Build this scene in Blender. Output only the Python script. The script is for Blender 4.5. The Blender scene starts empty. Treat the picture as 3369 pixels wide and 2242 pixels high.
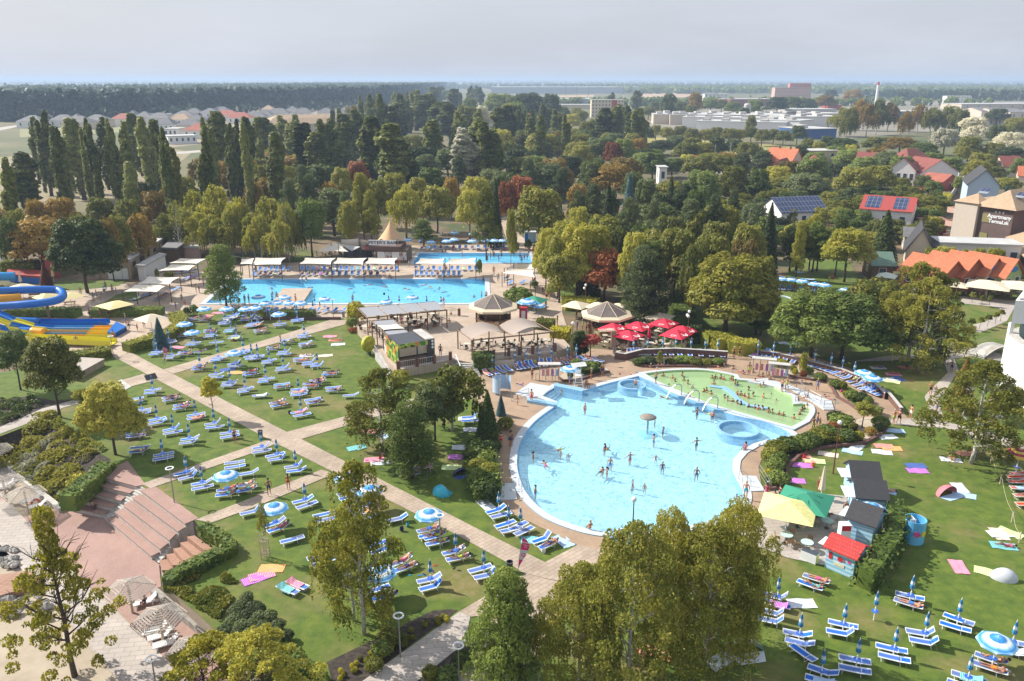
import bpy, bmesh, math, random
import numpy as np
from mathutils import Vector, Matrix, Euler
from mathutils.geometry import tessellate_polygon
R = math.radians
SC = bpy.context.scene
C = SC.collection
rnd = random.Random(7)
H = 36.0; FPX = 2650.0; PITCH = math.atan(857/2650.0)
cd = bpy.data.cameras.new('camera'); cam = bpy.data.objects.new('camera', cd); C.objects.link(cam)
cam.location = (0, 0, H); cam.rotation_euler = (math.pi/2-PITCH, 0, 0)
cd.sensor_width = 36; cd.lens = 36*FPX/3369; cd.clip_start = 0.5; cd.clip_end = 60000
SC.camera = cam
COLX = {'1': 0, '2': 840, '3': 1680, '4': 2519}; ROWY = {'A': 200, 'B': 740, 'C': 1200, 'D': 1682}
def nat(t, x, y):
 if t == 'F': return (x*1.42997, y*1.42997)
 return (COLX[t[1]]+x*0.360781, ROWY[t[0]]+y*0.360781)
def toks(s):
 out = []; t = None
 for w in s.split():
  if ',' in w:
   x, y = w.split(','); out.append(nat(t, float(x), float(y)))
  else: t = w
 return out
SP, CP = math.sin(PITCH), math.cos(PITCH)
def ray(n):
 u = (n[0]-1684.5)/FPX; v = (n[1]-1121.0)/FPX
 return Vector((u, CP-v*SP, -SP-v*CP))
def gn(n, z=0.0):
 d = ray(n); k = (z-H)/d.z
 return Vector((d.x*k, d.y*k, z))
def G(t, x, y, z=0.0): return gn(nat(t, x, y), z)
def GP(s, z=0.0): return [gn(n, z) for n in toks(s)]
def top_h(p, n):                      # height above z=0 of the ray through n at the ground distance of p
 d = ray(n); k = p.y/d.y
 return H+d.z*k
def mpx(p): return (p.y*CP+(H-p.z)*SP)/FPX*0.360781   # metres per tile pixel at p
ALL = []
def tag(o, label=None, cat=None, group=None, kind=None):
 if label: o['label'] = label
 if cat: o['category'] = cat
 if group: o['group'] = group
 if kind: o['kind'] = kind
 return o
def empty(name, loc=(0, 0, 0), rz=0.0, sc=None):
 o = bpy.data.objects.new(name, None); C.objects.link(o)
 o.location = loc; o.rotation_euler = (0, 0, rz); o.empty_display_size = .2
 if sc is not None: o.scale = sc
 return o
def mobj(name, me, parent=None, mats=None):
 o = bpy.data.objects.new(name, me); C.objects.link(o)
 if parent: o.parent = parent
 if mats:
  me.materials.clear()
  for m in (mats if isinstance(mats, (list, tuple)) else [mats]): me.materials.append(m)
 return o
def tree_copy(o, parent=None):
 c = o.copy(); C.objects.link(c); c.parent = parent
 for ch in KIDS.get(o.name, ()): tree_copy(ch, c)
 return c
KIDS = {}
def reg(o):                            # remember children once (o.children is slow)
 KIDS[o.name] = list(o.children)
 for c in KIDS[o.name]: reg(c)
 return o
PROTO = {}; USED = set()
def place(key, loc, rz=0.0, sc=None):
 p = PROTO[key]
 if key not in USED: USED.add(key); o = p
 else: o = tree_copy(p)
 o.location = loc; o.rotation_euler = (0, 0, rz)
 if sc is not None: o.scale = (sc, sc, sc) if isinstance(sc, (int, float)) else sc
 return o
def kid(o, name):                      # the child of o whose name starts with name
 for c in C_OF(o):
  if c.name.startswith(name): return c
def C_OF(o): return [c for c in o.children]
def drop_unused():
 for k, p in PROTO.items():
  if k in USED: continue
  todo = [p]
  while todo:
   q = todo.pop(); todo += list(q.children); bpy.data.objects.remove(q)
ZONES = {}
def zone(o, look, where, cat, npx, group=None):
 ZONES.setdefault((look, where), []).append((npx, o)); o['category'] = cat
 o['group'] = group or (look+' '+where)[:60]
 return o
ORD = 'first second third fourth fifth sixth seventh eighth ninth tenth eleventh twelfth thirteenth fourteenth fifteenth sixteenth seventeenth eighteenth nineteenth twentieth'.split()
def ordn(i): return ORD[i] if i < 20 else '%dth' % (i+1)
def finish_labels():
 for (look, where), it in ZONES.items():
  n = len(it)
  if n == 1: it[0][1]['label'] = (look+' '+where); continue
  it.sort(key=lambda a: -a[0][1])
  rows = max(1, round(n/7.0)); per = math.ceil(n/rows)
  for r in range(rows):
   row = sorted(it[r*per:(r+1)*per], key=lambda a: a[0][0])
   rn = '' if rows == 1 else (', nearest row' if r == 0 else ', %s row' % ordn(r))
   for i, (_, o) in enumerate(row):
    o['label'] = '%s %s%s, %s from left' % (look, where, rn, ordn(i))
class MB:
 def __init__(s): s.v = []; s.f = []; s.m = []; s.mi = 0
 def add(s, vs, fs):
  b = len(s.v); s.v += [tuple(v) for v in vs]
  s.f += [tuple(b+i for i in f) for f in fs]; s.m += [s.mi]*len(fs); return s
 def box(s, x0, x1, y0, y1, z0, z1, M=None):
  vs = [Vector(p) for p in ((x0,y0,z0),(x1,y0,z0),(x1,y1,z0),(x0,y1,z0),(x0,y0,z1),(x1,y0,z1),(x1,y1,z1),(x0,y1,z1))]
  if M: vs = [M@v for v in vs]
  return s.add(vs, [(0,3,2,1),(4,5,6,7),(0,1,5,4),(1,2,6,5),(2,3,7,6),(3,0,4,7)])
 def tube(s, pts, r, n=6, cap=True):
  pts = [Vector(p) for p in pts]; rs = r if isinstance(r, (list, tuple)) else [r]*len(pts)
  rings = []; k = len(pts)
  for i, p in enumerate(pts):
   d = (pts[min(i+1, k-1)]-pts[max(i-1, 0)]).normalized()
   a = Vector((0, 0, 1)) if abs(d.z) < .9 else Vector((1, 0, 0))
   u = d.cross(a).normalized(); w = d.cross(u)
   rings.append([p+(u*math.cos(t)+w*math.sin(t))*rs[i] for t in [2*math.pi*j/n for j in range(n)]])
  vs = [v for q in rings for v in q]; fs = []
  for i in range(k-1):
   for j in range(n):
    a = i*n+j; b = i*n+(j+1) % n; fs.append((a, b, b+n, a+n))
  if cap: fs += [tuple(range(n))[::-1], tuple((k-1)*n+j for j in range(n))]
  return s.add(vs, fs)
 def lathe(s, prof, n=12, c=(0, 0, 0), sx=1, sy=1):
  vs = []; fs = []
  for r, z in prof:
   for j in range(n):
    t = 2*math.pi*(j+.5)/n; vs.append((c[0]+r*math.cos(t)*sx, c[1]+r*math.sin(t)*sy, c[2]+z))
  for i in range(len(prof)-1):
   for j in range(n):
    a = i*n+j; b = i*n+(j+1) % n; fs.append((a, b, b+n, a+n))
  return s.add(vs, fs)
 def prism(s, pts, z0, z1, bottom=True):
  n = len(pts); A = sum(pts[i][0]*pts[(i+1) % n][1]-pts[(i+1) % n][0]*pts[i][1] for i in range(n))
  if A < 0: pts = pts[::-1]
  vs = [(p[0], p[1], z0) for p in pts]+[(p[0], p[1], z1) for p in pts]
  fs = [(i, (i+1) % n, n+(i+1) % n, n+i) for i in range(n)]
  s.add(vs, fs)
  tr = tess([[Vector((p[0], p[1], 0)) for p in pts]])
  s.add([(p[0], p[1], z1) for p in pts], tr)
  if bottom: s.add([(p[0], p[1], z0) for p in pts], [t[::-1] for t in tr])
  return s
 def grid(s, f, nu, nv):
  vs = [f(i/nu, j/nv) for j in range(nv+1) for i in range(nu+1)]
  fs = [(j*(nu+1)+i, j*(nu+1)+i+1, (j+1)*(nu+1)+i+1, (j+1)*(nu+1)+i) for j in range(nv) for i in range(nu)]
  return s.add(vs, fs)
 def mesh(s, name, mats=None, smooth=False):
  me = bpy.data.meshes.new(name); me.from_pydata([tuple(v) for v in s.v], [], s.f)
  if mats:
   for m in (mats if isinstance(mats, (list, tuple)) else [mats]): me.materials.append(m)
  if s.f: me.polygons.foreach_set('material_index', s.m)
  if smooth: me.polygons.foreach_set('use_smooth', [True]*len(me.polygons))
  me.update(); return me
 def obj(s, name, mats, parent=None, smooth=False):
  o = bpy.data.objects.new(name, s.mesh(name, mats, smooth)); C.objects.link(o)
  if parent: o.parent = parent
  return o
def tess(loops):
 loops = [[Vector((v[0], v[1], 0)) for v in l] for l in loops]
 flat = [v for l in loops for v in l]; out = []
 for t in tessellate_polygon(loops):
  a, b, c = (flat[i] for i in t)
  cr = (b-a).cross(c-a).z
  if abs(cr) < 1e-9: continue
  out.append(tuple(t) if cr > 0 else tuple(t)[::-1])
 return out
def sheet(name, outer, z, mat, holes=(), kind='structure', **kw):
 loops = [outer]+list(holes); vs = [(v[0], v[1], z) for l in loops for v in l]
 me = bpy.data.meshes.new(name); me.from_pydata(vs, [], tess(loops)); me.materials.append(mat); me.update()
 o = bpy.data.objects.new(name, me); C.objects.link(o); tag(o, kind=kind, **kw); return o
def smooth_loop(pts, k=4, corners=()):
 out = []; n = len(pts)
 for i in range(n):
  p0, p1, p2, p3 = (Vector(pts[(i+j-1) % n][:2]) for j in range(4))
  if i in corners and (i+1) % n in corners: out.append(p1); continue
  if i in corners: p0 = p1-(p2-p1)*.5
  if (i+1) % n in corners: p3 = p2+(p2-p1)*.5
  for q in range(k):
   t = q/k
   out.append(.5*((2*p1)+(p2-p0)*t+(2*p0-5*p1+4*p2-p3)*t*t+(3*p1-p0-3*p2+p3)*t**3))
 return out
def offset(pts, d):
 n = len(pts); A = sum(pts[i][0]*pts[(i+1) % n][1]-pts[(i+1) % n][0]*pts[i][1] for i in range(n))
 sg = 1 if A > 0 else -1; out = []
 for i in range(n):
  a, b, c = Vector(pts[i-1][:2]), Vector(pts[i][:2]), Vector(pts[(i+1) % n][:2])
  e1 = (b-a).normalized(); e2 = (c-b).normalized()
  n1 = Vector((e1.y, -e1.x))*sg; n2 = Vector((e2.y, -e2.x))*sg
  m = n1+n2; L = m.length
  m = m/L if L > 1e-4 else n1
  out.append(b+m*d/max(.5, m.dot(n1)))
 return out
def nodes(name):
 m = bpy.data.materials.new(name); m.use_nodes = True; nt = m.node_tree
 b = nt.nodes['Principled BSDF']; return m, nt, b
def N(nt, typ, **kw):
 n = nt.nodes.new(typ)
 for k, v in kw.items():
  if k in n.inputs: n.inputs[k].default_value = v
  else: setattr(n, k, v)
 return n
def ramp(nt, fac, stops, interp='LINEAR'):
 r = nt.nodes.new('ShaderNodeValToRGB'); r.color_ramp.interpolation = interp
 el = r.color_ramp.elements
 while len(el) < len(stops): el.new(.5)
 for e, (p, c) in zip(el, stops): e.position = p; e.color = tuple(c[:3])+(1,)
 nt.links.new(fac, r.inputs['Fac']); return r.outputs['Color']
def mix(nt, a, b, fac, mode='MIX'):
 m = nt.nodes.new('ShaderNodeMix'); m.data_type = 'RGBA'; m.blend_type = mode
 for v, k in ((fac, 'Factor'), (a, 6), (b, 7)):
  s = m.inputs[k] if isinstance(k, int) else m.inputs[0]
  if hasattr(v, 'links'): nt.links.new(v, s)
  else: s.default_value = v if k == 'Factor' else tuple(v[:3])+(1,)
 return m.outputs[2]
def coords(nt, kind='Object', scale=None, rot=0):
 t = nt.nodes.new('ShaderNodeTexCoord'); mp = nt.nodes.new('ShaderNodeMapping')
 nt.links.new(t.outputs[kind], mp.inputs[0]); mp.inputs['Rotation'].default_value = (0, 0, rot)
 if scale: mp.inputs['Scale'].default_value = scale if isinstance(scale, tuple) else (scale,)*3
 return mp.outputs[0]
def noise(nt, vec, scale, detail=4, rough=.6):
 n = N(nt, 'ShaderNodeTexNoise', Scale=scale, Detail=detail, Roughness=rough)
 nt.links.new(vec, n.inputs['Vector']); return n.outputs[0]
def bump(nt, b, h, strength=.3, dist=.05):
 n = N(nt, 'ShaderNodeBump', Strength=strength, Distance=dist); nt.links.new(h, n.inputs['Height']); nt.links.new(n.outputs[0], b.inputs['Normal'])
MC = {}
def flat(name, col, rough=.6, var=.12, sc=3.0, metal=0, bmp=0.0):
 if name in MC: return MC[name]
 m, nt, b = nodes(name); v = coords(nt)
 f = noise(nt, v, sc, 5)
 c1 = tuple(max(0, c*(1-var)) for c in col); c2 = tuple(min(1, c*(1+var)) for c in col)
 nt.links.new(ramp(nt, f, [(.3, c1), (.7, c2)]), b.inputs['Base Color'])
 b.inputs['Roughness'].default_value = rough; b.inputs['Metallic'].default_value = metal
 if bmp: bump(nt, b, f, bmp, .03)
 MC[name] = m; return m
def multi(name, cols, rough=.7, sc=1.0, bsc=0, bst=.3, detail=6, bigsc=None, bigcols=None, bigr=(.45, .62)):
 if name in MC: return MC[name]
 m, nt, b = nodes(name); v = coords(nt); f = noise(nt, v, sc, detail, .65)
 n = len(cols); c = ramp(nt, f, [(.3+.4*i/(n-1), cols[i]) for i in range(n)])
 if bigsc:
  g = noise(nt, v, bigsc, 5, .6); bc = ramp(nt, noise(nt, v, sc*1.7, 4), [(.3, bigcols[0]), (.7, bigcols[1])])
  fac = ramp(nt, g, [(bigr[0], (0,)*3), (bigr[1], (1,)*3)]); c = mix(nt, c, bc, fac)
 nt.links.new(c, b.inputs['Base Color']); b.inputs['Roughness'].default_value = rough
 if bsc: bump(nt, b, noise(nt, v, bsc, 3), bst, .05)
 MC[name] = m; return m
def brick(name, c1, c2, mortar, w, h, rot=0, rough=.8, ms=.02, stain=(.85, 1.1), off=.5):
 if name in MC: return MC[name]
 m, nt, b = nodes(name); v = coords(nt, rot=rot)
 t = N(nt, 'ShaderNodeTexBrick', Scale=1.0); t.offset = off
 t.inputs['Color1'].default_value = tuple(c1)+(1,); t.inputs['Color2'].default_value = tuple(c2)+(1,)
 t.inputs['Mortar'].default_value = tuple(mortar)+(1,); t.inputs['Mortar Size'].default_value = ms
 t.inputs['Brick Width'].default_value = w; t.inputs['Row Height'].default_value = h; t.inputs['Bias'].default_value = 0
 nt.links.new(v, t.inputs['Vector'])
 f = ramp(nt, noise(nt, v, .35, 6), [(.3, (stain[0],)*3), (.7, (stain[1],)*3)])
 c = mix(nt, t.outputs['Color'], f, 1.0, 'MULTIPLY'); nt.links.new(c, b.inputs['Base Color'])
 b.inputs['Roughness'].default_value = rough; MC[name] = m; return m
def leafmat(name, a, bcol, c=None, trans=.42, hv=.5):
 if name in MC: return MC[name]
 W3 = (1.12, 1.0, .95) if name not in ('leaf_green', 'leaf_spruce_blue', 'leaf_pine_forest') else (1, 1, 1)
 a = tuple(x*1.45*k for x, k in zip(a, W3)); bcol = tuple(x*1.62*k for x, k in zip(bcol, W3)); c = tuple(min(.8, x*1.5*k) for x, k in zip(c, W3))
 m, nt, b = nodes(name); v = coords(nt)
 oi = nt.nodes.new('ShaderNodeObjectInfo')
 at = nt.nodes.new('ShaderNodeAttribute'); at.attribute_name = 'rnd'
 f = noise(nt, v, .35, 3)
 mt = N(nt, 'ShaderNodeMath', operation='MULTIPLY_ADD'); nt.links.new(at.outputs['Fac'], mt.inputs[0]); mt.inputs[1].default_value = .45
 nt.links.new(f, mt.inputs[2])
 m2 = N(nt, 'ShaderNodeMath', operation='MULTIPLY_ADD'); nt.links.new(oi.outputs['Random'], m2.inputs[0]); m2.inputs[1].default_value = .3
 nt.links.new(mt.outputs[0], m2.inputs[2])
 st = [(.5, a), (1.0, bcol)] if c is None else [(.42, a), (.76, bcol), (1.0, c)]
 col = ramp(nt, m2.outputs[0], st)
 hs = N(nt, 'ShaderNodeHueSaturation'); nt.links.new(col, hs.inputs['Color'])
 m3 = N(nt, 'ShaderNodeMath', operation='MULTIPLY_ADD'); nt.links.new(oi.outputs['Random'], m3.inputs[0]); m3.inputs[1].default_value = hv; m3.inputs[2].default_value = 1-hv/2
 nt.links.new(m3.outputs[0], hs.inputs['Value'])
 nt.links.new(hs.outputs[0], b.inputs['Base Color']); b.inputs['Roughness'].default_value = .55; b.inputs['Specular IOR Level'].default_value = .3
 tr = nt.nodes.new('ShaderNodeBsdfTranslucent'); nt.links.new(hs.outputs[0], tr.inputs[0])
 mx = nt.nodes.new('ShaderNodeMixShader'); mx.inputs[0].default_value = trans
 nt.links.new(b.outputs[0], mx.inputs[1]); nt.links.new(tr.outputs[0], mx.inputs[2])
 nt.links.new(mx.outputs[0], nt.nodes['Material Output'].inputs[0]); MC[name] = m; return m
LF = {
 'ol': leafmat('leaf_olive', (.036,.062,.009), (.098,.128,.018), (.17,.175,.030)),
 'yg': leafmat('leaf_yellow_green', (.060,.092,.012), (.145,.175,.024), (.26,.265,.045)),
 'gr': leafmat('leaf_green', (.030,.062,.014), (.085,.125,.025), (.15,.18,.04)),
 'dg': leafmat('leaf_dark_green', (.014,.034,.013), (.042,.070,.022), (.08,.11,.03)),
 'bg': leafmat('leaf_blue_green', (.022,.046,.020), (.060,.094,.038), (.105,.135,.055)),
 'br': leafmat('leaf_brown_olive', (.050,.052,.010), (.130,.112,.020), (.21,.15,.03)),
 'ru': leafmat('leaf_rust', (.070,.028,.010), (.17,.065,.022), (.24,.10,.04)),
 'sv': leafmat('leaf_silver', (.10,.13,.09), (.24,.27,.20), (.40,.42,.34)),
 'sb': leafmat('leaf_spruce_blue', (.020,.055,.065), (.055,.115,.125), (.10,.17,.18)),
 'ye': leafmat('leaf_yellow', (.09,.11,.010), (.22,.24,.022), (.36,.34,.03)),
 'po': leafmat('leaf_poplar', (.030,.052,.012), (.090,.122,.028), (.17,.20,.06)),
 'rd': leafmat('leaf_red', (.09,.012,.012), (.22,.04,.035), (.30,.09,.06)),
 'pf': leafmat('leaf_pine_forest', (.008,.022,.024), (.022,.045,.036), (.06,.085,.04)),
 'bi': leafmat('leaf_birch', (.048,.070,.011), (.125,.155,.024), (.23,.235,.045)),
}
BARK = multi('bark', [(.045,.033,.024), (.11,.085,.065)], .9, 6, 12)
BARKW = multi('bark_birch', [(.03,.028,.025), (.5,.48,.44), (.62,.6,.56)], .8, 5)
def leaf_mesh(name, P, Nn, size, mat, rs, aspect=1.0, up=None):
 n = len(P); a = rs.normal(size=(n, 3))
 if up is not None: a = a*.35+np.asarray(up)
 Nn = Nn/np.maximum(1e-6, np.linalg.norm(Nn, axis=1))[:, None]
 u = np.cross(Nn, a); u /= np.maximum(1e-6, np.linalg.norm(u, axis=1))[:, None]
 w = np.cross(Nn, u); s = size[:, None]*.5
 q = np.stack([P-u*s-w*s*aspect*.4, P+u*s*.5-w*s*aspect, P+u*s+w*s*aspect*.4, P-u*s*.5+w*s*aspect], 1).reshape(-1, 3)
 me = bpy.data.meshes.new(name); me.vertices.add(4*n); me.vertices.foreach_set('co', q.astype(np.float32).ravel())
 me.loops.add(4*n); me.loops.foreach_set('vertex_index', np.arange(4*n, dtype=np.int32))
 me.polygons.add(n); me.polygons.foreach_set('loop_start', np.arange(0, 4*n, 4, dtype=np.int32))
 at = me.attributes.new('rnd', 'FLOAT', 'FACE'); at.data.foreach_set('value', rs.random(n).astype(np.float32))
 me.materials.append(mat); me.update(); me.validate(); return me
def lobes_points(L, n, rs, inner=.25):
 L = np.array(L, float); ar = (L[:, 3]*L[:, 4]+L[:, 4]*L[:, 5]+L[:, 3]*L[:, 5]); pr = ar/ar.sum()
 idx = rs.choice(len(L), size=n*2, p=pr); d = rs.normal(size=(n*2, 3)); d /= np.linalg.norm(d, axis=1)[:, None]
 keep = d[:, 2] > -.75+rs.random(n*2)*.5; idx = idx[keep]; d = d[keep]
 k = 1-inner*rs.random(len(d))**2
 k *= 1+.12*np.sin(d[:, 0]*7+idx)*np.sin(d[:, 1]*6+idx*2)*1.0+.10*np.sin(d[:, 2]*9+idx)
 P = L[idx, :3]+d*L[idx, 3:]*k[:, None]
 deep = np.zeros(len(P), bool)
 for l in L:
  q = (((P-l[:3])/l[3:])**2).sum(1); deep |= q < .45
 P = P[~deep]; d = d[~deep]; idx = idx[~deep]
 return P[:n], d[:n]
def crown_broad(rs, h, w, n, leaf, mat, base=.22, nl=22, squash=1.0, name='crown'):
 L = []; c0 = h*(base+1)/2; rz = h*(1-base)/2; seedj = rs.random()*6
 for i in range(nl):
  d = rs.normal(size=3); d /= np.linalg.norm(d); d[2] = (abs(d[2])*1.15-.42)
  rr = w*.5*(.17+.16*rs.random()); t = .62+.3*rs.random()
  L.append([d[0]*w*.5*t, d[1]*w*.5*t, c0+d[2]*rz*t*squash, rr*1.15, rr*1.15, rr*.85])
 L.append([0, 0, c0, w*.30, w*.30, rz*.66])
 for i in range(5): L.append([math.cos(i*1.26+seedj)*w*.2, math.sin(i*1.26+seedj)*w*.2, h-w*.2-rs.random()*.06*h, w*.15, w*.15, w*.15])
 P, d = lobes_points(L, n, rs)
 nn = d+rs.normal(size=d.shape)*.5+np.array([-.25, 0, .7])
 return leaf_mesh(name, P, nn, leaf*(.6+.8*rs.random(len(P))), mat, rs)
def crown_poplar(rs, h, w, n, leaf, mat, k=5, lean=.05):
 L = []
 for i in range(k):
  a = rs.random()*6.28; r = w*.22*rs.random()**.5*(k > 1); top = h*(1-.28*rs.random()*(i > 0)); bot = h*(.04+.1*rs.random())
  m = 9
  for j in range(m):
   t = (j+.3)/m; z = bot+(top-bot)*t; prof = (math.sin(min(1, t*1.6+.15)*math.pi/2))*(1-t**5*.55)
   rr = w*(.19 if k > 1 else .36)*prof*(.8+.4*rs.random())
   L.append([math.cos(a)*r*(1+t*.3)+lean*z*t+rs.normal()*w*.04, math.sin(a)*r+rs.normal()*w*.04, z, rr, rr, (top-bot)/m*1.0])
 P, d = lobes_points(L, n, rs, .35)
 nn = d*np.array([1, 1, .4])+rs.normal(size=d.shape)*.45+np.array([-.3, 0, .45])
 return leaf_mesh('crown', P, nn, leaf*(.6+.8*rs.random(len(P))), mat, rs, 1.5)
def crown_pine(rs, h, w, n, leaf, mat, base=.3, nl=34):
 L = []
 for i in range(nl):
  t = (i+.5)/nl; z = h*(base+(1-base)*t*.97); prof = (1-t**2.2)*.85+.12; a = i*2.4+rs.random()
  r = w*.5*prof*(.35+.6*rs.random()); rr = w*(.085+.05*rs.random())
  L.append([math.cos(a)*r, math.sin(a)*r, z, rr*1.3, rr*1.3, rr*.6])
 for j in range(5): L.append([0, 0, h*(base+.1+(1-base)*.8*j/4.5), w*.15, w*.15, h*.07])
 P, d = lobes_points(L, n, rs, .3)
 nn = rs.normal(size=d.shape)*.8+d*.5+np.array([-.2, 0, .6])
 return leaf_mesh('crown', P, nn, leaf*(.6+.8*rs.random(len(P))), mat, rs, .45)
def crown_spruce(rs, h, w, n, leaf, mat, base=.06):
 t = rs.random(n)**.75; t = 1-t; z = h*(base+(1-base)*t)
 tier = 26; ph = (t*tier) % 1
 a = rs.random(n)*6.283; lob = .72+.28*np.abs(np.sin(a*4+np.floor(t*tier)*1.7))
 r = w*.5*(1-t)**.85*lob*(.45+.55*rs.random(n)**.5)+.05
 P = np.stack([np.cos(a)*r, np.sin(a)*r, z-r*.28+ph*.25], 1)
 nn = np.stack([np.cos(a)*.4, np.sin(a)*.4, np.ones(n)], 1)+rs.normal(size=(n, 3))*.4
 return leaf_mesh('crown', P, nn, leaf*(.6+.8*rs.random(n)), mat, rs, .7)
def crown_weep(rs, h, w, n, leaf, mat, nl=20, drop=.35, base=.35, lean=0.0, strand=26, name='crown', cover=.45):
 L = []; c0 = h*(base+1)/2; rz = h*(1-base)/2
 for i in range(nl):
  d = rs.normal(size=3); d /= np.linalg.norm(d); d[2] = abs(d[2])*1.2-.55
  rr = w*(.09+.08*rs.random()); t = .55+.35*rs.random(); nar = 1-.45*max(0, d[2])**1.5
  L.append([d[0]*w*.5*t*nar, d[1]*w*.5*t*nar, c0+d[2]*rz*t*1.1, rr*1.2, rr*1.2, rr*1.1])
 L.append([0, 0, c0, w*.22, w*.22, rz*.7])
 P, d = lobes_points(L, int(n*cover), rs, .4)
 ns = int(n*(1-cover)/strand); S, _ = lobes_points(L, ns, rs, .15)
 ns = len(S); ln = h*drop*(.35+.65*rs.random(ns)); t = rs.random((ns, strand))
 sway = rs.normal(size=(ns, 2))*.25
 X = S[:, None, 0]+t*sway[:, None, 0]+rs.normal(size=(ns, strand))*.07; Y = S[:, None, 1]+t*sway[:, None, 1]+rs.normal(size=(ns, strand))*.07
 Z = np.maximum(S[:, None, 2]-t*ln[:, None], h*.06+rs.random((ns, strand))*.3)
 Q = np.stack([X.ravel(), Y.ravel(), Z.ravel()], 1); P = np.concatenate([P, Q])
 nn = rs.normal(size=P.shape)*.7+np.array([-.5, -.1, .5])
 return leaf_mesh(name, P, nn, leaf*(.6+.8*rs.random(len(P))), mat, rs, 1.5, up=(0, 0, 1.0))
def crown_airy(rs, h, w, n, leaf, mat, nl, drop=.06, base=.1):
 L = []; k = 0
 while len(L) < nl:
  t = rs.random()**.8; z = h*(base+.04+(.93-base)*t); prof = math.sin(math.pi*min(1, .22+t*.80))**.55
  a = rs.random()*6.283; rad = w*.5*prof*(.35+.65*rs.random()**.5)*(1+.22*math.sin(2*a+3*t)+.15*math.sin(5*a)); rr = w*(.035+.05*rs.random())
  L.append([math.cos(a)*rad, math.sin(a)*rad, z, rr*1.25, rr*1.25, rr*.85])
 P, d = lobes_points(L, int(n*.62), rs, .7)
 st = 16; ns = int(n*.38/st); S, _ = lobes_points(L, ns, rs, .2); ns = len(S); ln = h*(.05+drop*1.6)*(.3+.9*rs.random(ns)**2); t = rs.random((ns, st))
 X = S[:, None, 0]+t*rs.normal(size=(ns, 1))*.2+rs.normal(size=(ns, st))*.05; Y = S[:, None, 1]+t*rs.normal(size=(ns, 1))*.2+rs.normal(size=(ns, st))*.05; Z = np.maximum(S[:, None, 2]-t*ln[:, None], h*.05)
 P = np.concatenate([P, np.stack([X.ravel(), Y.ravel(), Z.ravel()], 1)])
 return leaf_mesh('crown', P, rs.normal(size=P.shape)*.7+np.array([-.5, -.1, .6]), leaf*(.6+.8*rs.random(len(P))), mat, rs, 1.4, up=(0, 0, .7))
def limbs(rs, h, w, r0, split=.3, nb=9, mat=BARK, lean=0.0, bend=.3, tips=.8, twigs=2):
 b = MB(); top = h*.86
 tr = [(0, 0, -.1)]+[(lean*w*t*t+rs.normal()*.05*h*.1, rs.normal()*.05*h*.1, top*t) for t in (.15, .35, .55, .75, 1)]
 b.tube(tr, [r0*1.25, r0, r0*.85, r0*.65, r0*.42, r0*.12], 8)
 for i in range(nb):
  t = split+(.92-split)*(i/nb); z = top*t; a = i*2.4+rs.random()*.8; L = w*.5*tips*(.55+.45*rs.random())*(1-t*.35)
  x0 = lean*w*t*t; e = (x0+math.cos(a)*L, math.sin(a)*L, z+L*(.45+.5*rs.random()))
  mdl = (x0+math.cos(a)*L*.5+rs.normal()*.2, math.sin(a)*L*.5, z+L*.25)
  rr = r0*.42*(1-t*.5)
  b.tube([(x0, 0, z), mdl, e], [rr, rr*.7, rr*.2], 5)
  for q in range(twigs):
   m2 = Vector(mdl); a2 = a+rs.normal()*.9; l2 = L*.5
   b.tube([m2, m2+Vector((math.cos(a2)*l2*.5, math.sin(a2)*l2*.5, l2*.45)), m2+Vector((math.cos(a2)*l2, math.sin(a2)*l2, l2*.5))], [rr*.5, rr*.35, rr*.1], 4)
 return b.mesh('trunk', mat, True)
TREES = {}
def deftree(key, name, crown_me, trunk_me):
 for k in LF: TREES.setdefault(key, {})
 TREES[key] = dict(name=name, crown=crown_me, trunk=trunk_me, tint={}, n=0)
def rsd(s): return np.random.RandomState(s)
M0 = LF['ol']
for i in range(4):
 deftree('b%d' % i, 'broadleaf_tree', crown_broad(rsd(i), 10, 10, 7500, .36, M0, .0, 24+3*i), limbs(rsd(i), 10, 8, .24))
deftree('h0', 'maple_tree', crown_broad(rsd(21), 10, 7.5, 17000, .21, M0, .16, 38), limbs(rsd(21), 10, 6, .17))
deftree('h1', 'maple_tree', crown_broad(rsd(22), 10, 9.5, 24000, .25, M0, .0, 46), limbs(rsd(22), 10, 8, .22))
for i in range(4):
 deftree('p%d' % i, 'poplar_tree', crown_poplar(rsd(30+i), 20, 5.0, 6500, .42, M0, (1, 3, 4, 6)[i], .04), limbs(rsd(30+i), 20, 3.5, .3, .1, 14, tips=.9, twigs=1))
for i in range(2):
 deftree('n%d' % i, 'pine_tree', crown_pine(rsd(40+i), 10, 7.5, 9000, .34, M0, .28), limbs(rsd(40+i), 10, 6.5, .2, .3, 12))
deftree('n2', 'pine_tree', crown_pine(rsd(47), 10, 7.5, 17000, .27, M0, .16, 60), limbs(rsd(47), 10, 6.5, .2, .3, 14))
deftree('s0', 'spruce_tree', crown_spruce(rsd(50), 10, 5.5, 9000, .30, M0), limbs(rsd(50), 10, .6, .16, .3, 3))
deftree('w0', 'willow_tree', crown_weep(rsd(60), 10, 9, 12000, .22, M0, 20, .5, .4), limbs(rsd(60), 10, 6, .25))
deftree('y0', 'birch_tree', crown_weep(rsd(70), 10, 8, 11000, .22, M0, 26, .2, .1), limbs(rsd(70), 10, 7, .15, .25, 12, BARKW))
deftree('y1', 'birch_tree', crown_weep(rsd(71), 10, 8, 11000, .22, M0, 26, .2, .1), limbs(rsd(71), 10, 7, .15, .25, 12, BARKW))
deftree('y2', 'birch_tree', crown_airy(rsd(72), 12, 10, 38000, .12, M0, 120, .12, .13), limbs(rsd(72), 12, 9, .17, .22, 20, BARKW, twigs=4))
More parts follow.
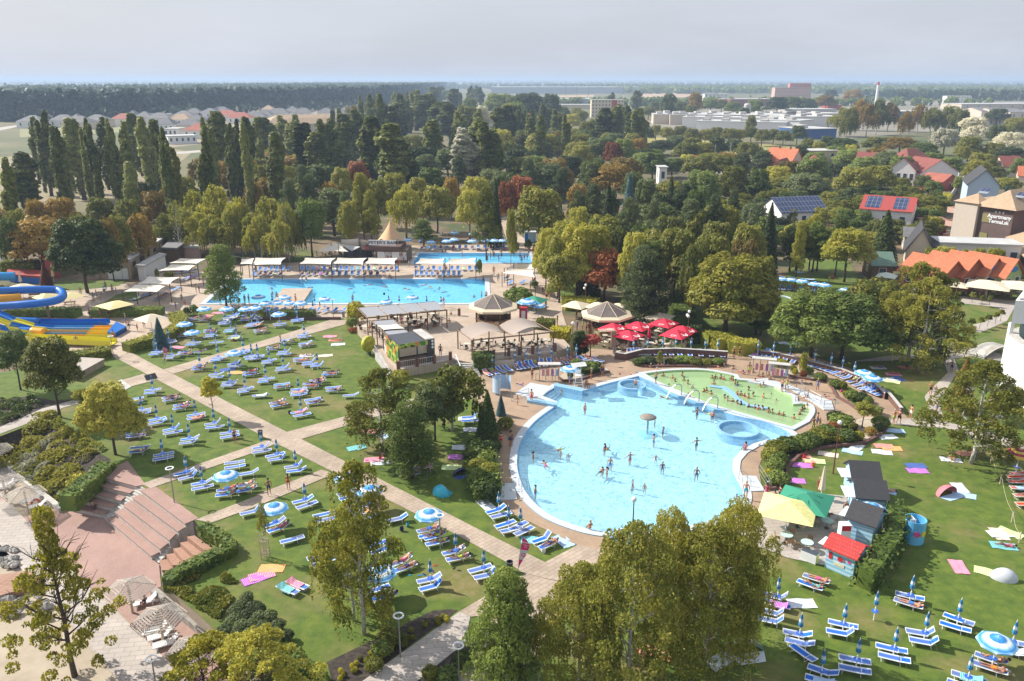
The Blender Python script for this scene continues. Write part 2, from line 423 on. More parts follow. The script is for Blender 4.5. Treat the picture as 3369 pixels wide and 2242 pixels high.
deftree('y3', 'birch_tree', crown_airy(rsd(73), 12, 7.5, 24000, .12, M0, 85, .08, .08), limbs(rsd(73), 12, 7, .16, .2, 18, BARKW, twigs=4))
deftree('y4', 'birch_tree', crown_weep(rsd(74), 10, 4.5, 3800, .13, M0, 16, .12, .22, cover=.7), limbs(rsd(74), 10, 5.5, .09, .15, 16, BARKW, twigs=4, tips=1.0))
deftree('q1', 'maple_tree', crown_airy(rsd(85), 10, 9, 16000, .17, M0, 90, .0, .0), limbs(rsd(85), 10, 9, .2, .2, 24, BARK, twigs=5))
deftree('x0', 'young_tree', crown_broad(rsd(80), 4, 2.4, 2600, .16, M0, .38, 12), limbs(rsd(80), 4, 2, .06))
deftree('z0', 'bare_tree', crown_broad(rsd(81), 10, 6, 700, .25, M0, .3, 12), limbs(rsd(81), 10, 7, .16, .2, 22, BARKW, twigs=4))
deftree('q0', 'plane_tree', crown_broad(rsd(82), 10, 10, 9500, .19, M0, .2, 40), limbs(rsd(82), 10, 9.5, .2, .2, 24, BARK, twigs=5))
def crown_sparse(rs, h, w, n, leaf, mat, nl=60, base=.14):
 L = []
 for i in range(nl):
  t = (i+.5)/nl; z = h*(base+(1-base)*t); prof = math.sin(min(1, .35+t*.9)*math.pi)**.7 if t < .98 else .1
  a = i*2.4+rs.random(); r = w*.5*max(.1, prof)*(.25+.75*rs.random()); rr = w*(.022+.026*rs.random())
  L.append([math.cos(a)*r, math.sin(a)*r, z, rr*1.4, rr*1.4, rr*.8])
 P, d = lobes_points(L, n, rs, .8)
 return leaf_mesh('crown', P, rs.normal(size=d.shape)+np.array([0, 0, .5]), leaf*(.6+.8*rs.random(len(P))), mat, rs)
TREES['q0']['crown'] = crown_sparse(rsd(82), 10, 9, 17000, .14, M0, 150)
SH = {'b': 10, 'h': 10, 'p': 20, 'n': 10, 's': 10, 'w': 10, 'y': 10, 'x': 4, 'z': 10, 'q': 10}
SW = {'b0': 9.5, 'h0': 7.2, 'h1': 9, 'n0': 7, 'n1': 7, 'n2': 7, 's0': 5.2, 'w0': 9, 'y0': 8, 'y1': 8, 'y2': 10, 'y3': 7.5, 'y4': 4.5, 'x0': 2.4, 'z0': 6, 'q0': 9, 'q1': 9}
def native_h(key):
 return 12 if key in ('y2', 'y3') else SH[key[0]]
def native_w(key):
 if key in SW: return SW[key]
 return {'b': 9.5, 'p': 3.6 if key in ('p0', 'p1') else 4.6}[key[0]]
COLN = dict(pf='dark', ol='olive green', yg='yellow-green', gr='green', dg='dark green', bg='blue-green', br='brown-tinged', ru='rusty brown', sv='silvery', sb='blue', ye='yellow', po='dark olive', rd='red', bi='olive')
KN = {'b': 'broadleaf tree', 'h': 'maple tree', 'p': 'tall poplar', 'n': 'pine tree', 's': 'spruce tree', 'w': 'weeping willow', 'y': 'weeping birch', 'x': 'young slender tree', 'z': 'nearly bare tree', 'q': 'sparse maple tree'}
NT = [0]
def mk_tree(key, p, h, w, col, where=None, label=None, rz=None, npx=None):
 if key[0] == 'p': w *= 1.75
 if key[0] == 'b': w *= 1.1
 T = TREES[key]; o = empty(T['name'], p, rnd.random()*6.28 if rz is None else rz)
 sx = w/native_w(key); sz = h/native_h(key); o.scale = (sx, sx, sz)
 if col not in T['tint']:
  me = T['crown'].copy(); me.materials.clear(); me.materials.append(LF[col]); T['tint'][col] = me
 tm = T['trunk']
 mobj('crown', T['tint'][col], o); mobj('trunk', tm, o)
 NT[0] += 1
 look = COLN[col]+' '+KN[key[0]]
 if label: tag(o, label, 'tree')
 else: zone(o, look, where, 'tree', npx or (0, 0), (KN[key[0]]+'s '+where)[:60])
 return o
WHITE = flat('white_paint', (.78, .79, .80), .45, .04)
WHITEP = flat('white_plastic', (.80, .80, .78), .35, .03)
GREYM = flat('grey_metal', (.32, .33, .35), .4, .08, metal=.7)
DARKM = flat('dark_metal', (.05, .05, .055), .45, .1)
WOODB = multi('wood_brown', [(.10, .055, .03), (.20, .12, .07)], .7, 4)
WOODL = multi('wood_pale', [(.42, .34, .25), (.60, .50, .38)], .75, 5)
def sling_mat(name, c1, c2, edge=(.78, .80, .84)):
 m, nt, b = nodes(name); v = coords(nt, 'Object'); s = nt.nodes.new('ShaderNodeSeparateXYZ'); nt.links.new(v, s.inputs[0])
 a = N(nt, 'ShaderNodeMath', operation='ABSOLUTE'); nt.links.new(s.outputs[1], a.inputs[0])
 k = N(nt, 'ShaderNodeMath', operation='MULTIPLY'); k.inputs[1].default_value = 3.2; nt.links.new(a.outputs[0], k.inputs[0])
 oi = nt.nodes.new('ShaderNodeObjectInfo'); mr = N(nt, 'ShaderNodeMapRange'); mr.inputs[3].default_value = .7; mr.inputs[4].default_value = 1.15; nt.links.new(oi.outputs['Random'], mr.inputs[0]); hs = N(nt, 'ShaderNodeHueSaturation'); nt.links.new(mr.outputs[0], hs.inputs['Value']); nt.links.new(mr.outputs[0], hs.inputs['Saturation']); nt.links.new(ramp(nt, k.outputs[0], [(0, c1), (.45, c1), (.65, c2), (.88, edge), (1, edge)]), hs.inputs['Color']); nt.links.new(hs.outputs[0], b.inputs['Base Color'])
 b.inputs['Roughness'].default_value = .75; return m
SLB = sling_mat('sling_blue', (.03, .13, .50), (.22, .38, .72))
SLR = sling_mat('sling_red', (.62, .07, .03), (.70, .20, .10), (.75, .55, .5))
def towelmat(name, a, b_, sc=3):
 m, nt, b = nodes(name); v = coords(nt, 'Object')
 w = N(nt, 'ShaderNodeTexWave', Scale=sc, Distortion=1.5); nt.links.new(v, w.inputs['Vector'])
 nt.links.new(ramp(nt, w.outputs['Fac'], [(.45, a), (.55, b_)]), b.inputs['Base Color']); b.inputs['Roughness'].default_value = .95; return m
TOW = [towelmat('towel_pink', (.62, .10, .25), (.75, .45, .50)), towelmat('towel_white', (.75, .75, .74), (.50, .60, .72)), towelmat('towel_teal', (.03, .38, .42), (.35, .60, .60)),
       towelmat('towel_red', (.60, .05, .05), (.70, .50, .42)), towelmat('towel_navy', (.03, .05, .25), (.10, .20, .50)), towelmat('towel_lime', (.42, .60, .15), (.70, .75, .50)),
       towelmat('towel_violet', (.35, .05, .42), (.60, .30, .62)), towelmat('towel_orange', (.75, .25, .04), (.80, .50, .25)), towelmat('towel_beige', (.55, .45, .36), (.70, .62, .55)), towelmat('towel_sky', (.15, .40, .70), (.65, .72, .80), 6)]
TOWN = ['pink', 'white and pale blue', 'teal', 'red', 'navy', 'lime', 'violet', 'orange', 'beige', 'blue striped']
def make_lounger(key, ang, sl=SLB, fr=WHITE, name='sun_lounger'):
 o = empty(name); L0, L1, hx, W = -.97, .97, .28, .31; z = .34
 b = MB()
 for y in (-W, W): b.tube([(L0, y, z), (hx+.1, y, z)], .02, 5)
 b.tube([(L0, -W, z), (L0, W, z)], .02, 5); b.tube([(hx+.1, -W, z), (hx+.1, W, z)], .02, 5)
 b.obj('frame', fr, o)
 g = MB().grid(lambda u, v: (L0+.03+(hx-L0-.03)*u, -W+.02+2*(W-.02)*v, z+.012-.03*math.sin(u*math.pi)*math.sin(v*math.pi)), 6, 4)
 g.obj('seat', sl, o, True)
 ca, sa = math.cos(ang), math.sin(ang); BL = L1-hx-.03
 back = empty_child('backrest', o, MB().grid(lambda u, v: (hx+.03+BL*u*ca, -W+.02+2*(W-.02)*v, z+.02+BL*u*sa-.02*math.sin(v*math.pi)), 3, 4), sl)
 e = (hx+BL*ca, z+.01+BL*sa); b = MB()
 for y in (-W, W): b.tube([(hx, y, z+.01), (e[0], y, e[1])], .018, 5)
 b.tube([(e[0], -W, e[1]), (e[0], W, e[1])], .018, 5)
 if ang > .2: b.tube([(hx+BL*.6*ca, 0, z+BL*.6*sa), (hx+.5*BL*.6+.15, 0, z-.02)], .012, 4)
 bo = b.obj('back_frame', fr, back)
 for x in (L0+.28, hx+.02):
  s = -1 if x < 0 else 1; b = MB()
  b.tube([(x, -W+.02, z), (x+s*.07, -W+.02, .01), (x+s*.07, W-.02, .01), (x, W-.02, z)], .016, 5)
  b.obj('leg', fr, o)
 PROTO[key] = reg(o)
def empty_child(name, parent, mb, mat): return mb.obj(name, mat, parent, True)
make_lounger('lg0', .08); make_lounger('lg1', .45); make_lounger('lg2', .85); make_lounger('lr1', .35, SLR)
def canopy_mat():
 m, nt, b = nodes('parasol_cloth'); v = coords(nt, 'Object'); vm = N(nt, 'ShaderNodeVectorMath', operation='MULTIPLY'); vm.inputs[1].default_value = (1, 1, 0)
 nt.links.new(v, vm.inputs[0]); ln = N(nt, 'ShaderNodeVectorMath', operation='LENGTH'); nt.links.new(vm.outputs[0], ln.inputs[0])
 k = N(nt, 'ShaderNodeMath', operation='DIVIDE'); k.inputs[1].default_value = 1.2; nt.links.new(ln.outputs['Value'], k.inputs[0])
 bl = (.02, .20, .52); lb = (.20, .48, .75); wh = (.75, .80, .83)
 nt.links.new(ramp(nt, k.outputs[0], [(0, lb), (.2, (.04, .27, .60)), (.38, bl), (.48, wh), (.6, wh), (.72, lb), (.82, bl), (.93, lb), (1, wh)]), b.inputs['Base Color'])
 b.inputs['Roughness'].default_value = .7; return m
def furl_mat():
 m, nt, b = nodes('furled_cloth'); v = coords(nt, 'Object'); s = nt.nodes.new('ShaderNodeSeparateXYZ'); nt.links.new(v, s.inputs[0])
 f = N(nt, 'ShaderNodeMapRange'); f.inputs[1].default_value = 1.25; f.inputs[2].default_value = 2.3; nt.links.new(s.outputs[2], f.inputs[0])
 bl = (.02, .17, .38); wh = (.62, .72, .78)
 nt.links.new(ramp(nt, f.outputs[0], [(0, wh), (.1, bl), (.3, (.03, .28, .55)), (.42, wh), (.55, wh), (.68, bl), (.9, bl), (1, wh)]), b.inputs['Base Color'])
 b.inputs['Roughness'].default_value = .7; return m
CAN = canopy_mat(); FUR = furl_mat(); BLUEP = flat('blue_plastic', (.03, .13, .55), .35, .08)
def octa(R0, z0, z1, n=8, val=.10, vz=None):
 b = MB()
 def f(u, v):
  a = 2*math.pi*u; seg = math.pi/n; aa = (a % (2*seg))-seg
  r = R0*v*(math.cos(seg)/math.cos(aa)); return (math.cos(a)*r, math.sin(a)*r, z1-(z1-z0)*(v**1.35)+0)
 b.grid(f, n*2, 6)
 def g(u, v):
  a = 2*math.pi*u; seg = math.pi/n; aa = (a % (2*seg))-seg; r = R0*(math.cos(seg)/math.cos(aa))
  return (math.cos(a)*r, math.sin(a)*r, z0-val*v)
 b.grid(g, n*2, 1); return b
def make_umb_open():
 o = empty('open_parasol'); octa(1.2, 1.95, 2.42).obj('canopy', CAN, o)
 b = MB().tube([(0, 0, 0), (0, 0, 1.1)], .045, 7); b.obj('post', WHITE, o); b = MB().tube([(0, 0, 1.1), (0, 0, 2.5)], .022, 6); b.obj('pole', WHITE, o)
 b = MB(); b.lathe([(.0, .74), (.24, .74), (.24, .77), (0, .77)], 14); b.obj('table_disc', BLUEP, o)
 b = MB()
 for k in range(8):
  a = k*math.pi/4; b.tube([(0, 0, 1.75), (math.cos(a)*.7, math.sin(a)*.7, 2.15)], .008, 4)
 b.obj('ribs', WHITE, o); PROTO['uo'] = reg(o)
def make_umb_closed():
 o = empty('closed_parasol'); b = MB()
 def f(u, v):
  a = 2*math.pi*u; z = 2.32-1.05*v; r = (.02+.15*v**.8 if v < .8 else .15-.25*(v-.8))*(1+.28*math.cos(a*8)) ; r *= 1-.35*math.exp(-((v-.72)/.05)**2)
  return (math.cos(a)*r, math.sin(a)*r, z)
 b.grid(f, 24, 12); b.obj('canopy', FUR, o, True)
 MB().tube([(0, 0, 0), (0, 0, 1.05)], .045, 7).obj('post', WHITE, o); MB().tube([(0, 0, 1.05), (0, 0, 2.4)], .02, 6).obj('pole', WHITE, o)
 MB().lathe([(.0, .74), (.24, .74), (.24, .77), (0, .77)], 14).obj('table_disc', BLUEP, o); PROTO['uc'] = reg(o)
make_umb_open(); make_umb_closed()
def make_towel(i):
 b = MB(); b.grid(lambda u, v: ((u-.5)*1.7, (v-.5)*.95, .03+.018*math.sin(u*9+v*4)+.012*math.sin(v*13)), 14, 8)
 b.grid(lambda u, v: ((u-.5)*1.7, (v-.5)*.95, .012), 1, 1)
 o = b.obj('beach_towel', TOW[i], None, True); PROTO['tw%d' % i] = o; KIDS[o.name] = []
for i in range(10): make_towel(i)
def make_draped(i):
 b = MB(); z = .40
 b.grid(lambda u, v: (-.5+1.25*u, (-.34+.68*v)*1.06, z+(max(0, u*1.25-.78))*.45-.14*(abs(v-.5)*2)**6+.012*math.sin(u*20+v*9)), 18, 10)
 o = b.obj('draped_towel', TOW[i], None, True); PROTO['td%d' % i] = o; KIDS[o.name] = []
for i in range(10): make_draped(i)
def skinmat(name, c):
 m, nt, b = nodes(name); oi = nt.nodes.new('ShaderNodeObjectInfo')
 nt.links.new(ramp(nt, oi.outputs['Random'], [(0, tuple(x*.55 for x in c)), (1, tuple(min(1, x*1.25) for x in c))]), b.inputs['Base Color']); b.inputs['Roughness'].default_value = .5
 b.inputs['Subsurface Weight'].default_value = .0; return m
SKIN = skinmat('skin', (.46, .22, .13)); EYE = flat('eye_dark', (.03, .02, .02), .3)
HAIR = [flat('hair_brown', (.06, .035, .02), .6), flat('hair_black', (.015, .012, .012), .6), flat('hair_blond', (.38, .26, .12), .6), flat('hair_grey', (.35, .34, .32), .6)]
CLO = dict(navy=flat('cloth_navy', (.02, .035, .12), .8), red=flat('cloth_red', (.55, .03, .03), .8), teal=flat('cloth_teal', (.03, .35, .42), .8), black=flat('cloth_black', (.015, .015, .018), .8),
           pink=flat('cloth_pink', (.60, .08, .25), .8), blue=flat('cloth_blue', (.03, .18, .55), .8), lime=flat('cloth_lime', (.45, .60, .05), .8), white=flat('cloth_white', (.72, .72, .72), .8), orange=flat('cloth_orange', (.70, .22, .03), .8))
def skin_body(J, E, name):
 ks = list(J); me = bpy.data.meshes.new(name); me.from_pydata([J[k][0] for k in ks], [(ks.index(a), ks.index(b)) for a, b in E], [])
 o = bpy.data.objects.new(name, me); C.objects.link(o)
 sk = o.modifiers.new('s', 'SKIN'); sk.branch_smoothing = .6; me.skin_vertices[0].data
 for i, k in enumerate(ks):
  r = J[k][1]; me.skin_vertices[0].data[i].radius = r if isinstance(r, tuple) else (r, r)
 me.skin_vertices[0].data[0].use_root = True
 su = o.modifiers.new('u', 'SUBSURF'); su.levels = 1; su.render_levels = 1
 dg = bpy.context.evaluated_depsgraph_get(); out = bpy.data.meshes.new_from_object(o.evaluated_get(dg))
 bpy.data.objects.remove(o); bpy.data.meshes.remove(me); return out
def V(*a): return Vector(a)
def person(key, pelvis, chest, neck, head, hips, knees, ankles, toes, elbows, wrists, sex='m', s=1.0, fcurl=(0, 0, -1), name='person', long_hair=False, face=(0, -1, 0)):
 J = {}; E = []; f = .9 if sex == 'w' else 1.0; wh = 1.06 if sex == 'w' else 1.0
 pelvis, chest, neck, head = map(Vector, (pelvis, chest, neck, head)); face = Vector(face).normalized()
 J['pel'] = (pelvis, (.135*wh, .105)); J['waist'] = (pelvis.lerp(chest, .45), (.12*f, .095)); J['che'] = (chest, (.155*f, .115)); J['neck'] = (neck, .055*f)
 J['hd'] = (neck.lerp(head, .45), .07); J['head'] = (head, (.088, .098)); J['crown'] = (head+(head-neck).normalized()*.09, .06)
 E += [('pel', 'waist'), ('waist', 'che'), ('che', 'neck'), ('neck', 'hd'), ('hd', 'head'), ('head', 'crown')]
 J['nose'] = (head+face*.115-(head-neck).normalized()*.02, .016); E.append(('head', 'nose'))
 upd = (neck-chest).normalized(); side = Vector(hips[1])-Vector(hips[0]); side.normalize()
 for i, q in ((0, 'l'), (1, 'r')):
  sg = -1 if i == 0 else 1
  hip, kn, an, to, el, wr = (Vector(a[i]) for a in (hips, knees, ankles, toes, elbows, wrists))
  sh = chest+upd*.13+side*sg*.185*f
  J['sh'+q] = (sh, .062*f); J['el'+q] = (el, .042*f); J['wr'+q] = (wr, .028*f); J['hip'+q] = (hip, .095*wh); J['thi'+q] = (hip.lerp(kn, .45), .078*wh); J['kn'+q] = (kn, .055*f)
  J['cal'+q] = (kn.lerp(an, .35), .055*f); J['an'+q] = (an, .035*f); J['to'+q] = (to, (.036, .024))
  E += [('che', 'sh'+q), ('sh'+q, 'el'+q), ('el'+q, 'wr'+q), ('pel', 'hip'+q), ('hip'+q, 'thi'+q), ('thi'+q, 'kn'+q), ('kn'+q, 'cal'+q), ('cal'+q, 'an'+q), ('an'+q, 'to'+q)]
  d = (wr-el).normalized(); palm = wr+d*.07; J['pa'+q] = (palm, (.034, .022)); E.append(('wr'+q, 'pa'+q))
  c = d.cross(face);
  if c.length < .2: c = d.cross(V(1, 0, 0))
  c.normalize(); fd = (d+Vector(fcurl)*.25).normalized()
  for k, (o_, l_) in enumerate(((-.027, .062), (-.009, .075), (.009, .070), (.027, .055))):
   J['f%d%s' % (k, q)] = (palm+c*o_+d*.03, .009); J['g%d%s' % (k, q)] = (palm+c*o_*1.2+fd*(l_+.02), .007)
   E += [('pa'+q, 'f%d%s' % (k, q)), ('f%d%s' % (k, q), 'g%d%s' % (k, q))]
  J['t'+q] = (wr+d*.05+face*.045, .010); E.append(('pa'+q, 't'+q))
 for k in J: J[k] = (J[k][0]*s, tuple(a*s for a in J[k][1]) if isinstance(J[k][1], tuple) else J[k][1]*s)
 body = skin_body(J, E, 'body')
 o = empty(name)
 hp = J['head'][0]; hs = s; upv = (J['head'][0]-J['neck'][0]).normalized()
 b = MB()                                         # hair: cap over the back of the skull
 zc = upv; xc = face.cross(upv).normalized(); yc = zc.cross(xc)
 def hairf(u, v):
  a = u*2*math.pi; p = v*math.pi*.62; r = (.112 if not long_hair else .118)*hs
  q = xc*math.cos(a)*math.sin(p)*.92+yc*math.sin(a)*math.sin(p)*1.05*(1)+zc*math.cos(p)*1.05
  return hp+q*r-face*.022*hs+upv*.018*hs
 b.grid(hairf, 12, 6)
 if long_hair: b.tube([hp-face*.10*hs, hp-face*.13*hs-upv*.12*hs, hp-face*.10*hs-upv*.28*hs], [.05*hs, .06*hs, .02*hs], 6)
 b.obj('hair', HAIR[0], o, True)
 eb = MB(); eb.add([v.co for v in body.vertices], [tuple(p.vertices) for p in body.polygons]); eb.mi = 1
 for sg in (-1, 1):
  c = hp+face*.098*hs+xc*sg*.034*hs+upv*.005*hs; eb.lathe([(0, -.008), (.009, 0), (0, .008)], 5, c)
 eb.obj('body', [SKIN, EYE], o, True)
 def shell(nm, test, off, mat):
  vs = [v.co.copy()+v.normal*off for v in body.vertices]; fs = [tuple(p.vertices) for p in body.polygons if test(p.center)]
  idx = {}; nv = []; nf = []
  for f_ in fs:
   t = []
   for i_ in f_:
    if i_ not in idx: idx[i_] = len(nv); nv.append(vs[i_])
    t.append(idx[i_])
   nf.append(tuple(t))
  m = MB(); m.add(nv, nf); return m.obj(nm, mat, o, True)
 pl = J['pel'][0]; hips_ = [J['hipl'][0], J['hipr'][0]]; kns = [J['knl'][0], J['knr'][0]]
 ax = (J['waist'][0]-pl).normalized()
 def on_seg(c, a, b_, r, t1):
  d = b_-a; t = max(-.35, min(t1, (c-a).dot(d)/d.length_squared)); return (c-(a+d*t)).length < r*s
 tl = .45 if sex == 'm' else .10
 def short(c):
  if (c-pl).dot(ax) > .075*s: return False
  return any(on_seg(c, hips_[i], kns[i], .135, tl) and (c-hips_[i]).dot((kns[i]-hips_[i]).normalized()) < tl*(kns[i]-hips_[i]).length for i in (0, 1)) or ((c-pl).length < .17*s)
 shell('swimwear', short, .010*s, CLO['navy'])
 if sex == 'w':
  ch = J['che'][0]
  def top(c): return abs((c-ch).dot(ax)+.0) < .075*s and (c-ch).length < .24*s
  shell('bikini_top', top, .010*s, CLO['red'])
 PROTO[key] = reg(o)
def stand(key, sex, s, armpose, stride=0.0, lh=False):
 hz = .93
 if armpose == 0: el = ((-.27, .03, 1.12), (.27, .03, 1.12)); wr = ((-.27, -.07, .87), (.27, -.07, .87))
 elif armpose == 1: el = ((-.27, .08, 1.14), (.33, .02, 1.14)); wr = ((-.27, -.02, .88), (.17, -.12, .98))
 else: el = ((-.40, -.05, 1.20), (.38, -.05, 1.22)); wr = ((-.62, -.10, 1.25), (.55, -.15, 1.10))
 person(key, (0, 0, .98), (0, .01, 1.28), (0, 0, 1.49), (0, -.02, 1.62), ((-.10, 0, .90), (.10, 0, .90)), ((-.11, -.03-stride*.5, .50), (.11, -.02+stride*.35, .50)),
           ((-.11, -stride*.55+.02, .09), (.11, stride+.03, .09+stride*.2)), ((-.12, -.14-stride*.55, .03), (.12, -.13+stride, .03)), el, wr, sex, s, long_hair=lh)
stand('pm0', 'm', 1.0, 0); stand('pm1', 'm', 1.0, 1, .22); stand('pm2', 'm', .98, 2, .1)
stand('pw0', 'w', .94, 0, 0, True); stand('pw1', 'w', .94, 1, .2, True); stand('pk0', 'm', .68, 0, .1); stand('pk1', 'w', .66, 2, .05, True)
def sitp(key, sex, s, lh=False):
 person(key, (0, 0, .11), (0, .03, .42), (0, .01, .63), (0, -.02, .77), ((-.10, -.02, .10), (.10, -.02, .10)), ((-.14, -.42, .16), (.15, -.40, .18)), ((-.13, -.48, -.26), (.15, -.46, -.25)),
           ((-.13, -.60, -.32), (.15, -.58, -.31)), ((-.24, -.08, .28), (.25, -.02, .27)), ((-.18, -.28, .18), (.24, -.2, .12)), sex, s, long_hair=lh)
sitp('sm', 'm', 1.0); sitp('sw', 'w', .95, True)
person('gm', (0, 0, .11), (0, .09, .40), (0, .06, .60), (0, .03, .74), ((-.10, -.03, .10), (.10, -.03, .10)), ((-.15, -.36, .42), (.16, -.36, .43)), ((-.13, -.58, .08), (.14, -.60, .08)),
       ((-.13, -.72, .03), (.14, -.74, .03)), ((-.26, -.04, .26), (.27, -.02, .27)), ((-.20, -.25, .35), (.22, -.22, .36)), 'w', .95, long_hair=True)
def lie(key, sex, s, raise_, knee=0.0, lh=False):
 c, sn = math.cos(raise_), math.sin(raise_)
 ch = (.22+.30*c, 0, .10+.30*sn); nk = (.22+.52*c, 0, .10+.52*sn); hd = (.22+.66*c, 0, .13+.66*sn)
 person(key, (.20, 0, .10), ch, nk, hd, ((.10, -.10, .09), (.10, .10, .09)), ((-.30, -.12, .10+knee), (-.30, .13, .10)), ((-.66+knee*.5, -.11, .07), (-.70, .14, .06)), ((-.74+knee*.3, -.11, .12), (-.76, .15, .14)),
           ((.22+.25*c, -.30, .08+.25*sn), (.22+.28*c, .33, .10+.22*sn)), ((.12, -.28, .09), (.22+.5*c, .42, .10+.45*sn) if raise_ < .2 else (.16, .22, .20)), sex, s, fcurl=(0, 0, -1), long_hair=False, face=(-sn, 0, c))
lie('lm0', 'm', 1.0, .05); lie('lm1', 'm', 1.0, .5, .25); lie('lw0', 'w', .95, .08, .3); lie('lw1', 'w', .95, .5, .15)
person('sw0', (0, .1, -.06), (0, -.20, -.03), (0, -.42, .03), (0, -.53, .10), ((-.10, .18, -.07), (.10, .18, -.07)), ((-.22, .48, -.14), (.22, .50, -.13)), ((-.16, .88, -.12), (.20, .90, -.10)), ((-.16, 1.02, -.1), (.2, 1.04, -.1)),
       ((-.36, -.44, -.05), (.36, -.40, -.05)), ((-.30, -.70, -.05), (.42, -.66, -.05)), 'm', 1.0, face=(0, -1, .15))
CK = list(CLO); PEOPLE_N = [0]
def put_person(kind, p, rz, where, npx, cl=None, hair=None, label=None, sc=None, group=None):
 o = place(kind, p, rz, sc); PEOPLE_N[0] += 1
 cl = cl or rnd.choice(CK); hr = rnd.randrange(4) if hair is None else hair
 for c in o.children:
  nm = c.name.split('.')[0]
  if nm in ('swimwear', 'bikini_top', 'hair'):
   for s_ in c.material_slots: s_.link = 'OBJECT'; s_.material = HAIR[hr] if nm == 'hair' else CLO[cl]
 kinds = dict(pm='standing man', pw='standing woman', pk='child standing', sm='man sitting', sw='woman sitting', gm='woman sitting with knees up', lm='man lying', lw='woman lying')
 base = 'swimmer' if kind == 'sw0' else kinds[kind[:2]]
 if label: tag(o, label, 'person')
 else: zone(o, '%s in %s swimwear' % (base, cl), where, 'person', npx, group or ('people '+where)[:60])
 return o
def text(parent, s, size, origin, xdir, up, mat, align='CENTER', name='lettering', bold=0.0, shear=0.0, depth=.01, sx=1.0):
 cu = bpy.data.curves.new('t', 'FONT'); cu.body = s; cu.size = size; cu.align_x = align; cu.align_y = 'CENTER'; cu.extrude = depth; cu.offset = bold; cu.shear = shear; cu.resolution_u = 3
 to = bpy.data.objects.new('t', cu); C.objects.link(to); dg = bpy.context.evaluated_depsgraph_get(); dg.update()
 me = bpy.data.meshes.new_from_object(to.evaluated_get(dg)); bpy.data.objects.remove(to)
 X = Vector(xdir).normalized(); Z = X.cross(Vector(up)).normalized(); Y = Z.cross(X)
 M = Matrix(((X.x, Y.x, Z.x, origin[0]), (X.y, Y.y, Z.y, origin[1]), (X.z, Y.z, Z.z, origin[2]), (0, 0, 0, 1)))
 me.transform(M@Matrix.Diagonal((sx, 1, 1, 1))); me.materials.clear(); me.materials.append(mat); me.name = name
 return mobj(name, me, parent)
Z0, ZP = -0.03, 0.02
ROTP = math.atan2(*(lambda d: (d.y, d.x))(G('C2', 1600, 1240)-G('C2', 415, 640)))
M_FIELD = multi('dry_field', [(.10, .085, .045), (.16, .14, .07), (.22, .18, .10)], .95, .02, bigsc=.006, bigcols=[(.06, .09, .03), (.11, .13, .045)])
M_PARK = multi('park_soil', [(.10, .07, .045), (.17, .12, .07), (.24, .17, .10)], .95, .25, bigsc=.09, bigcols=[(.045, .065, .02), (.08, .10, .03)])
M_GRASS = multi('lawn_grass', [(.046, .088, .006), (.082, .130, .010), (.135, .172, .017)], .9, .9, 9, .5, 10, bigsc=.13, bigcols=[(.13, .13, .02), (.24, .185, .085)], bigr=(.50, .68))
M_GRASSF = multi('meadow_grass', [(.24, .22, .07), (.32, .28, .095), (.38, .33, .12)], .95, .05, bigsc=.02, bigcols=[(.21, .22, .06), (.28, .26, .08)])
M_PATH = brick('path_paver', (.395, .31, .235), (.46, .37, .285), (.25, .19, .145), .8, .4, ROTP, stain=(.74, 1.12))
M_PATHG = brick('concrete_slab', (.39, .345, .305), (.45, .40, .355), (.25, .22, .19), 1.0, .5, ROTP+.6, stain=(.85, 1.1))
M_DECK = brick('brown_paving', (.36, .25, .165), (.42, .30, .20), (.25, .17, .12), .22, .11, .3, ms=.012, stain=(.8, 1.15))
M_TERR = brick('terrace_paving', (.42, .33, .25), (.50, .40, .31), (.32, .25, .19), .3, .15, .2, ms=.012, stain=(.85, 1.12))
M_RED = brick('red_brick_paving', (.35, .215, .172), (.40, .25, .205), (.29, .185, .155), .24, .12, ROTP-1.0, ms=.02, stain=(.85, 1.12))
M_CONC = multi('pale_concrete', [(.36, .34, .31), (.46, .44, .40), (.55, .53, .49)], .85, 1.2)
M_STONE = multi('grey_stone', [(.20, .185, .165), (.32, .30, .27), (.42, .39, .35)], .85, 3, 6)
M_SAND = multi('beach_sand', [(.32, .265, .19), (.40, .335, .25), (.46, .39, .295)], .95, .4, 20, .2)
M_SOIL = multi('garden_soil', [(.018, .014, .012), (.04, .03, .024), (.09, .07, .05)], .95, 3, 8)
M_GRAV = multi('pale_gravel', [(.30, .24, .17), (.44, .37, .28), (.55, .48, .38)], .95, 9, 14)
M_ASPH = multi('asphalt', [(.10, .10, .10), (.15, .145, .14)], .9, 2)
M_ROAD = multi('pale_road', [(.36, .33, .29), (.45, .42, .37)], .9, .2)
M_COPE = multi('pool_coping', [(.46, .50, .54), (.56, .59, .60)], .5, 3)
M_PBLUE = multi('pool_wall_blue', [(.22, .42, .62), (.28, .50, .70)], .4, 3)
def poolmat(name, a, b_, tile=.5):
 return brick(name, a, b_, tuple(x*.9 for x in a), tile, tile, 0, .5, .01, (.95, 1.04), 0)
M_PF = poolmat('pool_floor', (.40, .74, .89), (.44, .77, .90)); M_PF2 = poolmat('pool_floor_deep', (.24, .63, .86), (.27, .66, .87)); M_PG = multi('pool_floor_green', [(.36, .54, .26), (.42, .58, .30), (.48, .62, .34)], .6, .3)
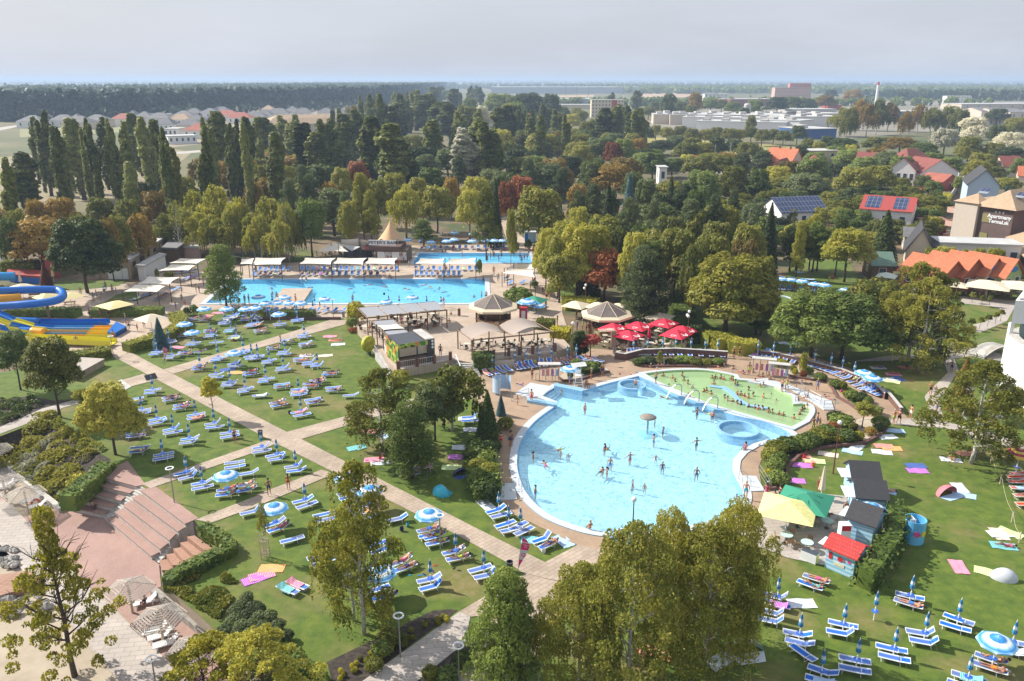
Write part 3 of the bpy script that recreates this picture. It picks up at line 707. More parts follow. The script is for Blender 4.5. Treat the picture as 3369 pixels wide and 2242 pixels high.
def watermat(name, tint, lo, turb=0, tc_=(.2, .5, .6)):
 m, nt, b = nodes(name); nt.nodes.remove(b); v = coords(nt)
 d = N(nt, 'ShaderNodeTexNoise', Scale=1.3, Detail=2); nt.links.new(v, d.inputs['Vector'])
 va = N(nt, 'ShaderNodeVectorMath', operation='MULTIPLY_ADD'); nt.links.new(d.outputs['Color'], va.inputs[0]); va.inputs[1].default_value = (.9, .9, .9); nt.links.new(v, va.inputs[2])
 vo = N(nt, 'ShaderNodeTexVoronoi', Scale=1.5, feature='SMOOTH_F1'); nt.links.new(va.outputs[0], vo.inputs['Vector'])
 vo2 = N(nt, 'ShaderNodeTexVoronoi', Scale=3.4, feature='F1'); nt.links.new(va.outputs[0], vo2.inputs['Vector'])
 ad = N(nt, 'ShaderNodeMath', operation='ADD'); nt.links.new(vo.outputs['Distance'], ad.inputs[0]); nt.links.new(vo2.outputs['Distance'], ad.inputs[1])
 c = ramp(nt, ad.outputs[0], [(.35, tuple(t*lo for t in tint)), (.72, tuple(t*(lo+1)/2 for t in tint)), (1.0, tint)])  # caustic light painted into the see-through tint as brighter and darker cells
 tr = nt.nodes.new('ShaderNodeBsdfTransparent'); nt.links.new(c, tr.inputs[0])
 g = N(nt, 'ShaderNodeBsdfGlossy', Roughness=.06); bp = N(nt, 'ShaderNodeBump', Strength=.35, Distance=.06)
 n2 = noise(nt, v, 3.2, 3); nt.links.new(n2, bp.inputs['Height']); nt.links.new(bp.outputs[0], g.inputs['Normal'])
 fr = nt.nodes.new('ShaderNodeValue'); fr.outputs[0].default_value = .055
 mx = nt.nodes.new('ShaderNodeMixShader'); nt.links.new(fr.outputs[0], mx.inputs[0]); nt.links.new(tr.outputs[0], mx.inputs[1]); nt.links.new(g.outputs[0], mx.inputs[2])
 df = N(nt, 'ShaderNodeBsdfDiffuse'); df.inputs[0].default_value = tuple(tc_)+(1,); m2 = nt.nodes.new('ShaderNodeMixShader'); m2.inputs[0].default_value = turb; nt.links.new(mx.outputs[0], m2.inputs[1]); nt.links.new(df.outputs[0], m2.inputs[2])
 nt.links.new(m2.outputs[0], nt.nodes['Material Output'].inputs[0]); return m
W_BLUE = watermat('water_blue', (.95, .99, 1.0), .60, .16, (.42, .72, .86)); W_GREEN = watermat('water_green', (.95, 1, .95), .80, .6, (.37, .53, .28)); W_DEEP = watermat('water_deep', (.90, .97, 1.0), .74, .2, (.14, .55, .82))
P1 = smooth_loop(GP('C3 1165,112 900,175 665,245 540,235 405,212 285,290 425,345 420,378 250,500 140,620 80,740 60,850 62,960 95,1080 145,1180 235,1285 370,1385 560,1465 760,1520 1000,1540 1350,1520 1700,1460 1960,1390 2100,1280 2118,1170 2060,1060 2020,960 2030,870 2095,795 2210,730 2356,685 C4 0,712 120,675 228,640 0,535 C3 1900,425'), 4,
                 corners={0, 1, 2, 3, 4, 5, 6, 7, 27, 28, 29, 30, 31, 32})
P2 = smooth_loop(GP('B3 1225,1368 1400,1345 1600,1335 1800,1342 2030,1385 2060,1425 2250,1440 C4 0,155 120,240 240,300 250,375 330,368 385,385 398,440 350,520 235,580 0,515 C3 1905,395 1500,258'), 4, corners={0, 4, 5, 6, 7, 9, 10, 11, 14, 15, 16, 17})
P3 = GP('B1 1880,719 2115,503 B2 2093,500 2098,718')
P4 = GP('B2 1500,262 B3 165,262 195,350 B2 1440,352')
P5 = smooth_loop(GP('B3 1900,640 B4 0,640 230,680 215,770 60,830 B3 2100,860 1900,780'), 3)
NEDGE = GP('C1 -500,800 0,655 300,540 520,470 590,640 840,770 1000,860 1060,930 1290,1105 1790,1435 D1 1945,330 1700,440 1520,600 1480,690 1600,760 1850,980 2080,1200 2400,1500 2900,2000')
NOTCH = NEDGE+[Vector((NEDGE[-1].x, 18, 0)), Vector((-140, 18, 0)), Vector((-140, NEDGE[0].y, 0))]
BIG = [(-26000, -300), (26000, -300), (26000, 30000), (-26000, 30000)]
ALLH = [P1, P2, P3, P4, P5]
sheet('ground', BIG, -.10, M_FIELD, [offset(p, .35) for p in ALLH]+[NOTCH])
parkp = [Vector(q) for q in NEDGE]+[Vector((NEDGE[-1].x+1, 17, 0)), (160, 17), (190, 120), (175, 235), (110, 300), (-40, 305), (-110, 250), (-150, 190), (-160, NEDGE[0].y)]
sheet('park_floor', parkp, -.05, M_PARK, [offset(p, .3) for p in ALLH])
LAWN = NEDGE+[Vector((-8, 20, 0)), Vector((110, 20, 0)), Vector((120, 60, 0))]+GP('B4 2700,640 1500,620 900,560 700,240 250,240 180,480 0,470 B3 1900,480 1400,1000 1000,1160 570,1100 B2 2000,1200 1250,1420 900,900 700,760 0,740 B1 1700,760 1650,900 1100,1180 640,1210 0,1350 -500,1400')
sheet('lawn', LAWN, 0, M_GRASS, [offset(p, .2) for p in (P1, P2)])
PAVE = GP('B1 -500,1240 640,1190 1010,1165 1060,1230 1190,1150 1500,980 1700,800 B2 0,745 600,850 800,850 850,870 930,980 1290,1330 1900,1300 B3 570,1100 470,800 480,640 370,520 450,480 260,330 200,180 130,130 A3 0,1520 A2 2290,1420 2230,1440 B2 2280,100 2300,180 1480,190 1300,190 900,300 300,350 0,360 B1 1900,430 1500,430 1240,540 900,540 500,560 0,560 -500,560')
sheet('promenade', PAVE, ZP, M_TERR, [offset(p, .2) for p in (P3, P4)])
DECK = GP('D3 610,315 870,362 1100,375 1900,300 2250,150 C4 0,1150 C3 2290,1120 2260,940 C4 0,780 300,650 470,610 600,540 760,500 1120,490 1300,500 1110,235 B4 770,1310 380,1190 0,1140 B3 2000,1150 1000,1150 570,1120 B2 1960,1200 1900,1560 C2 2000,300 2030,360 2240,600 2190,740 2170,1000 2230,1240 2356,1400 D3 0,20')
sheet('pool_deck', DECK, ZP+.02, M_DECK, [offset(p, .2) for p in (P1, P2)])
def patch(name, s_, m, z=.05, zz=0, **k): return sheet(name, GP(s_, zz), zz+z, m, **k)
patch('path', 'B1 1045,1210 1320,1355 C1 1415,130 C2 190,720 640,945 D2 1790,195 2330,490 D3 130,580 315,470 C2 2130,1552 415,680 290,618 C1 1580,90 B1 1495,1325 1190,1165', M_PATH, .035)
patch('path', 'B1 1490,1322 B2 5,1078 700,865 850,870 840,905 0,1135 B1 1580,1362', M_PATH, .045)
patch('path', 'C2 285,618 1105,398 1700,250 2000,180 2000,300 1130,470 420,683', M_PATH, .045)
patch('path', 'C1 1290,1090 2356,722 C2 112,690 195,722 C1 2356,792 1372,1132', M_PATH, .045)
patch('path', 'C1 1785,1418 2356,1195 C2 0,1195 605,962 760,1010 640,1032 C1 2356,1292 1925,1447', M_PATH, .045)
patch('path', 'B1 1310,1362 1420,1420 1185,1480 1040,1440', M_PATH, .047)
patch('path', 'D3 610,315 870,362 300,1215 60,1552 -200,1800 -700,1800 -250,1200 -100,800 0,640 130,580 315,470', M_PATH, .055)
patch('path', 'D3 130,582 0,645 D2 1862,920 1960,968 D3 -100,950', M_PATH, .046)
patch('path', 'D2 1862,920 1960,968 1915,1200 1480,1552 900,2000 500,2000 980,1552', M_PATHG, .036)
patch('path', 'C1 700,322 390,402 0,572 -500,720 -500,790 0,635 300,522 520,455 560,400 760,345', M_PATHG, .036)
patch('path', 'B1 1040,1440 1110,1412 1200,1480 1120,1520', M_CONC, .05)
patch('path', 'B4 1750,650 2356,700 2700,720 2700,860 2280,740 2200,880 1960,985 1800,960 1810,930 2000,890 2140,800 2130,760 2000,740 1800,720', M_PATHG, .036)
patch('path', 'B4 780,1250 1100,1200 1600,1180 1700,1070 2150,1180 2150,1250 1900,1200 1720,1220 1760,1330 1620,1552 C4 1580,300 1600,420 1640,520 2356,720 2356,800 1640,580 1160,548 1100,500 1230,490 1520,490 1450,300 B4 1460,1552 1660,1350 1600,1200 1100,1245', M_PATHG, .036)
patch('meadow', 'A3 1180,692 2356,765 2700,800 2500,870 1560,870 1450,800 1250,760', M_GRASSF, .05, -.1)
patch('meadow', 'A1 -600,1300 -600,900 0,880 1500,790 1750,840 1500,1050 1200,1280', multi('fallow', [(.17, .14, .08), (.27, .22, .13), (.22, .20, .09)], .95, .05), .05, -.1)
patch('road', 'A1 -300,975 240,935 1000,880 2000,805 2000,825 1000,902 240,955 -300,1005', M_ROAD, .09, -.1)
patch('road', 'A1 0,640 180,600 150,590 0,610', M_ROAD, .09, -.1)
patch('road', 'B4 1450,200 1700,160 1720,240 1450,240', M_CONC, .05)
patch('road', 'B1 -400,150 120,170 180,330 -400,420', M_ASPH, .05)
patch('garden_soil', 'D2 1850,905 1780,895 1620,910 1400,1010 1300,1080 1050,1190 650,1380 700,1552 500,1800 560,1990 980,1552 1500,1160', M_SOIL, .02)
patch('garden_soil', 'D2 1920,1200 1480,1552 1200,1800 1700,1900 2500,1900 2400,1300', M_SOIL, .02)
patch('garden_soil', 'C1 -200,250 60,320 250,290 500,330 680,315 390,400 0,570 -300,650', M_SOIL, .02)
patch('small_lawn', 'B1 520,520 1170,505 1080,560 700,600 520,600', M_GRASS, .04)
patch('small_lawn', 'B1 1060,640 1240,600 1240,700 1080,700 900,745', M_GRASS, .04)
patch('small_lawn', 'B3 375,500 450,483 560,500 660,640 640,720 460,660 420,600', M_GRASS, .04)
patch('small_lawn', 'B2 400,250 520,250 530,300 440,330 300,340', M_GRASS, .04)
patch('terrace_floor', 'C4 0,1140 720,1200 900,1340 1130,1400 1130,1500 820,1552 D4 840,560 440,480 200,430 -60,330 -250,200 C3 2300,1400', M_PATHG, .05)
for k, (s_, m) in enumerate((('A3 1180,290 1640,272 1640,335 1180,335', multi('stubble', [(.40, .26, .17), (.48, .34, .23)], .95, .01)), ('A3 420,318 760,312 760,330 420,335', None), ('A1 180,600 1200,560 1200,650 180,700', multi('far_meadow', [(.20, .21, .09), (.26, .25, .12)], .95, .02)),
                          ('A1 1500,470 3300,440 3400,560 2400,700 1500,800', multi('village_ground', [(.22, .19, .13), (.34, .28, .20)], .95, .03)), ('A4 -200,375 2356,370 3000,380 3000,640 2000,600 700,720 -1500,640', multi('yard_ground', [(.16, .15, .11), (.28, .25, .20)], .95, .02)))):
 patch('far_field', s_, m or MC['stubble'], .03+.012*k, -.1)
ZL = -2.2
LP = [(-150, 12), (20, 12), (10, 60), (-30, 92), (-80, 92), (-150, 92)]
sheet('lower_ground', LP, ZL-.1, M_SAND)
patch('plaza', 'C1 -900,1500 200,1400 560,1290 930,1395 D1 950,60 1380,420 1450,490 1470,690 1400,720 2000,1250 2600,1800 1700,1560 1000,830 700,600 -100,-250', M_RED, .03, ZL)
patch('promenade', 'C1 -900,700 0,880 200,1010 0,1230 240,1500 D1 800,690 1000,850 1500,1340 1800,1800 1300,1800 700,1100 0,310 -600,-200', M_PATHG, .0, ZL)
patch('promenade', 'D1 -500,-300 100,-60 820,700 1000,860 1500,1345 1900,1800 1350,1800 720,1110 0,310 -600,-100', M_PATHG, .06, ZL)
def bank(name, top, low, zl, m):
 T = GP(top); Lw = GP(low, zl); b = MB(); n = 12
 def at(P, t):
  k = t*(len(P)-1); i = min(int(k), len(P)-2); return P[i].lerp(P[i+1], k-i)
 b.grid(lambda u, v: at(T, u).lerp(at(Lw, u), v)+Vector((0, 0, -.03)), n, 4); return tag(b.obj(name, m, None, True), kind='structure')
bank('shrub_bank', 'C1 -500,800 0,655 300,540 520,470 590,640 840,770 1000,860 1060,930', 'C1 -500,900 0,860 60,900 200,1010 330,1120 450,1200 600,1290 640,1250', ZL, M_SOIL)
bank('gravel_bank', 'D1 1480,690 1600,760 1850,980 2080,1200 2400,1500 2900,2000', 'D1 1430,690 1560,800 1800,1030 2000,1210 2300,1500 2700,1900', -1.5, M_GRAV)
def basin(P, depth, mf, mw, wmat, name, z=.12, cop=.75, wz=-.06, mc=M_COPE):
 b = MB(); n = len(P); o = offset(P, -.01)
 b.add([(p.x, p.y, -depth) for p in P], tess([P])); fl = b.obj('pool_floor', mf); tag(fl, kind='structure')
 b = MB(); vs = [(p[0], p[1], -depth) for p in P]+[(p[0], p[1], z) for p in P]
 b.add(vs, [(i, (i+1) % n, n+(i+1) % n, n+i) for i in range(n)]); tag(b.obj('pool_wall', mw), kind='structure')
 q = offset(P, cop); b = MB(); m = len(q)
 b.add([(p[0], p[1], z) for p in P]+[(p[0], p[1], z) for p in q], [(i, (i+1) % n, n+(i+1) % n, n+i) for i in range(n)])
 b.mi = 1; b.add([(p[0], p[1], z) for p in q]+[(p[0], p[1], -.15) for p in q], [(i, (i+1) % n, n+(i+1) % n, n+i) for i in range(n)])
 tag(b.obj('pool_edge', [mc, M_PBLUE]), kind='structure')
 s = sheet('water', [Vector((p[0], p[1], 0)) for p in P], wz, wmat); return s
P1v = [Vector((p[0], p[1], 0)) for p in P1]; P2v = [Vector((p[0], p[1], 0)) for p in P2]
basin(P1v, .8, M_PF, M_PBLUE, W_BLUE, 'p1'); basin(P2v, .7, M_PG, M_PG, W_GREEN, 'p2', .2, .6)
basin(P3, .7, M_PF2, M_PBLUE, W_DEEP, 'p3', .1, .9); basin(P4, .6, M_PF2, M_PBLUE, W_DEEP, 'p4', .1, .7); basin([Vector((p[0], p[1], 0)) for p in P5], 1.1, M_PF2, M_PBLUE, W_DEEP, 'p5', .1, .6)
def block(name, s_, z0, z1, m, kind='structure', zz=None, **k):
 b = MB().prism(GP(s_, z1 if zz is None else zz), z0, z1); return tag(b.obj(name, m), kind=kind, **k)
block('pool_platform', 'B2 250,580 520,580 430,712 150,712', -.8, .09, M_TERR)
for i in range(5): block('pool_step', 'C3 %d,%d %d,%d %d,%d %d,%d' % (405-i*0+i*26, 212+i*8, 290+i*30, 290+i*16, 310+i*30, 300+i*18, 430+i*26, 222+i*9), -1.2, -.12-.2*i, M_PBLUE)
block('foot_bath', 'C3 180,165 385,200 290,285 160,300 40,262', -.1, .14, M_COPE)
block('pool_step_wall', 'C3 400,165 660,215 655,245 395,192', -1.2, .5, M_PBLUE)
block('pool_step_wall', 'C3 150,298 425,345 420,370 150,325', -1.2, .4, M_PBLUE)
block('foot_bath', 'C3 2090,1010 2240,1015 2320,1150 2150,1155', 0, .13, M_COPE)
block('foot_bath', 'C2 2225,1085 2356,1080 C3 60,1225 C2 2235,1235', 0, .13, M_COPE)
block('pool_steps_area', 'B4 -170,1425 0,1400 220,1460 450,1552 C4 600,330 625,412 530,408 430,340 240,230', -.1, .17, M_PBLUE and M_COPE)
EL, SUN = R(38), Vector((-math.cos(R(38))*.92, math.cos(R(38))*.39, math.sin(R(38))))
l = bpy.data.lights.new('sun', 'SUN'); l.energy = 4.9; l.angle = R(.6); l.color = (1, .945, .86); lo = bpy.data.objects.new('sun', l); C.objects.link(lo)
lo.rotation_euler = SUN.to_track_quat('Z', 'Y').to_euler(); lo.location = (-200, 80, 200)
w = bpy.data.worlds.new('World'); SC.world = w; w.use_nodes = True; nt = w.node_tree; bg = nt.nodes['Background']
sky = nt.nodes.new('ShaderNodeTexSky'); sky.sky_type = 'NISHITA'; sky.sun_disc = False; sky.sun_elevation = EL; sky.sun_rotation = math.atan2(SUN.x, SUN.y) % (2*math.pi)
sky.air_density = 1.3; sky.dust_density = 3.0; sky.ozone_density = 1.5; sky.altitude = 100
tc = nt.nodes.new('ShaderNodeTexCoord'); mp = nt.nodes.new('ShaderNodeMapping'); mp.inputs['Scale'].default_value = (1, 1, 5.5); nt.links.new(tc.outputs['Generated'], mp.inputs[0])
cn = noise(nt, mp.outputs[0], 2.6, 7, .58)
cf = ramp(nt, cn, [(.42, (0, 0, 0)), (.72, (.55, .55, .55))])
cc = mix(nt, sky.outputs[0], (8.6, 8.6, 8.8), cf); cc2 = mix(nt, cc, (6.1, 6.5, 7.5), .75)
nt.links.new(cc2, bg.inputs[0]); bg.inputs[1].default_value = .076
SC.view_settings.view_transform = 'Standard'; SC.view_settings.look = 'None'; SC.view_settings.exposure = 0.6; SC.view_settings.gamma = 1
hm = bpy.data.materials.new('haze_air'); hm.use_nodes = True; hn = hm.node_tree; hn.nodes.remove(hn.nodes['Principled BSDF'])
pv = hn.nodes.new('ShaderNodeVolumePrincipled'); pv.inputs['Color'].default_value = (.60, .77, 1.0, 1); pv.inputs['Density'].default_value = .00022; pv.inputs['Anisotropy'].default_value = .1
hn.links.new(pv.outputs[0], hn.nodes['Material Output'].inputs['Volume'])
tag(MB().box(-27000, 27000, -1000, 31000, -5, 60).obj('haze', hm), kind='stuff')
KEEP = []
def xf(o, origin, xdir):
 o.location = origin; o.rotation_euler = (0, 0, math.atan2(xdir[1], xdir[0])); return o
TILE_R = brick('roof_tile_red', (.36, .11, .07), (.43, .15, .095), (.25, .06, .04), .3, .35, 0, stain=(.85, 1.15))
TILE_B = brick('roof_tile_maroon', (.24, .065, .05), (.30, .09, .07), (.14, .04, .03), .3, .35, 0)
TILE_O = brick('roof_tile_orange', (.48, .135, .06), (.55, .18, .085), (.30, .09, .04), .3, .35, 0)
TILE_G = brick('roof_tile_grey', (.17, .165, .17), (.23, .22, .22), (.1, .1, .1), .3, .35, 0)
TILE_D = brick('roof_slate', (.045, .045, .05), (.065, .065, .07), (.03, .03, .03), .3, .3, 0)
TILE_Y = brick('roof_tile_tan', (.50, .36, .22), (.42, .30, .20), (.30, .2, .12), .3, .35, 0)
W_WH = flat('render_white', (.72, .71, .69), .8, .05); W_CR = flat('render_cream', (.58, .50, .38), .8, .06); W_TA = flat('render_tan', (.52, .45, .37), .8, .06); W_PK = flat('render_pink', (.55, .36, .30), .8, .05)
W_BL = flat('render_pale_blue', (.42, .52, .62), .8, .04); W_BR = brick('brick_brown', (.17, .07, .055), (.22, .095, .07), (.12, .08, .07), .25, .08, 0); GLASS = flat('window_glass', (.05, .065, .08), .12, .2)
W_LB = brick('brick_tan', (.40, .30, .2), (.47, .36, .25), (.3, .24, .18), .3, .1, 0); REDW = flat('red_paint', (.36, .06, .05), .6); ROOFW = multi('roof_white', [(.42, .42, .41), (.56, .56, .54)], .6, .3); ROOFP = multi('roof_membrane', [(.36, .35, .33), (.48, .46, .43), (.53, .51, .48)], .8, .5)
SOLAR = brick('solar_panel', (.02, .035, .09), (.03, .05, .12), (.25, .27, .3), 1.0, 1.6, 0, .2, .04, (1, 1), 0)
def house(name, label, cat, p1, p2, depth, h, roof, wall, rm, rh=2.0, nwin=3, floors=1, ridge='x', over=.4, zone_=None, chim=0, win=GLASS, sides=True):
 p1 = Vector(p1); p2 = Vector(p2); W = (p2-p1).length; o = xf(empty(name), (p1.x, p1.y, 0), p2-p1); D = depth; b = MB()
 b.box(0, W, 0, D, -.1, h)
 if roof == 'gable':
  if ridge == 'x': b.add([(0, 0, h), (0, D, h), (0, D/2, h+rh), (W, 0, h), (W, D, h), (W, D/2, h+rh)], [(0, 2, 1), (3, 4, 5)])
  else: b.add([(0, 0, h), (W, 0, h), (W/2, 0, h+rh), (0, D, h), (W, D, h), (W/2, D, h+rh)], [(0, 1, 2), (3, 5, 4)])
 b.obj('wall', wall, o); b = MB(); t = .14; e = over
 if roof == 'gable' and ridge == 'x':
  s_ = rh/(D/2)
  for sg in (0, 1):
   y0, y1 = (-e, D/2) if sg == 0 else (D+e, D/2); z0 = h-e*s_
   b.add([(-e, y0, z0), (W+e, y0, z0), (W+e, y1, h+rh), (-e, y1, h+rh), (-e, y0, z0+t), (W+e, y0, z0+t), (W+e, y1, h+rh+t), (-e, y1, h+rh+t)], [(4, 5, 6, 7), (0, 3, 2, 1), (0, 1, 5, 4), (1, 2, 6, 5), (3, 0, 4, 7)] if sg == 0 else [(7, 6, 5, 4), (1, 2, 3, 0), (4, 5, 1, 0), (5, 6, 2, 1), (7, 4, 0, 3)])
 elif roof == 'gable':
  s_ = rh/(W/2)
  for sg in (0, 1):
   x0, x1 = (-e, W/2) if sg == 0 else (W+e, W/2); z0 = h-e*s_
   b.add([(x0, -e, z0), (x0, D+e, z0), (x1, D+e, h+rh), (x1, -e, h+rh), (x0, -e, z0+t), (x0, D+e, z0+t), (x1, D+e, h+rh+t), (x1, -e, h+rh+t)], [(7, 6, 5, 4), (1, 2, 3, 0), (4, 5, 1, 0), (5, 6, 2, 1), (7, 4, 0, 3)] if sg == 0 else [(4, 5, 6, 7), (0, 3, 2, 1), (0, 1, 5, 4), (1, 2, 6, 5), (3, 0, 4, 7)])
 elif roof == 'hip':
  r = min(W, D)/2; a = (r, D/2, h+rh) if W > D else (W/2, r, h+rh); c = (W-r, D/2, h+rh) if W > D else (W/2, D-r, h+rh)
  v = [(-e, -e, h-.05), (W+e, -e, h-.05), (W+e, D+e, h-.05), (-e, D+e, h-.05), a, c]
  f = [(0, 1, 5, 4), (1, 2, 5), (2, 3, 4, 5), (3, 0, 4)] if W > D else [(0, 1, 4), (1, 2, 5, 4), (2, 3, 5), (3, 0, 4, 5)]
  b.add(v, f+[(3, 2, 1, 0)])
 else:
  b.box(-e, W+e, -e, D+e, h+.003, h+.3); b.mi = 0
 ro = b.obj('roof', rm, o)
 for k in range(chim): MB().box(W*(.3+.4*k), W*(.3+.4*k)+.5, D*.5-.3, D*.5+.2, h+rh*.3, h+rh+.8).obj('chimney', W_BR, ro)
 fh = h/floors
 for f_ in range(floors):
  for i in range(nwin):
   cx = W*(i+.5)/nwin; ww = min(.6, W/nwin*.32); z = f_*fh+fh*.35
   fo = MB().box(cx-ww-.08, cx+ww+.08, -.05, .05, z-.08, z+fh*.42+.08).obj('window', WHITE, o); MB().box(cx-ww, cx+ww, -.058, -.052, z, z+fh*.42).obj('pane', win, fo)
  if sides:
   for sx in (-.05, W):
    for i in range(max(1, int(D/4))):
     cy = D*(i+.5)/max(1, int(D/4)); z = f_*fh+fh*.35; fo = MB().box(sx, sx+.05, cy-.6, cy+.6, z, z+fh*.42).obj('window', WHITE, o)
     s2 = sx-.006 if sx < 0 else sx+.05; MB().box(s2, s2+.006, cy-.5, cy+.5, z+.1, z+fh*.42-.1).obj('pane', win, fo)
 q = xf_pts(o, [(0, 0), (W, 0), (W, D), (0, D)]); KEEP.append(offset(q, 1.5))
 if label: tag(o, label, cat)
 else: zone(o, zone_[0], zone_[1], cat, zone_[2])
 return o
def xf_pts(o, pts):
 a = o.rotation_euler.z; return [Vector((o.location.x+x*math.cos(a)-y*math.sin(a), o.location.y+x*math.sin(a)+y*math.cos(a))) for x, y in pts]
def HB(t, x1, y1, x2, y2, zg=0.0): return G(t, x1, y1, zg), G(t, x2, y2, zg)
def printmat(name, cols, sc):
 m, nt, b = nodes(name); v = coords(nt); vo = N(nt, 'ShaderNodeTexVoronoi', Scale=sc); nt.links.new(v, vo.inputs['Vector']); s = nt.nodes.new('ShaderNodeSeparateColor'); nt.links.new(vo.outputs['Color'], s.inputs[0])
 nt.links.new(ramp(nt, s.outputs[0], [(i/len(cols), c) for i, c in enumerate(cols)], 'CONSTANT'), b.inputs['Base Color']); b.inputs['Roughness'].default_value = .5; return m
def hs(label, t, x1, y1, x2, y2, *a, **k):
 p1, p2 = HB(t, x1, y1, x2, y2); a = list(a); a[1] *= 1.2; a[5] *= 1.15; return house('house', label, 'house', p1, p2, *a, **k)
hs('red-tiled steep house with two brick chimneys left of the village', 'A4', -40, 1060, 200, 1085, 10, 4.2, 'gable', W_CR, TILE_O, 5.2, 3, 1, 'x', chim=2)
hs('small gabled house with grey bargeboards and white barred window', 'A4', 40, 1120, 190, 1130, 8, 4.2, 'gable', W_TA, TILE_B, 3.2, 1, 1, 'y')
hs('low orange-roofed house behind the twin-chimney house', 'A4', 190, 960, 345, 960, 9, 3, 'gable', W_CR, TILE_O, 2.2, 2)
hs('flat-roofed beige cube house behind the red hipped roof', 'A4', 345, 1020, 640, 1015, 10, 7, 'flat', W_CR, ROOFP, 0, 3, 2)
hs('pink-walled house under a bright red hipped roof', 'A4', 320, 1095, 560, 1100, 9, 3.6, 'hip', W_PK, TILE_R, 4.2, 3)
hs('maroon-roofed cream house with brick chimney in the middle', 'A4', 800, 1060, 1060, 1075, 9, 4.5, 'gable', W_CR, TILE_B, 3.4, 2, 1, 'x', chim=1)
hs('low maroon porch house left of the cream chimney house', 'A4', 755, 1030, 880, 1040, 6, 3, 'gable', W_CR, TILE_B, 2, 1)
hs('orange-roofed annex between the maroon roof and white gable', 'A4', 1000, 1090, 1130, 1080, 8, 3.5, 'gable', W_TA, TILE_O, 2.2, 1)
hs('white-gabled house with four narrow upstairs windows', 'A4', 1110, 1130, 1345, 1145, 12, 4.6, 'gable', W_WH, TILE_B, 3.6, 4, 1, 'y', chim=1)
hs('dark maroon pyramid-roofed house right of the white gable', 'A4', 1290, 1040, 1520, 1020, 11, 4, 'hip', W_CR, TILE_B, 4.2, 2)
hs('wide white-gabled house with brown roof and roller shutters', 'A4', 1395, 1140, 1740, 1130, 14, 3.8, 'gable', W_WH, TILE_B, 3.8, 3, 1, 'y')
hs('small red-roofed outbuilding beside the long garden wall', 'A4', 1600, 1190, 1745, 1170, 8, 2.6, 'gable', REDW, TILE_R, 1.8, 1, 1, 'y')
hs('white shed-like house behind the right gardens', 'A4', 1760, 1050, 1850, 1045, 6, 3, 'gable', W_WH, TILE_G, 1.4, 1)
hs('dark maroon-roofed house at the far right of the village', 'A4', 2160, 1060, 2340, 1060, 9, 3.4, 'gable', W_CR, TILE_B, 3, 2)
hs('pale blue house with a dark slate gable roof', 'A4', 1810, 1350, 2095, 1365, 15, 6, 'gable', W_BL, TILE_D, 3.6, 0, 1, 'y', sides=False)
hs('orange roof cut by the right edge of the picture', 'A4', 2290, 1140, 2500, 1150, 8, 3, 'gable', W_CR, TILE_O, 2.5, 1)
hs('red-roofed house half hidden behind the meadow trees', 'A3', 1620, 1010, 1960, 1020, 8, 3.2, 'gable', W_CR, TILE_B, 2, 3)
hs('dark-gabled house with white chimney by the meadow', 'A3', 1940, 1030, 2060, 1010, 9, 3, 'gable', W_WH, TILE_D, 3, 1, 1, 'y', chim=1)
hs('white summer house peeping between park wood crowns', 'A3', 1350, 1130, 1420, 1130, 6, 5, 'flat', W_WH, ROOFW, 0, 1)
for k, (x1, y1, x2) in enumerate(((1770, 1265, 1905), (1800, 1300, 1885), (2150, 1290, 2275), (2090, 1310, 2210))):
 p1, p2 = HB('A3', x1, y1, x2, y1); house('pavilion', ['flat-roofed timber box back left of four among trees', 'flat-roofed timber box front left of four among trees', 'flat-roofed timber box back right of four among trees', 'flat-roofed timber box front right of four among trees'][k], 'pavilion', p1, p2, 5, 4.6, 'flat', WOODB, ROOFW, 0, 1)
o = hs('building under a long blue solar array roof behind pines', 'A4', 130, 1560, 540, 1540, 10, 4, 'gable', W_WH, SOLAR, 2.6, 3)
o = hs('red-roofed building with two blue solar arrays', 'B4', 840, 70, 1300, 110, 12, 5, 'gable', W_WH, REDW, 2.2, 3, sides=False)
Wd = (G('B4', 1300, 110)-G('B4', 840, 70)).length
for x0, x1 in ((.06, .36), (.62, .88)):
 MB().add([(Wd*x0, .4, 6.38), (Wd*x1, .4, 6.38), (Wd*x1, 5.4, 8.49), (Wd*x0, 5.4, 8.49)], [(0, 1, 2, 3)]).obj('solar_panel', SOLAR, o)
hs('low red timber shed row beside the apartment house', 'B4', 1420, 90, 1640, 95, 5, 2.8, 'flat', flat('dark_red_wood', (.22, .02, .02), .7), flat('roof_dull_red', (.30, .12, .10)), 0, 2)
hs('dark grey-roofed yellow-gabled house before the bamboo', 'B4', 1260, 400, 1500, 420, 11, 3.2, 'gable', W_CR, TILE_D, 3.8, 1, 1, 'y')
hs('small grey-roofed annex left of the yellow-gabled house', 'B4', 1250, 230, 1400, 240, 5, 2.6, 'gable', W_TA, TILE_G, 1.4, 1)
hs('green-roofed garden hut in the right-hand trees', 'B4', 960, 500, 1150, 505, 6, 2.4, 'gable', WOODB, flat('green_sheet', (.12, .20, .15)), 1.6, 1)
GRW = flat('render_green', (.42, .50, .20), .8)
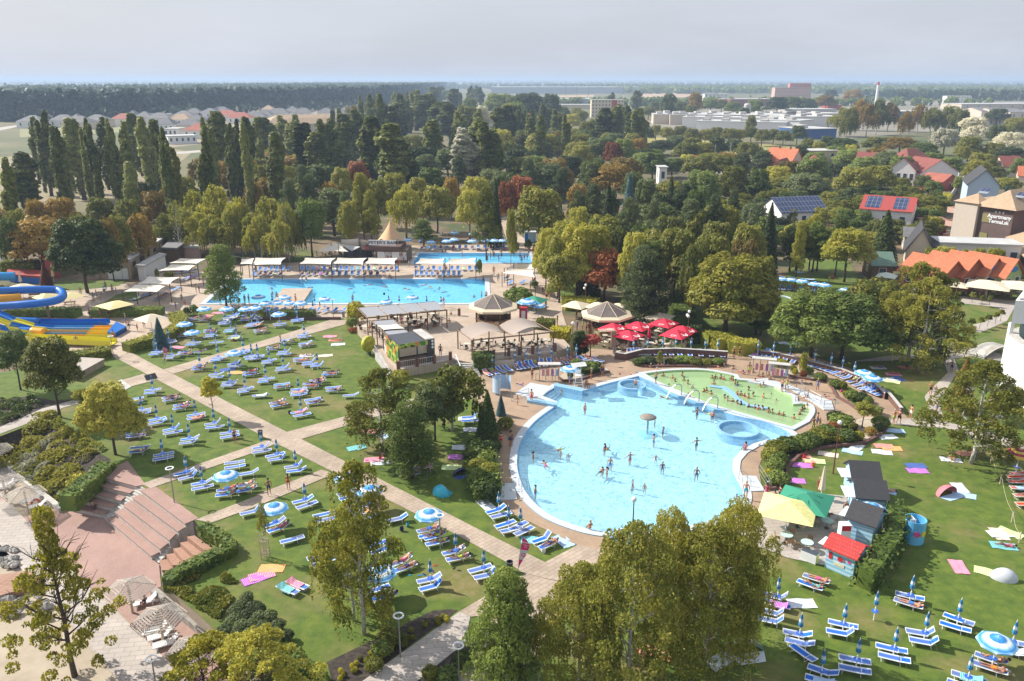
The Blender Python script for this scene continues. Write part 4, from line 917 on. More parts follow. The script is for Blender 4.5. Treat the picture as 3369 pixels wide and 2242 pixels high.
for k, (x1, y1, x2, y2, lb, wl) in enumerate(((1570, 588, 1800, 545, 'leftmost of the four orange-roofed eateries, tiled gable', TILE_O), (1765, 566, 1975, 525, 'second orange-roofed eatery from left, tiled gable', TILE_O), (1970, 556, 2140, 515, 'third orange-roofed eatery with blue emblem on cream gable', W_CR), (2150, 570, 2310, 530, 'rightmost orange-roofed eatery with lime green gable', GRW))):
 p1, p2 = HB('B4', x1, y1+50, x2, y2+50); o = house('eatery', lb, 'restaurant', p1, p2, 8, 3.0, 'gable', wl, TILE_O, 2.7, 2, 1, 'y', .5)
 W_ = (p2-p1).length
 if k >= 2: MB().lathe([(0, 0), (.9, 0), (.9, .05), (0, .05)], 16).obj('emblem', flat('emblem_blue', (.06, .22, .50)), o).matrix_local = Matrix.Translation((W_/2, -.06, 3.9))@Matrix.Rotation(R(90), 4, 'X')@Matrix.Diagonal((1.3, .55, 1, 1))
o = hs('long white flat building behind the orange-roofed eateries', 'B4', 1560, 420, 2290, 450, 6, 4.6, 'flat', W_WH, ROOFW, 0, 6)
p1, p2 = G('B4', 1885, 225), G('B4', 2190, 280)
o = house('apartment_house', 'brick apartment house with tan roof and three-star sign', 'building', p1, p2, 16, 9.8, 'hip', W_BR, TILE_Y, 3.6, 0, 3, sides=False, over=.9); W_ = (p2-p1).length
b = MB().box(-5.2, 0, -.8, 2.5, -.1, 10.2); tw = b.obj('stair_tower', W_TA, o); b = MB(); b.add([(-5.6, -1.2, 10.2), (.4, -1.2, 10.2), (.4, 3, 10.2), (-5.6, 3, 10.2), (-2.6, 3, 12)], [(0, 1, 4), (1, 2, 4), (2, 3, 4), (3, 0, 4)]).obj('tower_roof', TILE_Y, tw)
for f_ in range(3):
 for q in range(2):
  z = .6+3.1*f_; b = MB(); x = -9.4-q*.0; y = 3.2+q*4.6; b.box(x, x+3.2, y, y+3.4, z, z+.2); b.box(x, x+.15, y, y+3.4, z+.2, z+1.2); b.box(x+.15, x+3.2, y, y+.15, z+.2, z+1.2); b.obj('balcony', W_PK, o)
MB().box(-6.3, -.01, 2.6, 15.9, -.1, 9.6).obj('side_wing', W_CR, o); MB().box(-6.8, -.3, 2.2, 16.4, 9.62, 9.9).obj('wing_roof', TILE_Y, o)
for x, z in ((.9, 6.4), (.9, 2.2)):
 fo = MB().box(x-.1, x+1.9, -.06, .05, z-.1, z+2.0).obj('window', DARKM, o); MB().box(x, x+1.8, -.07, -.062, z, z+1.9).obj('pane', flat('lit_curtain', (.25, .22, .10), .2), fo)  # both panes share one ochre tone
text(o, 'Apartmany', 1.15, (W_*.62, -.08, 7.9), (1, 0, 0), (0, 0, 1), WHITE, bold=.03); text(o, 'Termal.sk', 1.1, (W_*.62, -.08, 6.8), (1, 0, 0), (0, 0, 1), WHITE, bold=.03)
for i in range(3):
 m = MB(); vs = [(W_*.5+i*.8+.28*(1 if j % 2 == 0 else .42)*math.sin(j*math.pi/5), -.08, 8.85+.28*(1 if j % 2 == 0 else .42)*math.cos(j*math.pi/5)) for j in range(10)]; m.add(vs+[(W_*.5+i*.8, -.08, 8.85)], [((j+1) % 10, j, 10) for j in range(10)]).obj('star', WHITE, o)
for x0, x1 in ((-3, -.8), (1, 3)): MB().box(x0, x1, 0, .1, 0, .04).obj('solar_panel', SOLAR, o).matrix_local = Matrix.Translation((W_*.4+x0, 3.2, 12.0))@Matrix.Rotation(R(24), 4, 'X')@Matrix.Diagonal((1, 22, 1, 1))
p1, p2 = G('B4', 2190, 290), G('B4', 2420, 560)
o = house('apartment_wing', 'low brick wing with tan roof and solar panels at right edge', 'building', p1, p2, 7, 4.2, 'gable', W_BR, TILE_Y, 1.4, 0, 1, sides=False, over=.7)
def wallline(name, label, pts, th, z0, z1, m, cat='wall', cap=None):
 b = MB(); L = [Vector(p[:2]) for p in pts]
 def off(d):
  out = []
  for i, p in enumerate(L):
   t = (L[min(i+1, len(L)-1)]-L[max(0, i-1)]).normalized(); out.append(p+Vector((-t.y, t.x))*d)
  return out
 b.prism(off(th/2)+off(-th/2)[::-1], z0, z1); o = b.obj(name, m)
 if cap: MB().prism(off(th/2+.04)+off(-th/2-.04)[::-1], z1+.003, z1+.06).obj('coping', cap, o)
 if label: tag(o, label, cat)
 return o
wallline('garden_wall', 'long pale garden wall running back beside the pale blue house', GP('A4 1590,1400 1640,1330 1740,1180 1800,1100'), .3, 0, 2.0, W_TA)
def far(name, label, t, x1, y1, x2, y2, depth, h, wall, rm, floors=1, nwin=4, roof='flat', rh=0, win=GLASS, zone_=None):
 p1, p2 = HB(t, x1, y1, x2, y2); return house(name, label, 'building', p1, p2, depth, h, roof, wall, rm, rh, nwin, floors, zone_=zone_, sides=False, win=win)
o = far('office_block', 'cream five-storey office block with a red stair panel', 'A3', 735, 520, 1030, 520, 14, 17, W_CR, ROOFP, 5, 10)
wo = (G('A3', 1030, 520)-G('A3', 735, 520)).length; MB().box(wo*.62, wo*.78, -.3, -.02, 1, 17.2).obj('red_panel', REDW, o)
o = far('hospital_block', 'long pink block with ribbon windows and red rooftop box', 'A4', 75, 385, 405, 385, 18, 24, W_PK, ROOFP, 5, 16)
MB().box(25, 60, 3, 14, 24.4, 31).obj('rooftop_box', flat('brick_pink', (.45, .2, .17)), o)
far('white_block', 'white five-bay block before the far wood on the right', 'A4', 1645, 395, 1870, 395, 14, 12, W_WH, ROOFW, 3, 9)
far('white_block', 'white two-storey block behind the green belt', 'A3', 1765, 375, 1975, 375, 16, 13, W_WH, ROOFW, 2, 6)
far('long_hall', 'very long grey industrial hall under the horizon', 'A3', -180, 300, 1190, 300, 160, 17, flat('cladding_grey', (.42, .46, .50), .7), ROOFW, 1, 0)
far('red_hall', 'low red-striped hall before the long grey hall', 'A3', 15, 292, 415, 292, 20, 9, flat('cladding_red', (.45, .05, .06), .7), ROOFW, 1, 0)
far('red_hall', 'long dark red hall with white roof edge on the right', 'A3', 2000, 420, 2700, 415, 40, 10, flat('cladding_maroon', (.22, .05, .05), .7), ROOFW, 1, 8)
far('glass_hall', 'pale glazed hall left of the office block', 'A3', 400, 410, 735, 410, 50, 9, flat('cladding_blue_grey', (.38, .46, .50), .5), ROOFW, 1, 0)
far('grey_hall', 'flat grey hall left of the cream office block', 'A3', 110, 520, 420, 500, 30, 6, W_TA, ROOFP, 1, 4)
far('depot', 'low yellowish depot behind the office block', 'A3', 330, 440, 740, 440, 30, 5, W_CR, ROOFP, 1, 0)
far('long_hall', 'long white roofed hall at the far right', 'A4', 1780, 450, 2600, 445, 40, 7, W_TA, ROOFW, 1, 8)
far('white_hall', 'white hall roof behind the dead poplar row', 'A4', 1170, 560, 1500, 560, 30, 9, flat('cladding_blue', (.04, .16, .42), .6), ROOFW, 1, 0)
for k in range(3): far('grey_hall', None, 'A4', 1960+k*130, 530+k*6, 2110+k*130, 530+k*6, 40, 7, W_TA, TILE_G, 1, 2, 'gable', 3, zone_=('grey gabled warehouse', 'behind the silvery trees', nat('A4', 1960+k*130, 530)))
far('grey_hall', 'low beige hall behind the thicket at the far right', 'A4', 2010, 590, 2250, 590, 30, 5, W_TA, ROOFP, 1, 3)
far('red_hall', 'small crimson hall behind the factory roofs', 'A4', 560, 450, 690, 450, 20, 6, REDW, REDW, 1, 0)
far('grey_hall', 'arched grey hall left of the crimson hall', 'A4', 230, 500, 640, 495, 26, 6, ROOFP, ROOFW, 1, 0)
BLW = flat('cladding_deep_blue', (.03, .10, .30), .6)
FR = rnd
fy = 0
for k, (t, x1, y1, x2, y2, hh, wl) in enumerate((('A3', 1690, 640, 2500, 660, 7, W_WH), ('A3', 1560, 610, 2400, 625, 8, W_WH), ('A3', 1450, 585, 2500, 590, 8, W_TA), ('A3', 1300, 580, 1700, 582, 8, W_TA), ('A3', 1380, 560, 2600, 560, 7, W_TA), ('A4', -60, 640, 300, 655, 8, W_WH), ('A4', 330, 715, 640, 708, 6, BLW), ('A4', 160, 610, 700, 605, 8, W_WH), ('A4', 180, 560, 700, 556, 7, W_TA), ('A4', -60, 550, 300, 560, 7, W_TA))):
 o = far('factory_hall', None, t, x1, y1, x2, y2, 26, hh, wl, ROOFW, 1, 0, zone_=('long white-roofed factory hall', 'beyond the open field', nat(t, x1, y1)))
 Wl = (G(t, x2, y2)-G(t, x1, y1)).length
 for q in range(int(Wl/14)): MB().box(q*14+3, q*14+8, 6, 14, hh+.3, hh+1.6+FR.random()).obj('skylight', ROOFP, o)
ch = empty('factory_chimney', G('A4', 990, 500)); MB().lathe([(1.6, 0), (1.15, 34), (1.0, 34), (1.0, 33.5)], 14).obj('shaft', WHITE, ch); MB().lathe([(1.25, 31), (1.22, 33.9), (1.3, 34.2), (.9, 34.2)], 14).obj('red_band', flat('band_red', (.5, .1, .08)), ch); tag(ch, 'tall round factory chimney with a red and white top', 'chimney')
ch = empty('white_silo', G('A3', 2148, 560)); MB().lathe([(3, 0), (3, 15), (2.2, 16), (0, 16)], 14).obj('tank', ROOFW, ch); MB().lathe([(3.02, 10), (3.1, 10.2), (3.1, 10.6), (3.02, 10.8)], 14).obj('ring', GREYM, ch); tag(ch, 'white cylindrical silo standing up from the factory roofs', 'silo')
vl = '270,610,230,g 560,600,220,g 680,590,120,g 860,600,230,g 1110,585,200,r 1430,535,180,w 1440,575,220,g 1660,550,200,g 1790,600,150,g 1520,640,130,g 1730,650,230,g 1780,705,220,r 1900,520,170,g 2050,545,240,r 2180,570,220,r 2300,545,150,g 1320,530,130,w 1200,545,90,g 690,620,260,g 1560,690,120,w 1300,560,150,g 1640,590,200,b 2000,500,180,g 1760,520,150,g'
for w_ in vl.split():
 x, y, wd, c = w_.split(','); x, y, wd = float(x), float(y), float(wd); p1, p2 = HB('A1', x-wd/2, y+8, x+wd/2, y+8)
 cn = dict(g='grey', r='red', w='white flat', b='brown')[c]
 house('bungalow', None, 'house', p1, p2, 12+rnd.random()*4, 5.2, 'flat' if c == 'w' else 'hip', W_WH if rnd.random() < .6 else W_CR, {'g': TILE_G, 'r': TILE_R, 'w': ROOFW, 'b': TILE_Y}[c], 4.4, 3, 1, zone_=('%s-roofed bungalow' % cn, 'in the far left village', nat('A1', x, y)), sides=False)
for w_ in '70,535,150,g 200,520,200,g 330,490,110,g 430,515,170,g 640,515,150,g 20,560,150,g 110,480,110,b 800,505,100,g 1000,520,120,g'.split():
 x, y, wd, c = w_.split(','); x, y, wd = float(x), float(y), float(wd); p1, p2 = HB('A2', x-wd/2, y+8, x+wd/2, y+8)
 house('bungalow', None, 'house', p1, p2, 13, 5.2, 'hip', W_WH, TILE_G if c == 'g' else TILE_Y, 4.4, 3, 1, zone_=('grey-roofed bungalow' if c == 'g' else 'brown-roofed bungalow', 'before the pine forest', nat('A2', x, y)), sides=False)
far('apartment_block', 'long beige apartment block with tan roof behind the poplars', 'A2', 120, 725, 820, 690, 14, 9, W_CR, TILE_Y, 3, 14, 'hip', 3.5)
far('apartment_block', 'second beige block with tan roof farther back', 'A2', 150, 640, 840, 620, 14, 8, W_CR, TILE_Y, 2, 12, 'hip', 3)
far('red_roof_house', 'house with a bright red roof beyond the poplar rows', 'A2', 2070, 640, 2230, 635, 14, 8, W_WH, TILE_R, 2, 3, 'hip', 4)
far('red_roof_house', 'dull red-roofed building left of the columnar poplars', 'A3', 120, 610, 290, 600, 20, 7, W_CR, TILE_R, 1, 3, 'hip', 4)
far('white_shed', 'long white open shed at the village edge', 'A1', 1540, 765, 1800, 755, 12, 4.5, W_WH, ROOFW, 1, 5)
def mast(label, t, x, yt, h, cat='mast', name='lattice_mast'):
 g = G(t, x, yt, h); g.z = 0; o = empty(name, g); b = MB()
 for sx, sy in ((-1, -1), (1, -1), (1, 1), (-1, 1)): b.tube([(sx*1.4, sy*1.4, 0), (sx*.3, sy*.3, h)], .14, 4)
 o2 = b.obj('frame', GREYM, o); b = MB()
 for k in range(8):
  z = h*k/8; s_ = 1.4-(1.1*k/8); z2 = h*(k+1)/8; s2 = 1.4-(1.1*(k+1)/8)
  for a, c in (((-s_, -s_), (s2, -s2)), ((s_, s_), (-s2, s2)), ((s_, -s_), (s2, s2)), ((-s_, s_), (-s2, -s2))): b.tube([(a[0], a[1], z), (c[0], c[1], z2)], .08, 3)
 b.obj('bracing', GREYM, o); tag(o, label, cat)
mast('lattice mast rising over the pine forest on the left', 'A1', 645, 140, 60); mast('short dark pylon, left of two above the pine forest', 'A1', 475, 195, 48); mast('short dark pylon, right of two above the pine forest', 'A1', 555, 190, 49)
for k, x in enumerate((505, 605, 710, 1030)): mast(['slim pylon leftmost of four before the long hall', 'slim pylon second of four before the long hall', 'slim pylon third of four before the long hall', 'slim pylon rightmost of four before the long hall'][k], 'A3', x, 235, 26, 'pylon', 'pylon')
g = G('A1', 1543, 190, 42); o = empty('church_spire', (g.x, g.y, 0)); MB().box(-3, 3, -3, 3, 0, 30).obj('tower', W_PK, o); MB().add([(-3.4, -3.4, 30), (3.4, -3.4, 30), (3.4, 3.4, 30), (-3.4, 3.4, 30), (0, 0, 43)], [(0, 1, 4), (1, 2, 4), (2, 3, 4), (3, 0, 4)]).obj('spire', TILE_D, o); tag(o, 'church tower with dark pointed spire beyond the pine forest', 'church')
for k, (x, yb, yt, h) in enumerate(((1855, 930, 850, 8), (2000, 900, 845, 8))):
 o = empty('utility_pole', G('A3', x, yb)); MB().tube([(0, 0, 0), (0, 0, h)], .14, 6).obj('post', W_TA, o); MB().box(-.9, .9, -.06, .06, h-.5, h-.35).obj('crossarm', GREYM, o); tag(o, ['utility pole in the meadow edge, left of two', 'utility pole in the meadow edge, right of two'][k], 'pole')
p = GP('B1 1010,495 1205,495 1510,215 1430,125 1270,122 1040,235', 0)
CB = [G('B1', 1000, 495), G('B1', 1205, 495)];
def flatbuild(name, label, foot, h, wall, roof, cat='building', over=.25, z=0):
 o = empty(name, (foot[0].x, foot[0].y, z)); q = [Vector((f.x-foot[0].x, f.y-foot[0].y)) for f in foot]
 MB().prism(q, -.05, h).obj('wall', wall, o); MB().prism(offset(q, over), h+.003, h+.35).obj('roof', roof, o); tag(o, label, cat); KEEP.append(offset([Vector(f[:2]) for f in foot], 1)); return o
o = flatbuild('changing_building', 'long flat-roofed tan brick changing building with pale roof', [G('B1', 900, 495), G('B1', 1205, 497), G('B1', 1560, 240), G('B1', 1380, 215)], 3.6, W_LB, ROOFP)
q0 = o.location; d_ = (G('B1', 1560, 240)-G('B1', 1205, 497)); L_ = d_.length; d_.normalize(); nrm = Vector((d_.y, -d_.x, 0))
for i in range(6):
 c = G('B1', 1205, 497)+d_*(L_*(i+.5)/6)-q0; m = MB(); X = Matrix.Translation((c.x, c.y, 0))@Matrix.Rotation(math.atan2(d_.y, d_.x), 4, 'Z'); m.box(-.9, .9, -.06, .02, 2.1, 3.0, X); m.obj('window', GLASS, o)
f1 = G('B1', 900, 495)-q0; f2 = G('B1', 1205, 497)-q0; X = Matrix.Translation(f1.lerp(f2, .82))@Matrix.Rotation(math.atan2((f2-f1).y, (f2-f1).x), 4, 'Z'); MB().box(-.55, .55, -.06, .02, 0, 2.1, X).obj('door', WHITE, o); X = Matrix.Translation(f1.lerp(f2, .5))@Matrix.Rotation(0, 4, 'Z'); MB().box(-1.2, 1.4, -.07, .02, 0, 2.4, X).obj('shutter', WHITEP, o)
for x, y in ((1180, 350), (1100, 280), (1220, 245), (1320, 190)):
 g = G('B1', x, y, 3.95)-q0; MB().tube([(g.x, g.y, 3.9), (g.x, g.y, 4.6)], .12, 6).obj('vent', GREYM, o)
flatbuild('locker_shed', 'small flat-roofed shed with white end wall beside the changing building', [G('B1', 1270, 510), G('B1', 1330, 512), G('B1', 1520, 400), G('B1', 1470, 395)], 2.7, W_WH, ROOFP)
flatbuild('snack_hut', 'dark-roofed snack hut behind the first shade sails', [G('B1', 1505, 340), G('B1', 1625, 345), G('B1', 1700, 290), G('B1', 1560, 285)], 2.8, WOODB, TILE_G)
o = flatbuild('souvenir_stall', 'white-canopied stall with pink parasol behind the sails', [G('B1', 1660, 300), G('B1', 1830, 305), G('B1', 1840, 280), G('B1', 1680, 275)], 2.2, W_PK, ROOFW)
flatbuild('play_hut', 'red and black play hut beside the blue slide tubes', [G('B1', 430, 480), G('B1', 555, 480), G('B1', 545, 430), G('B1', 430, 430)], 3.4, REDW, REDW)
SAIL = flat('sail_cloth', (.70, .64, .54), .8, .05); POST = DARKM
def sail(label, quad, zs, z0=0, sag=.35, cloth=SAIL, post=POST, cat='shade sail', zone_=None):
 Pq = [gn(n, z) for n, z in zip(toks(quad), zs)]; c = sum(Pq, Vector())/4; o = empty('shade_sail', (c.x, c.y, z0)); Q = [q-Vector((c.x, c.y, z0)) for q in Pq]
 def f(u, v):
  p = Q[0]*(1-u)*(1-v)+Q[1]*u*(1-v)+Q[2]*u*v+Q[3]*(1-u)*v; cc = sum(Q, Vector())/4
  e = max(abs(u-.5), abs(v-.5))*2; m = min(abs(u-.5), abs(v-.5))*2; k = 1-.13*(e**2)*(1-m**2)
  p = cc+(p-cc)*k; p.z -= sag*(1-abs(2*u-1)**2)*(1-abs(2*v-1)**2); return p
 MB().grid(f, 12, 12).obj('cloth', cloth, o, True)
 for q in Q: MB().tube([(q.x, q.y, 0), (q.x, q.y, q.z+.15)], .07, 6).obj('post', post, o)
 if label: tag(o, label, cat)
 else: zone(o, *zone_[:2], cat, zone_[2])
 return o
zl = 'over the left loungers'
for k, (qd, zs) in enumerate((('B1 1540,350 1640,305 1890,310 1800,355', (2.7, 3.5, 3, 3.3)), ('B1 1440,420 1560,360 1800,365 1730,415', (2.5, 3.4, 2.8, 3.2)), ('B1 1250,540 1350,470 1640,478 1545,545', (2.6, 3.5, 2.8, 3.3)), ('B1 1115,610 1230,545 1545,545 1440,612', (2.5, 3.4, 2.8, 3.2)))):
 sail(None, qd, zs, zone_=('cream twisted shade sail', 'over the left loungers', nat('B1', 1500, 350+k*60)))
for k, (qd, zs) in enumerate((('B1 2190,360 2200,310 2320,305 2300,358', (2.6, 3.3, 2.9, 3.3)), ('B2 -60,370 0,300 280,300 235,362', (2.6, 3.3, 2.9, 3.3)), ('B2 400,355 450,300 735,303 690,362', (2.6, 3.3, 2.9, 3.3)), ('B2 695,355 745,300 1020,303 985,362', (2.6, 3.3, 2.9, 3.3)), ('B2 985,355 1030,300 1300,303 1275,362', (2.6, 3.3, 2.9, 3.3)), ('B2 1455,355 1500,305 1730,310 1715,360', (2.6, 3.3, 2.9, 3.3)), ('B2 1725,358 1770,308 2015,305 2010,360', (2.6, 3.3, 2.9, 3.3)))):
 sail(None, qd, zs, zone_=('cream shade sail', 'in the row behind the long pool', nat('B1', 2200+k, 360) if k == 0 else nat('B2', [0, -60, 400, 695, 985, 1455, 1725][k], 355)))
for k, (qd, zs) in enumerate((('B2 2270,400 2356,360 B3 200,355 215,405', (2.6, 3.8, 3.6, 3.0)), ('B2 2250,440 2300,400 B3 215,415 225,480', (2.6, 3.4, 3.0, 3.6)))):
 sail(None, qd, zs, zone_=('white shade sail', 'right of the long pool', nat('B2', 2270, 400+k*40)))
sail('white swooping shade sail left of the pool bar, front', 'B2 560,245 850,246 765,168 690,166', (2.5, 2.7, 4.0, 4.2)); sail('grey triangular sail before the bar, middle', 'B2 755,170 880,245 960,200 940,195', (4.4, 2.6, 3.6, 3.4), cloth=flat('sail_grey', (.45, .45, .43), .8))
sail('white swooping shade sail left of the pool bar, rear', 'B2 765,175 955,195 945,125 775,135', (3.6, 3.2, 5.0, 4.6)); sail('white sail joining the tan pyramid tent', 'B2 960,192 1075,190 1100,152 955,132', (3.2, 3.2, 4.4, 5))
p1, p2 = G('B2', 1100, 345), G('B2', 1385, 350); W_ = (p2-p1).length; BZ = 3.3
o = xf(empty('pool_bar'), (p1.x, p1.y, 0), p2-p1); MB().box(0, W_, 0, 5, 0, BZ-.6).obj('wall', WOODB, o)
MB().box(-2, W_-1.2, -.7, 5.2, BZ-.6, BZ+.25).obj('fascia', flat('brown_cladding', (.12, .065, .055)), o); sg = MB().box(-1.1, W_-2.0, -.9, -.8, BZ+.5, BZ+1.6).obj('sign', flat('sign_white', (.66, .66, .66)), o)
text(sg, "PETER'S BAR", .85, (W_*.5-1.5, -.92, BZ+1.03), (1, 0, 0), (0, 0, 1), flat('letter_brown', (.07, .04, .03)), bold=.015, sx=1.25)
for i in range(4): MB().box(.4+i*W_/4.3, .4+i*W_/4.3+1.5, -.06, 0, .6, 2.3).obj('menu_board', (WHITEP, printmat('menu_print', [(.6, .6, .58), (.5, .45, .42), (.25, .12, .1), (.62, .6, .6)], 4))[i % 2], o)
MB().box(-1.9, -1.2, -.76, -.705, BZ-.35, BZ+.15).obj('red_sign', REDW, o); MB().box(-7, -2.1, 1, 6, 0, 2.4).obj('side_room', flat('dark_planks', (.04, .045, .06)), o); MB().add([(-7.4, .6, 2.4), (-2.1, .6, 2.5), (-2.1, 6, 3.8), (-7.0, 6, 3.6)], [(0, 1, 2, 3), (3, 2, 1, 0)]).obj('side_roof', flat('roof_brown_felt', (.16, .11, .10)), o)
c = Vector((W_*.36, 4.5, 0)); TN = flat('tent_tan', (.60, .38, .20), .8, .06)
def tf(u, v):
 a = u*2*math.pi; r = 2.5*v**1.25+.08; k = 1+.14*math.cos(4*a)*v; return (c.x+math.cos(a)*r*k, c.y+math.sin(a)*r*k, 8.0-3.9*v-.3*math.cos(4*a)*v*v)
MB().grid(tf, 32, 12).obj('tent_roof', TN, o, True); MB().tube([(c.x, c.y, 0), (c.x, c.y, 8.4)], .08, 6).obj('mast', W_TA, o)
for a in (.7, 2.3, 3.9, 5.5): MB().tube([(c.x+2.6*math.cos(a), c.y+2.6*math.sin(a), 0), (c.x+2.6*math.cos(a), c.y+2.6*math.sin(a), 4.0)], .08, 6).obj('post', W_TA, o)
tag(o, 'pool bar with white name board under a tan pointed tent', 'bar'); KEEP.append([])
KEEP.pop()
TZ = 1.1
TOP = GP('B2 930,935 1290,1325 1570,1278 1810,1228 1990,1262 B3 0,1205 410,1165 545,1110 430,985 230,850 150,800 40,760 B2 2356,770 1860,832 1700,800 1100,860', TZ)
b = MB().prism(TOP, 0.0, TZ); tag(b.obj('cafe_terrace', [M_TERR]), kind='structure')
b = MB(); sp = GP('B2 1828,1250 2005,1262', TZ); sq = GP('B2 1890,1400 2060,1385', 0)
for i in range(7):
 u = i/7; a = sp[0].lerp(sq[0], u); c_ = sp[1].lerp(sq[1], u); a2 = sp[0].lerp(sq[0], (i+1)/7); c2 = sp[1].lerp(sq[1], (i+1)/7); z = TZ*(1-i/7)-.08
 b.prism([a, c_, c2, a2], 0, z)
tag(b.obj('terrace_stairs', M_CONC), 'pale concrete stairs from the pool deck up to the cafe terrace', 'stairs')
b = MB(); r0 = GP('B2 1090,1165 1180,1165', TZ*.95); r1 = GP('B2 1240,1415 1290,1335', 0.02)
b.add([r0[0], r0[1], r1[1], r1[0]], [(0, 1, 2, 3)]); b.add([Vector((q.x, q.y, -.05)) for q in (r0[0], r0[1], r1[1], r1[0])]+[r0[0], r0[1], r1[1], r1[0]], [(0, 1, 5, 4), (1, 2, 6, 5), (2, 3, 7, 6), (3, 0, 4, 7)])
tag(b.obj('ramp', M_CONC), 'pale ramp with rails running down beside the green kiosk', 'ramp')
def railing(label, pts, h=1.0, m=WHITE, bars=True, sp=.25, name='railing', cat='railing', brickposts=0):
 o = empty(name, pts[0]); L = [Vector(p)-pts[0] for p in pts]; b = MB()
 for hh in ((h, .12) if bars else (h, h*.55, .15)): b.tube([q+Vector((0, 0, hh)) for q in L], .025, 4)
 b.obj('rail', m, o); b = MB(); b2 = MB()
 for i in range(len(L)-1):
  d = L[i+1]-L[i]; n = max(1, int(d.length/(sp if bars else 1.8)))
  for k in range(n+1):
   q = L[i]+d*k/n; (b if bars else b2).tube([q, q+Vector((0, 0, h))], .012 if bars else .025, 4)
  for q in (L[i], L[i+1]): b2.tube([q, q+Vector((0, 0, h))], .03, 4)
 if b.f: b.obj('bars', m, o)
 b2.obj('uprights', m, o)
 for k in range(brickposts):
  t = k/(brickposts-1); tot = t*(len(L)-1); i = min(int(tot), len(L)-2); q = L[i].lerp(L[i+1], tot-i); MB().box(q.x-.2, q.x+.2, q.y-.2, q.y+.2, 0, h+.12).obj('brick_post', W_BR, o)
 tag(o, label, cat); return o
railing('white railing on brick posts before the green kiosk', GP('B2 1305,1318 1560,1278 1780,1232', TZ), brickposts=4)
railing('white railing on brick posts under the large cafe pergola', GP('B2 2175,1215 2356,1190 B3 130,1185 405,1155', TZ), brickposts=5)
railing('green railing between the cafe terrace and the long pool', GP('B2 1000,860 1300,850 1860,828', TZ), m=flat('rail_green', (.12, .22, .08)), brickposts=6)
railing('left handrail of the ramp beside the green kiosk', [r0[0], r1[0]], bars=False, m=GREYM); railing('right handrail of the ramp beside the green kiosk', [r0[1], r1[1]], bars=False, m=GREYM)
railing('handrail on the left of the terrace stairs', [sp[0], sq[0]], bars=False, m=GREYM)
CLG = flat('awning_grey', (.28, .29, .31), .8, .06); CLT = flat('awning_taupe', (.33, .27, .23), .8, .05)
def pergola(label, quad, h, z0, npost, cloth, wood, beams=9, sag=.25, panels=1):
 Q = [gn(n, z0+h) for n in toks(quad)]; o = empty('pergola', (Q[0].x, Q[0].y, z0)); Q = [Vector((q.x-Q[0].x, q.y-Q[0].y, h)) for q in Q]; E = lambda u, v: Q[0]*(1-u)*(1-v)+Q[1]*u*(1-v)+Q[2]*u*v+Q[3]*(1-u)*v
 b = MB()
 for a, c_ in ((0, 1), (1, 2), (2, 3), (3, 0)): b.tube([Q[a], Q[c_]], .09, 4)
 for k in range(panels+1): b.tube([E(k/panels, 0), E(k/panels, 1)], .07, 4)
 b.obj('beams', wood, o)
 for i in range(npost):
  for v in (0, 1):
   q = E(i/(npost-1), v); MB().tube([(q.x, q.y, 0), (q.x, q.y, h)], .09, 4).obj('post', wood, o)
 for k in range(panels):
  u0, u1 = (k+.04)/panels, (k+.96)/panels
  MB().grid(lambda u, v: E(u0+(u1-u0)*u, .06+.88*v)+Vector((0, 0, .12-sag*math.sin(v*math.pi)*.5+(sag*1.6*math.sin(u*math.pi) if sag > .3 else 0))), 8, 8).obj('awning', cloth[k % len(cloth)], o, True)
 b = MB()
 for i in range(beams*3): b.tube([E((i+.5)/(beams*3), -.02)+Vector((0, 0, .1)), E((i+.5)/(beams*3), .05)+Vector((0, 0, .1))], .025, 4)
 b.obj('rafters', wood, o); tag(o, label, 'pergola'); return o
pergola('long pergola with four grey awning panels beside the long pool', 'B2 1020,850 1745,780 1640,702 930,760', 2.7, TZ, 5, [CLG], WOODB, panels=4, sag=.1)
pergola('small pergola with grey, cream and taupe awnings by the ramp', 'B2 1210,1020 1415,1000 1255,865 1060,880', 2.5, TZ, 4, [CLG], WOODB, panels=1, sag=.15)
pergola('large pergola with two billowing taupe awnings over the lounge', 'B2 1975,1055 B3 390,980 215,885 B2 1845,960', 2.7, TZ, 6, [CLT], WOODB, panels=2, sag=.5)
sail('cream awning in the middle of the small pergola', 'B2 1160,960 1365,945 1300,905 1105,920', (TZ+2.75,)*4, TZ, .05)
SHG = brick('shingle_grey', (.17, .14, .125), (.22, .18, .16), (.11, .09, .08), .3, .25, 0); EAVE = flat('eave_cream', (.62, .52, .36), .8, .04)
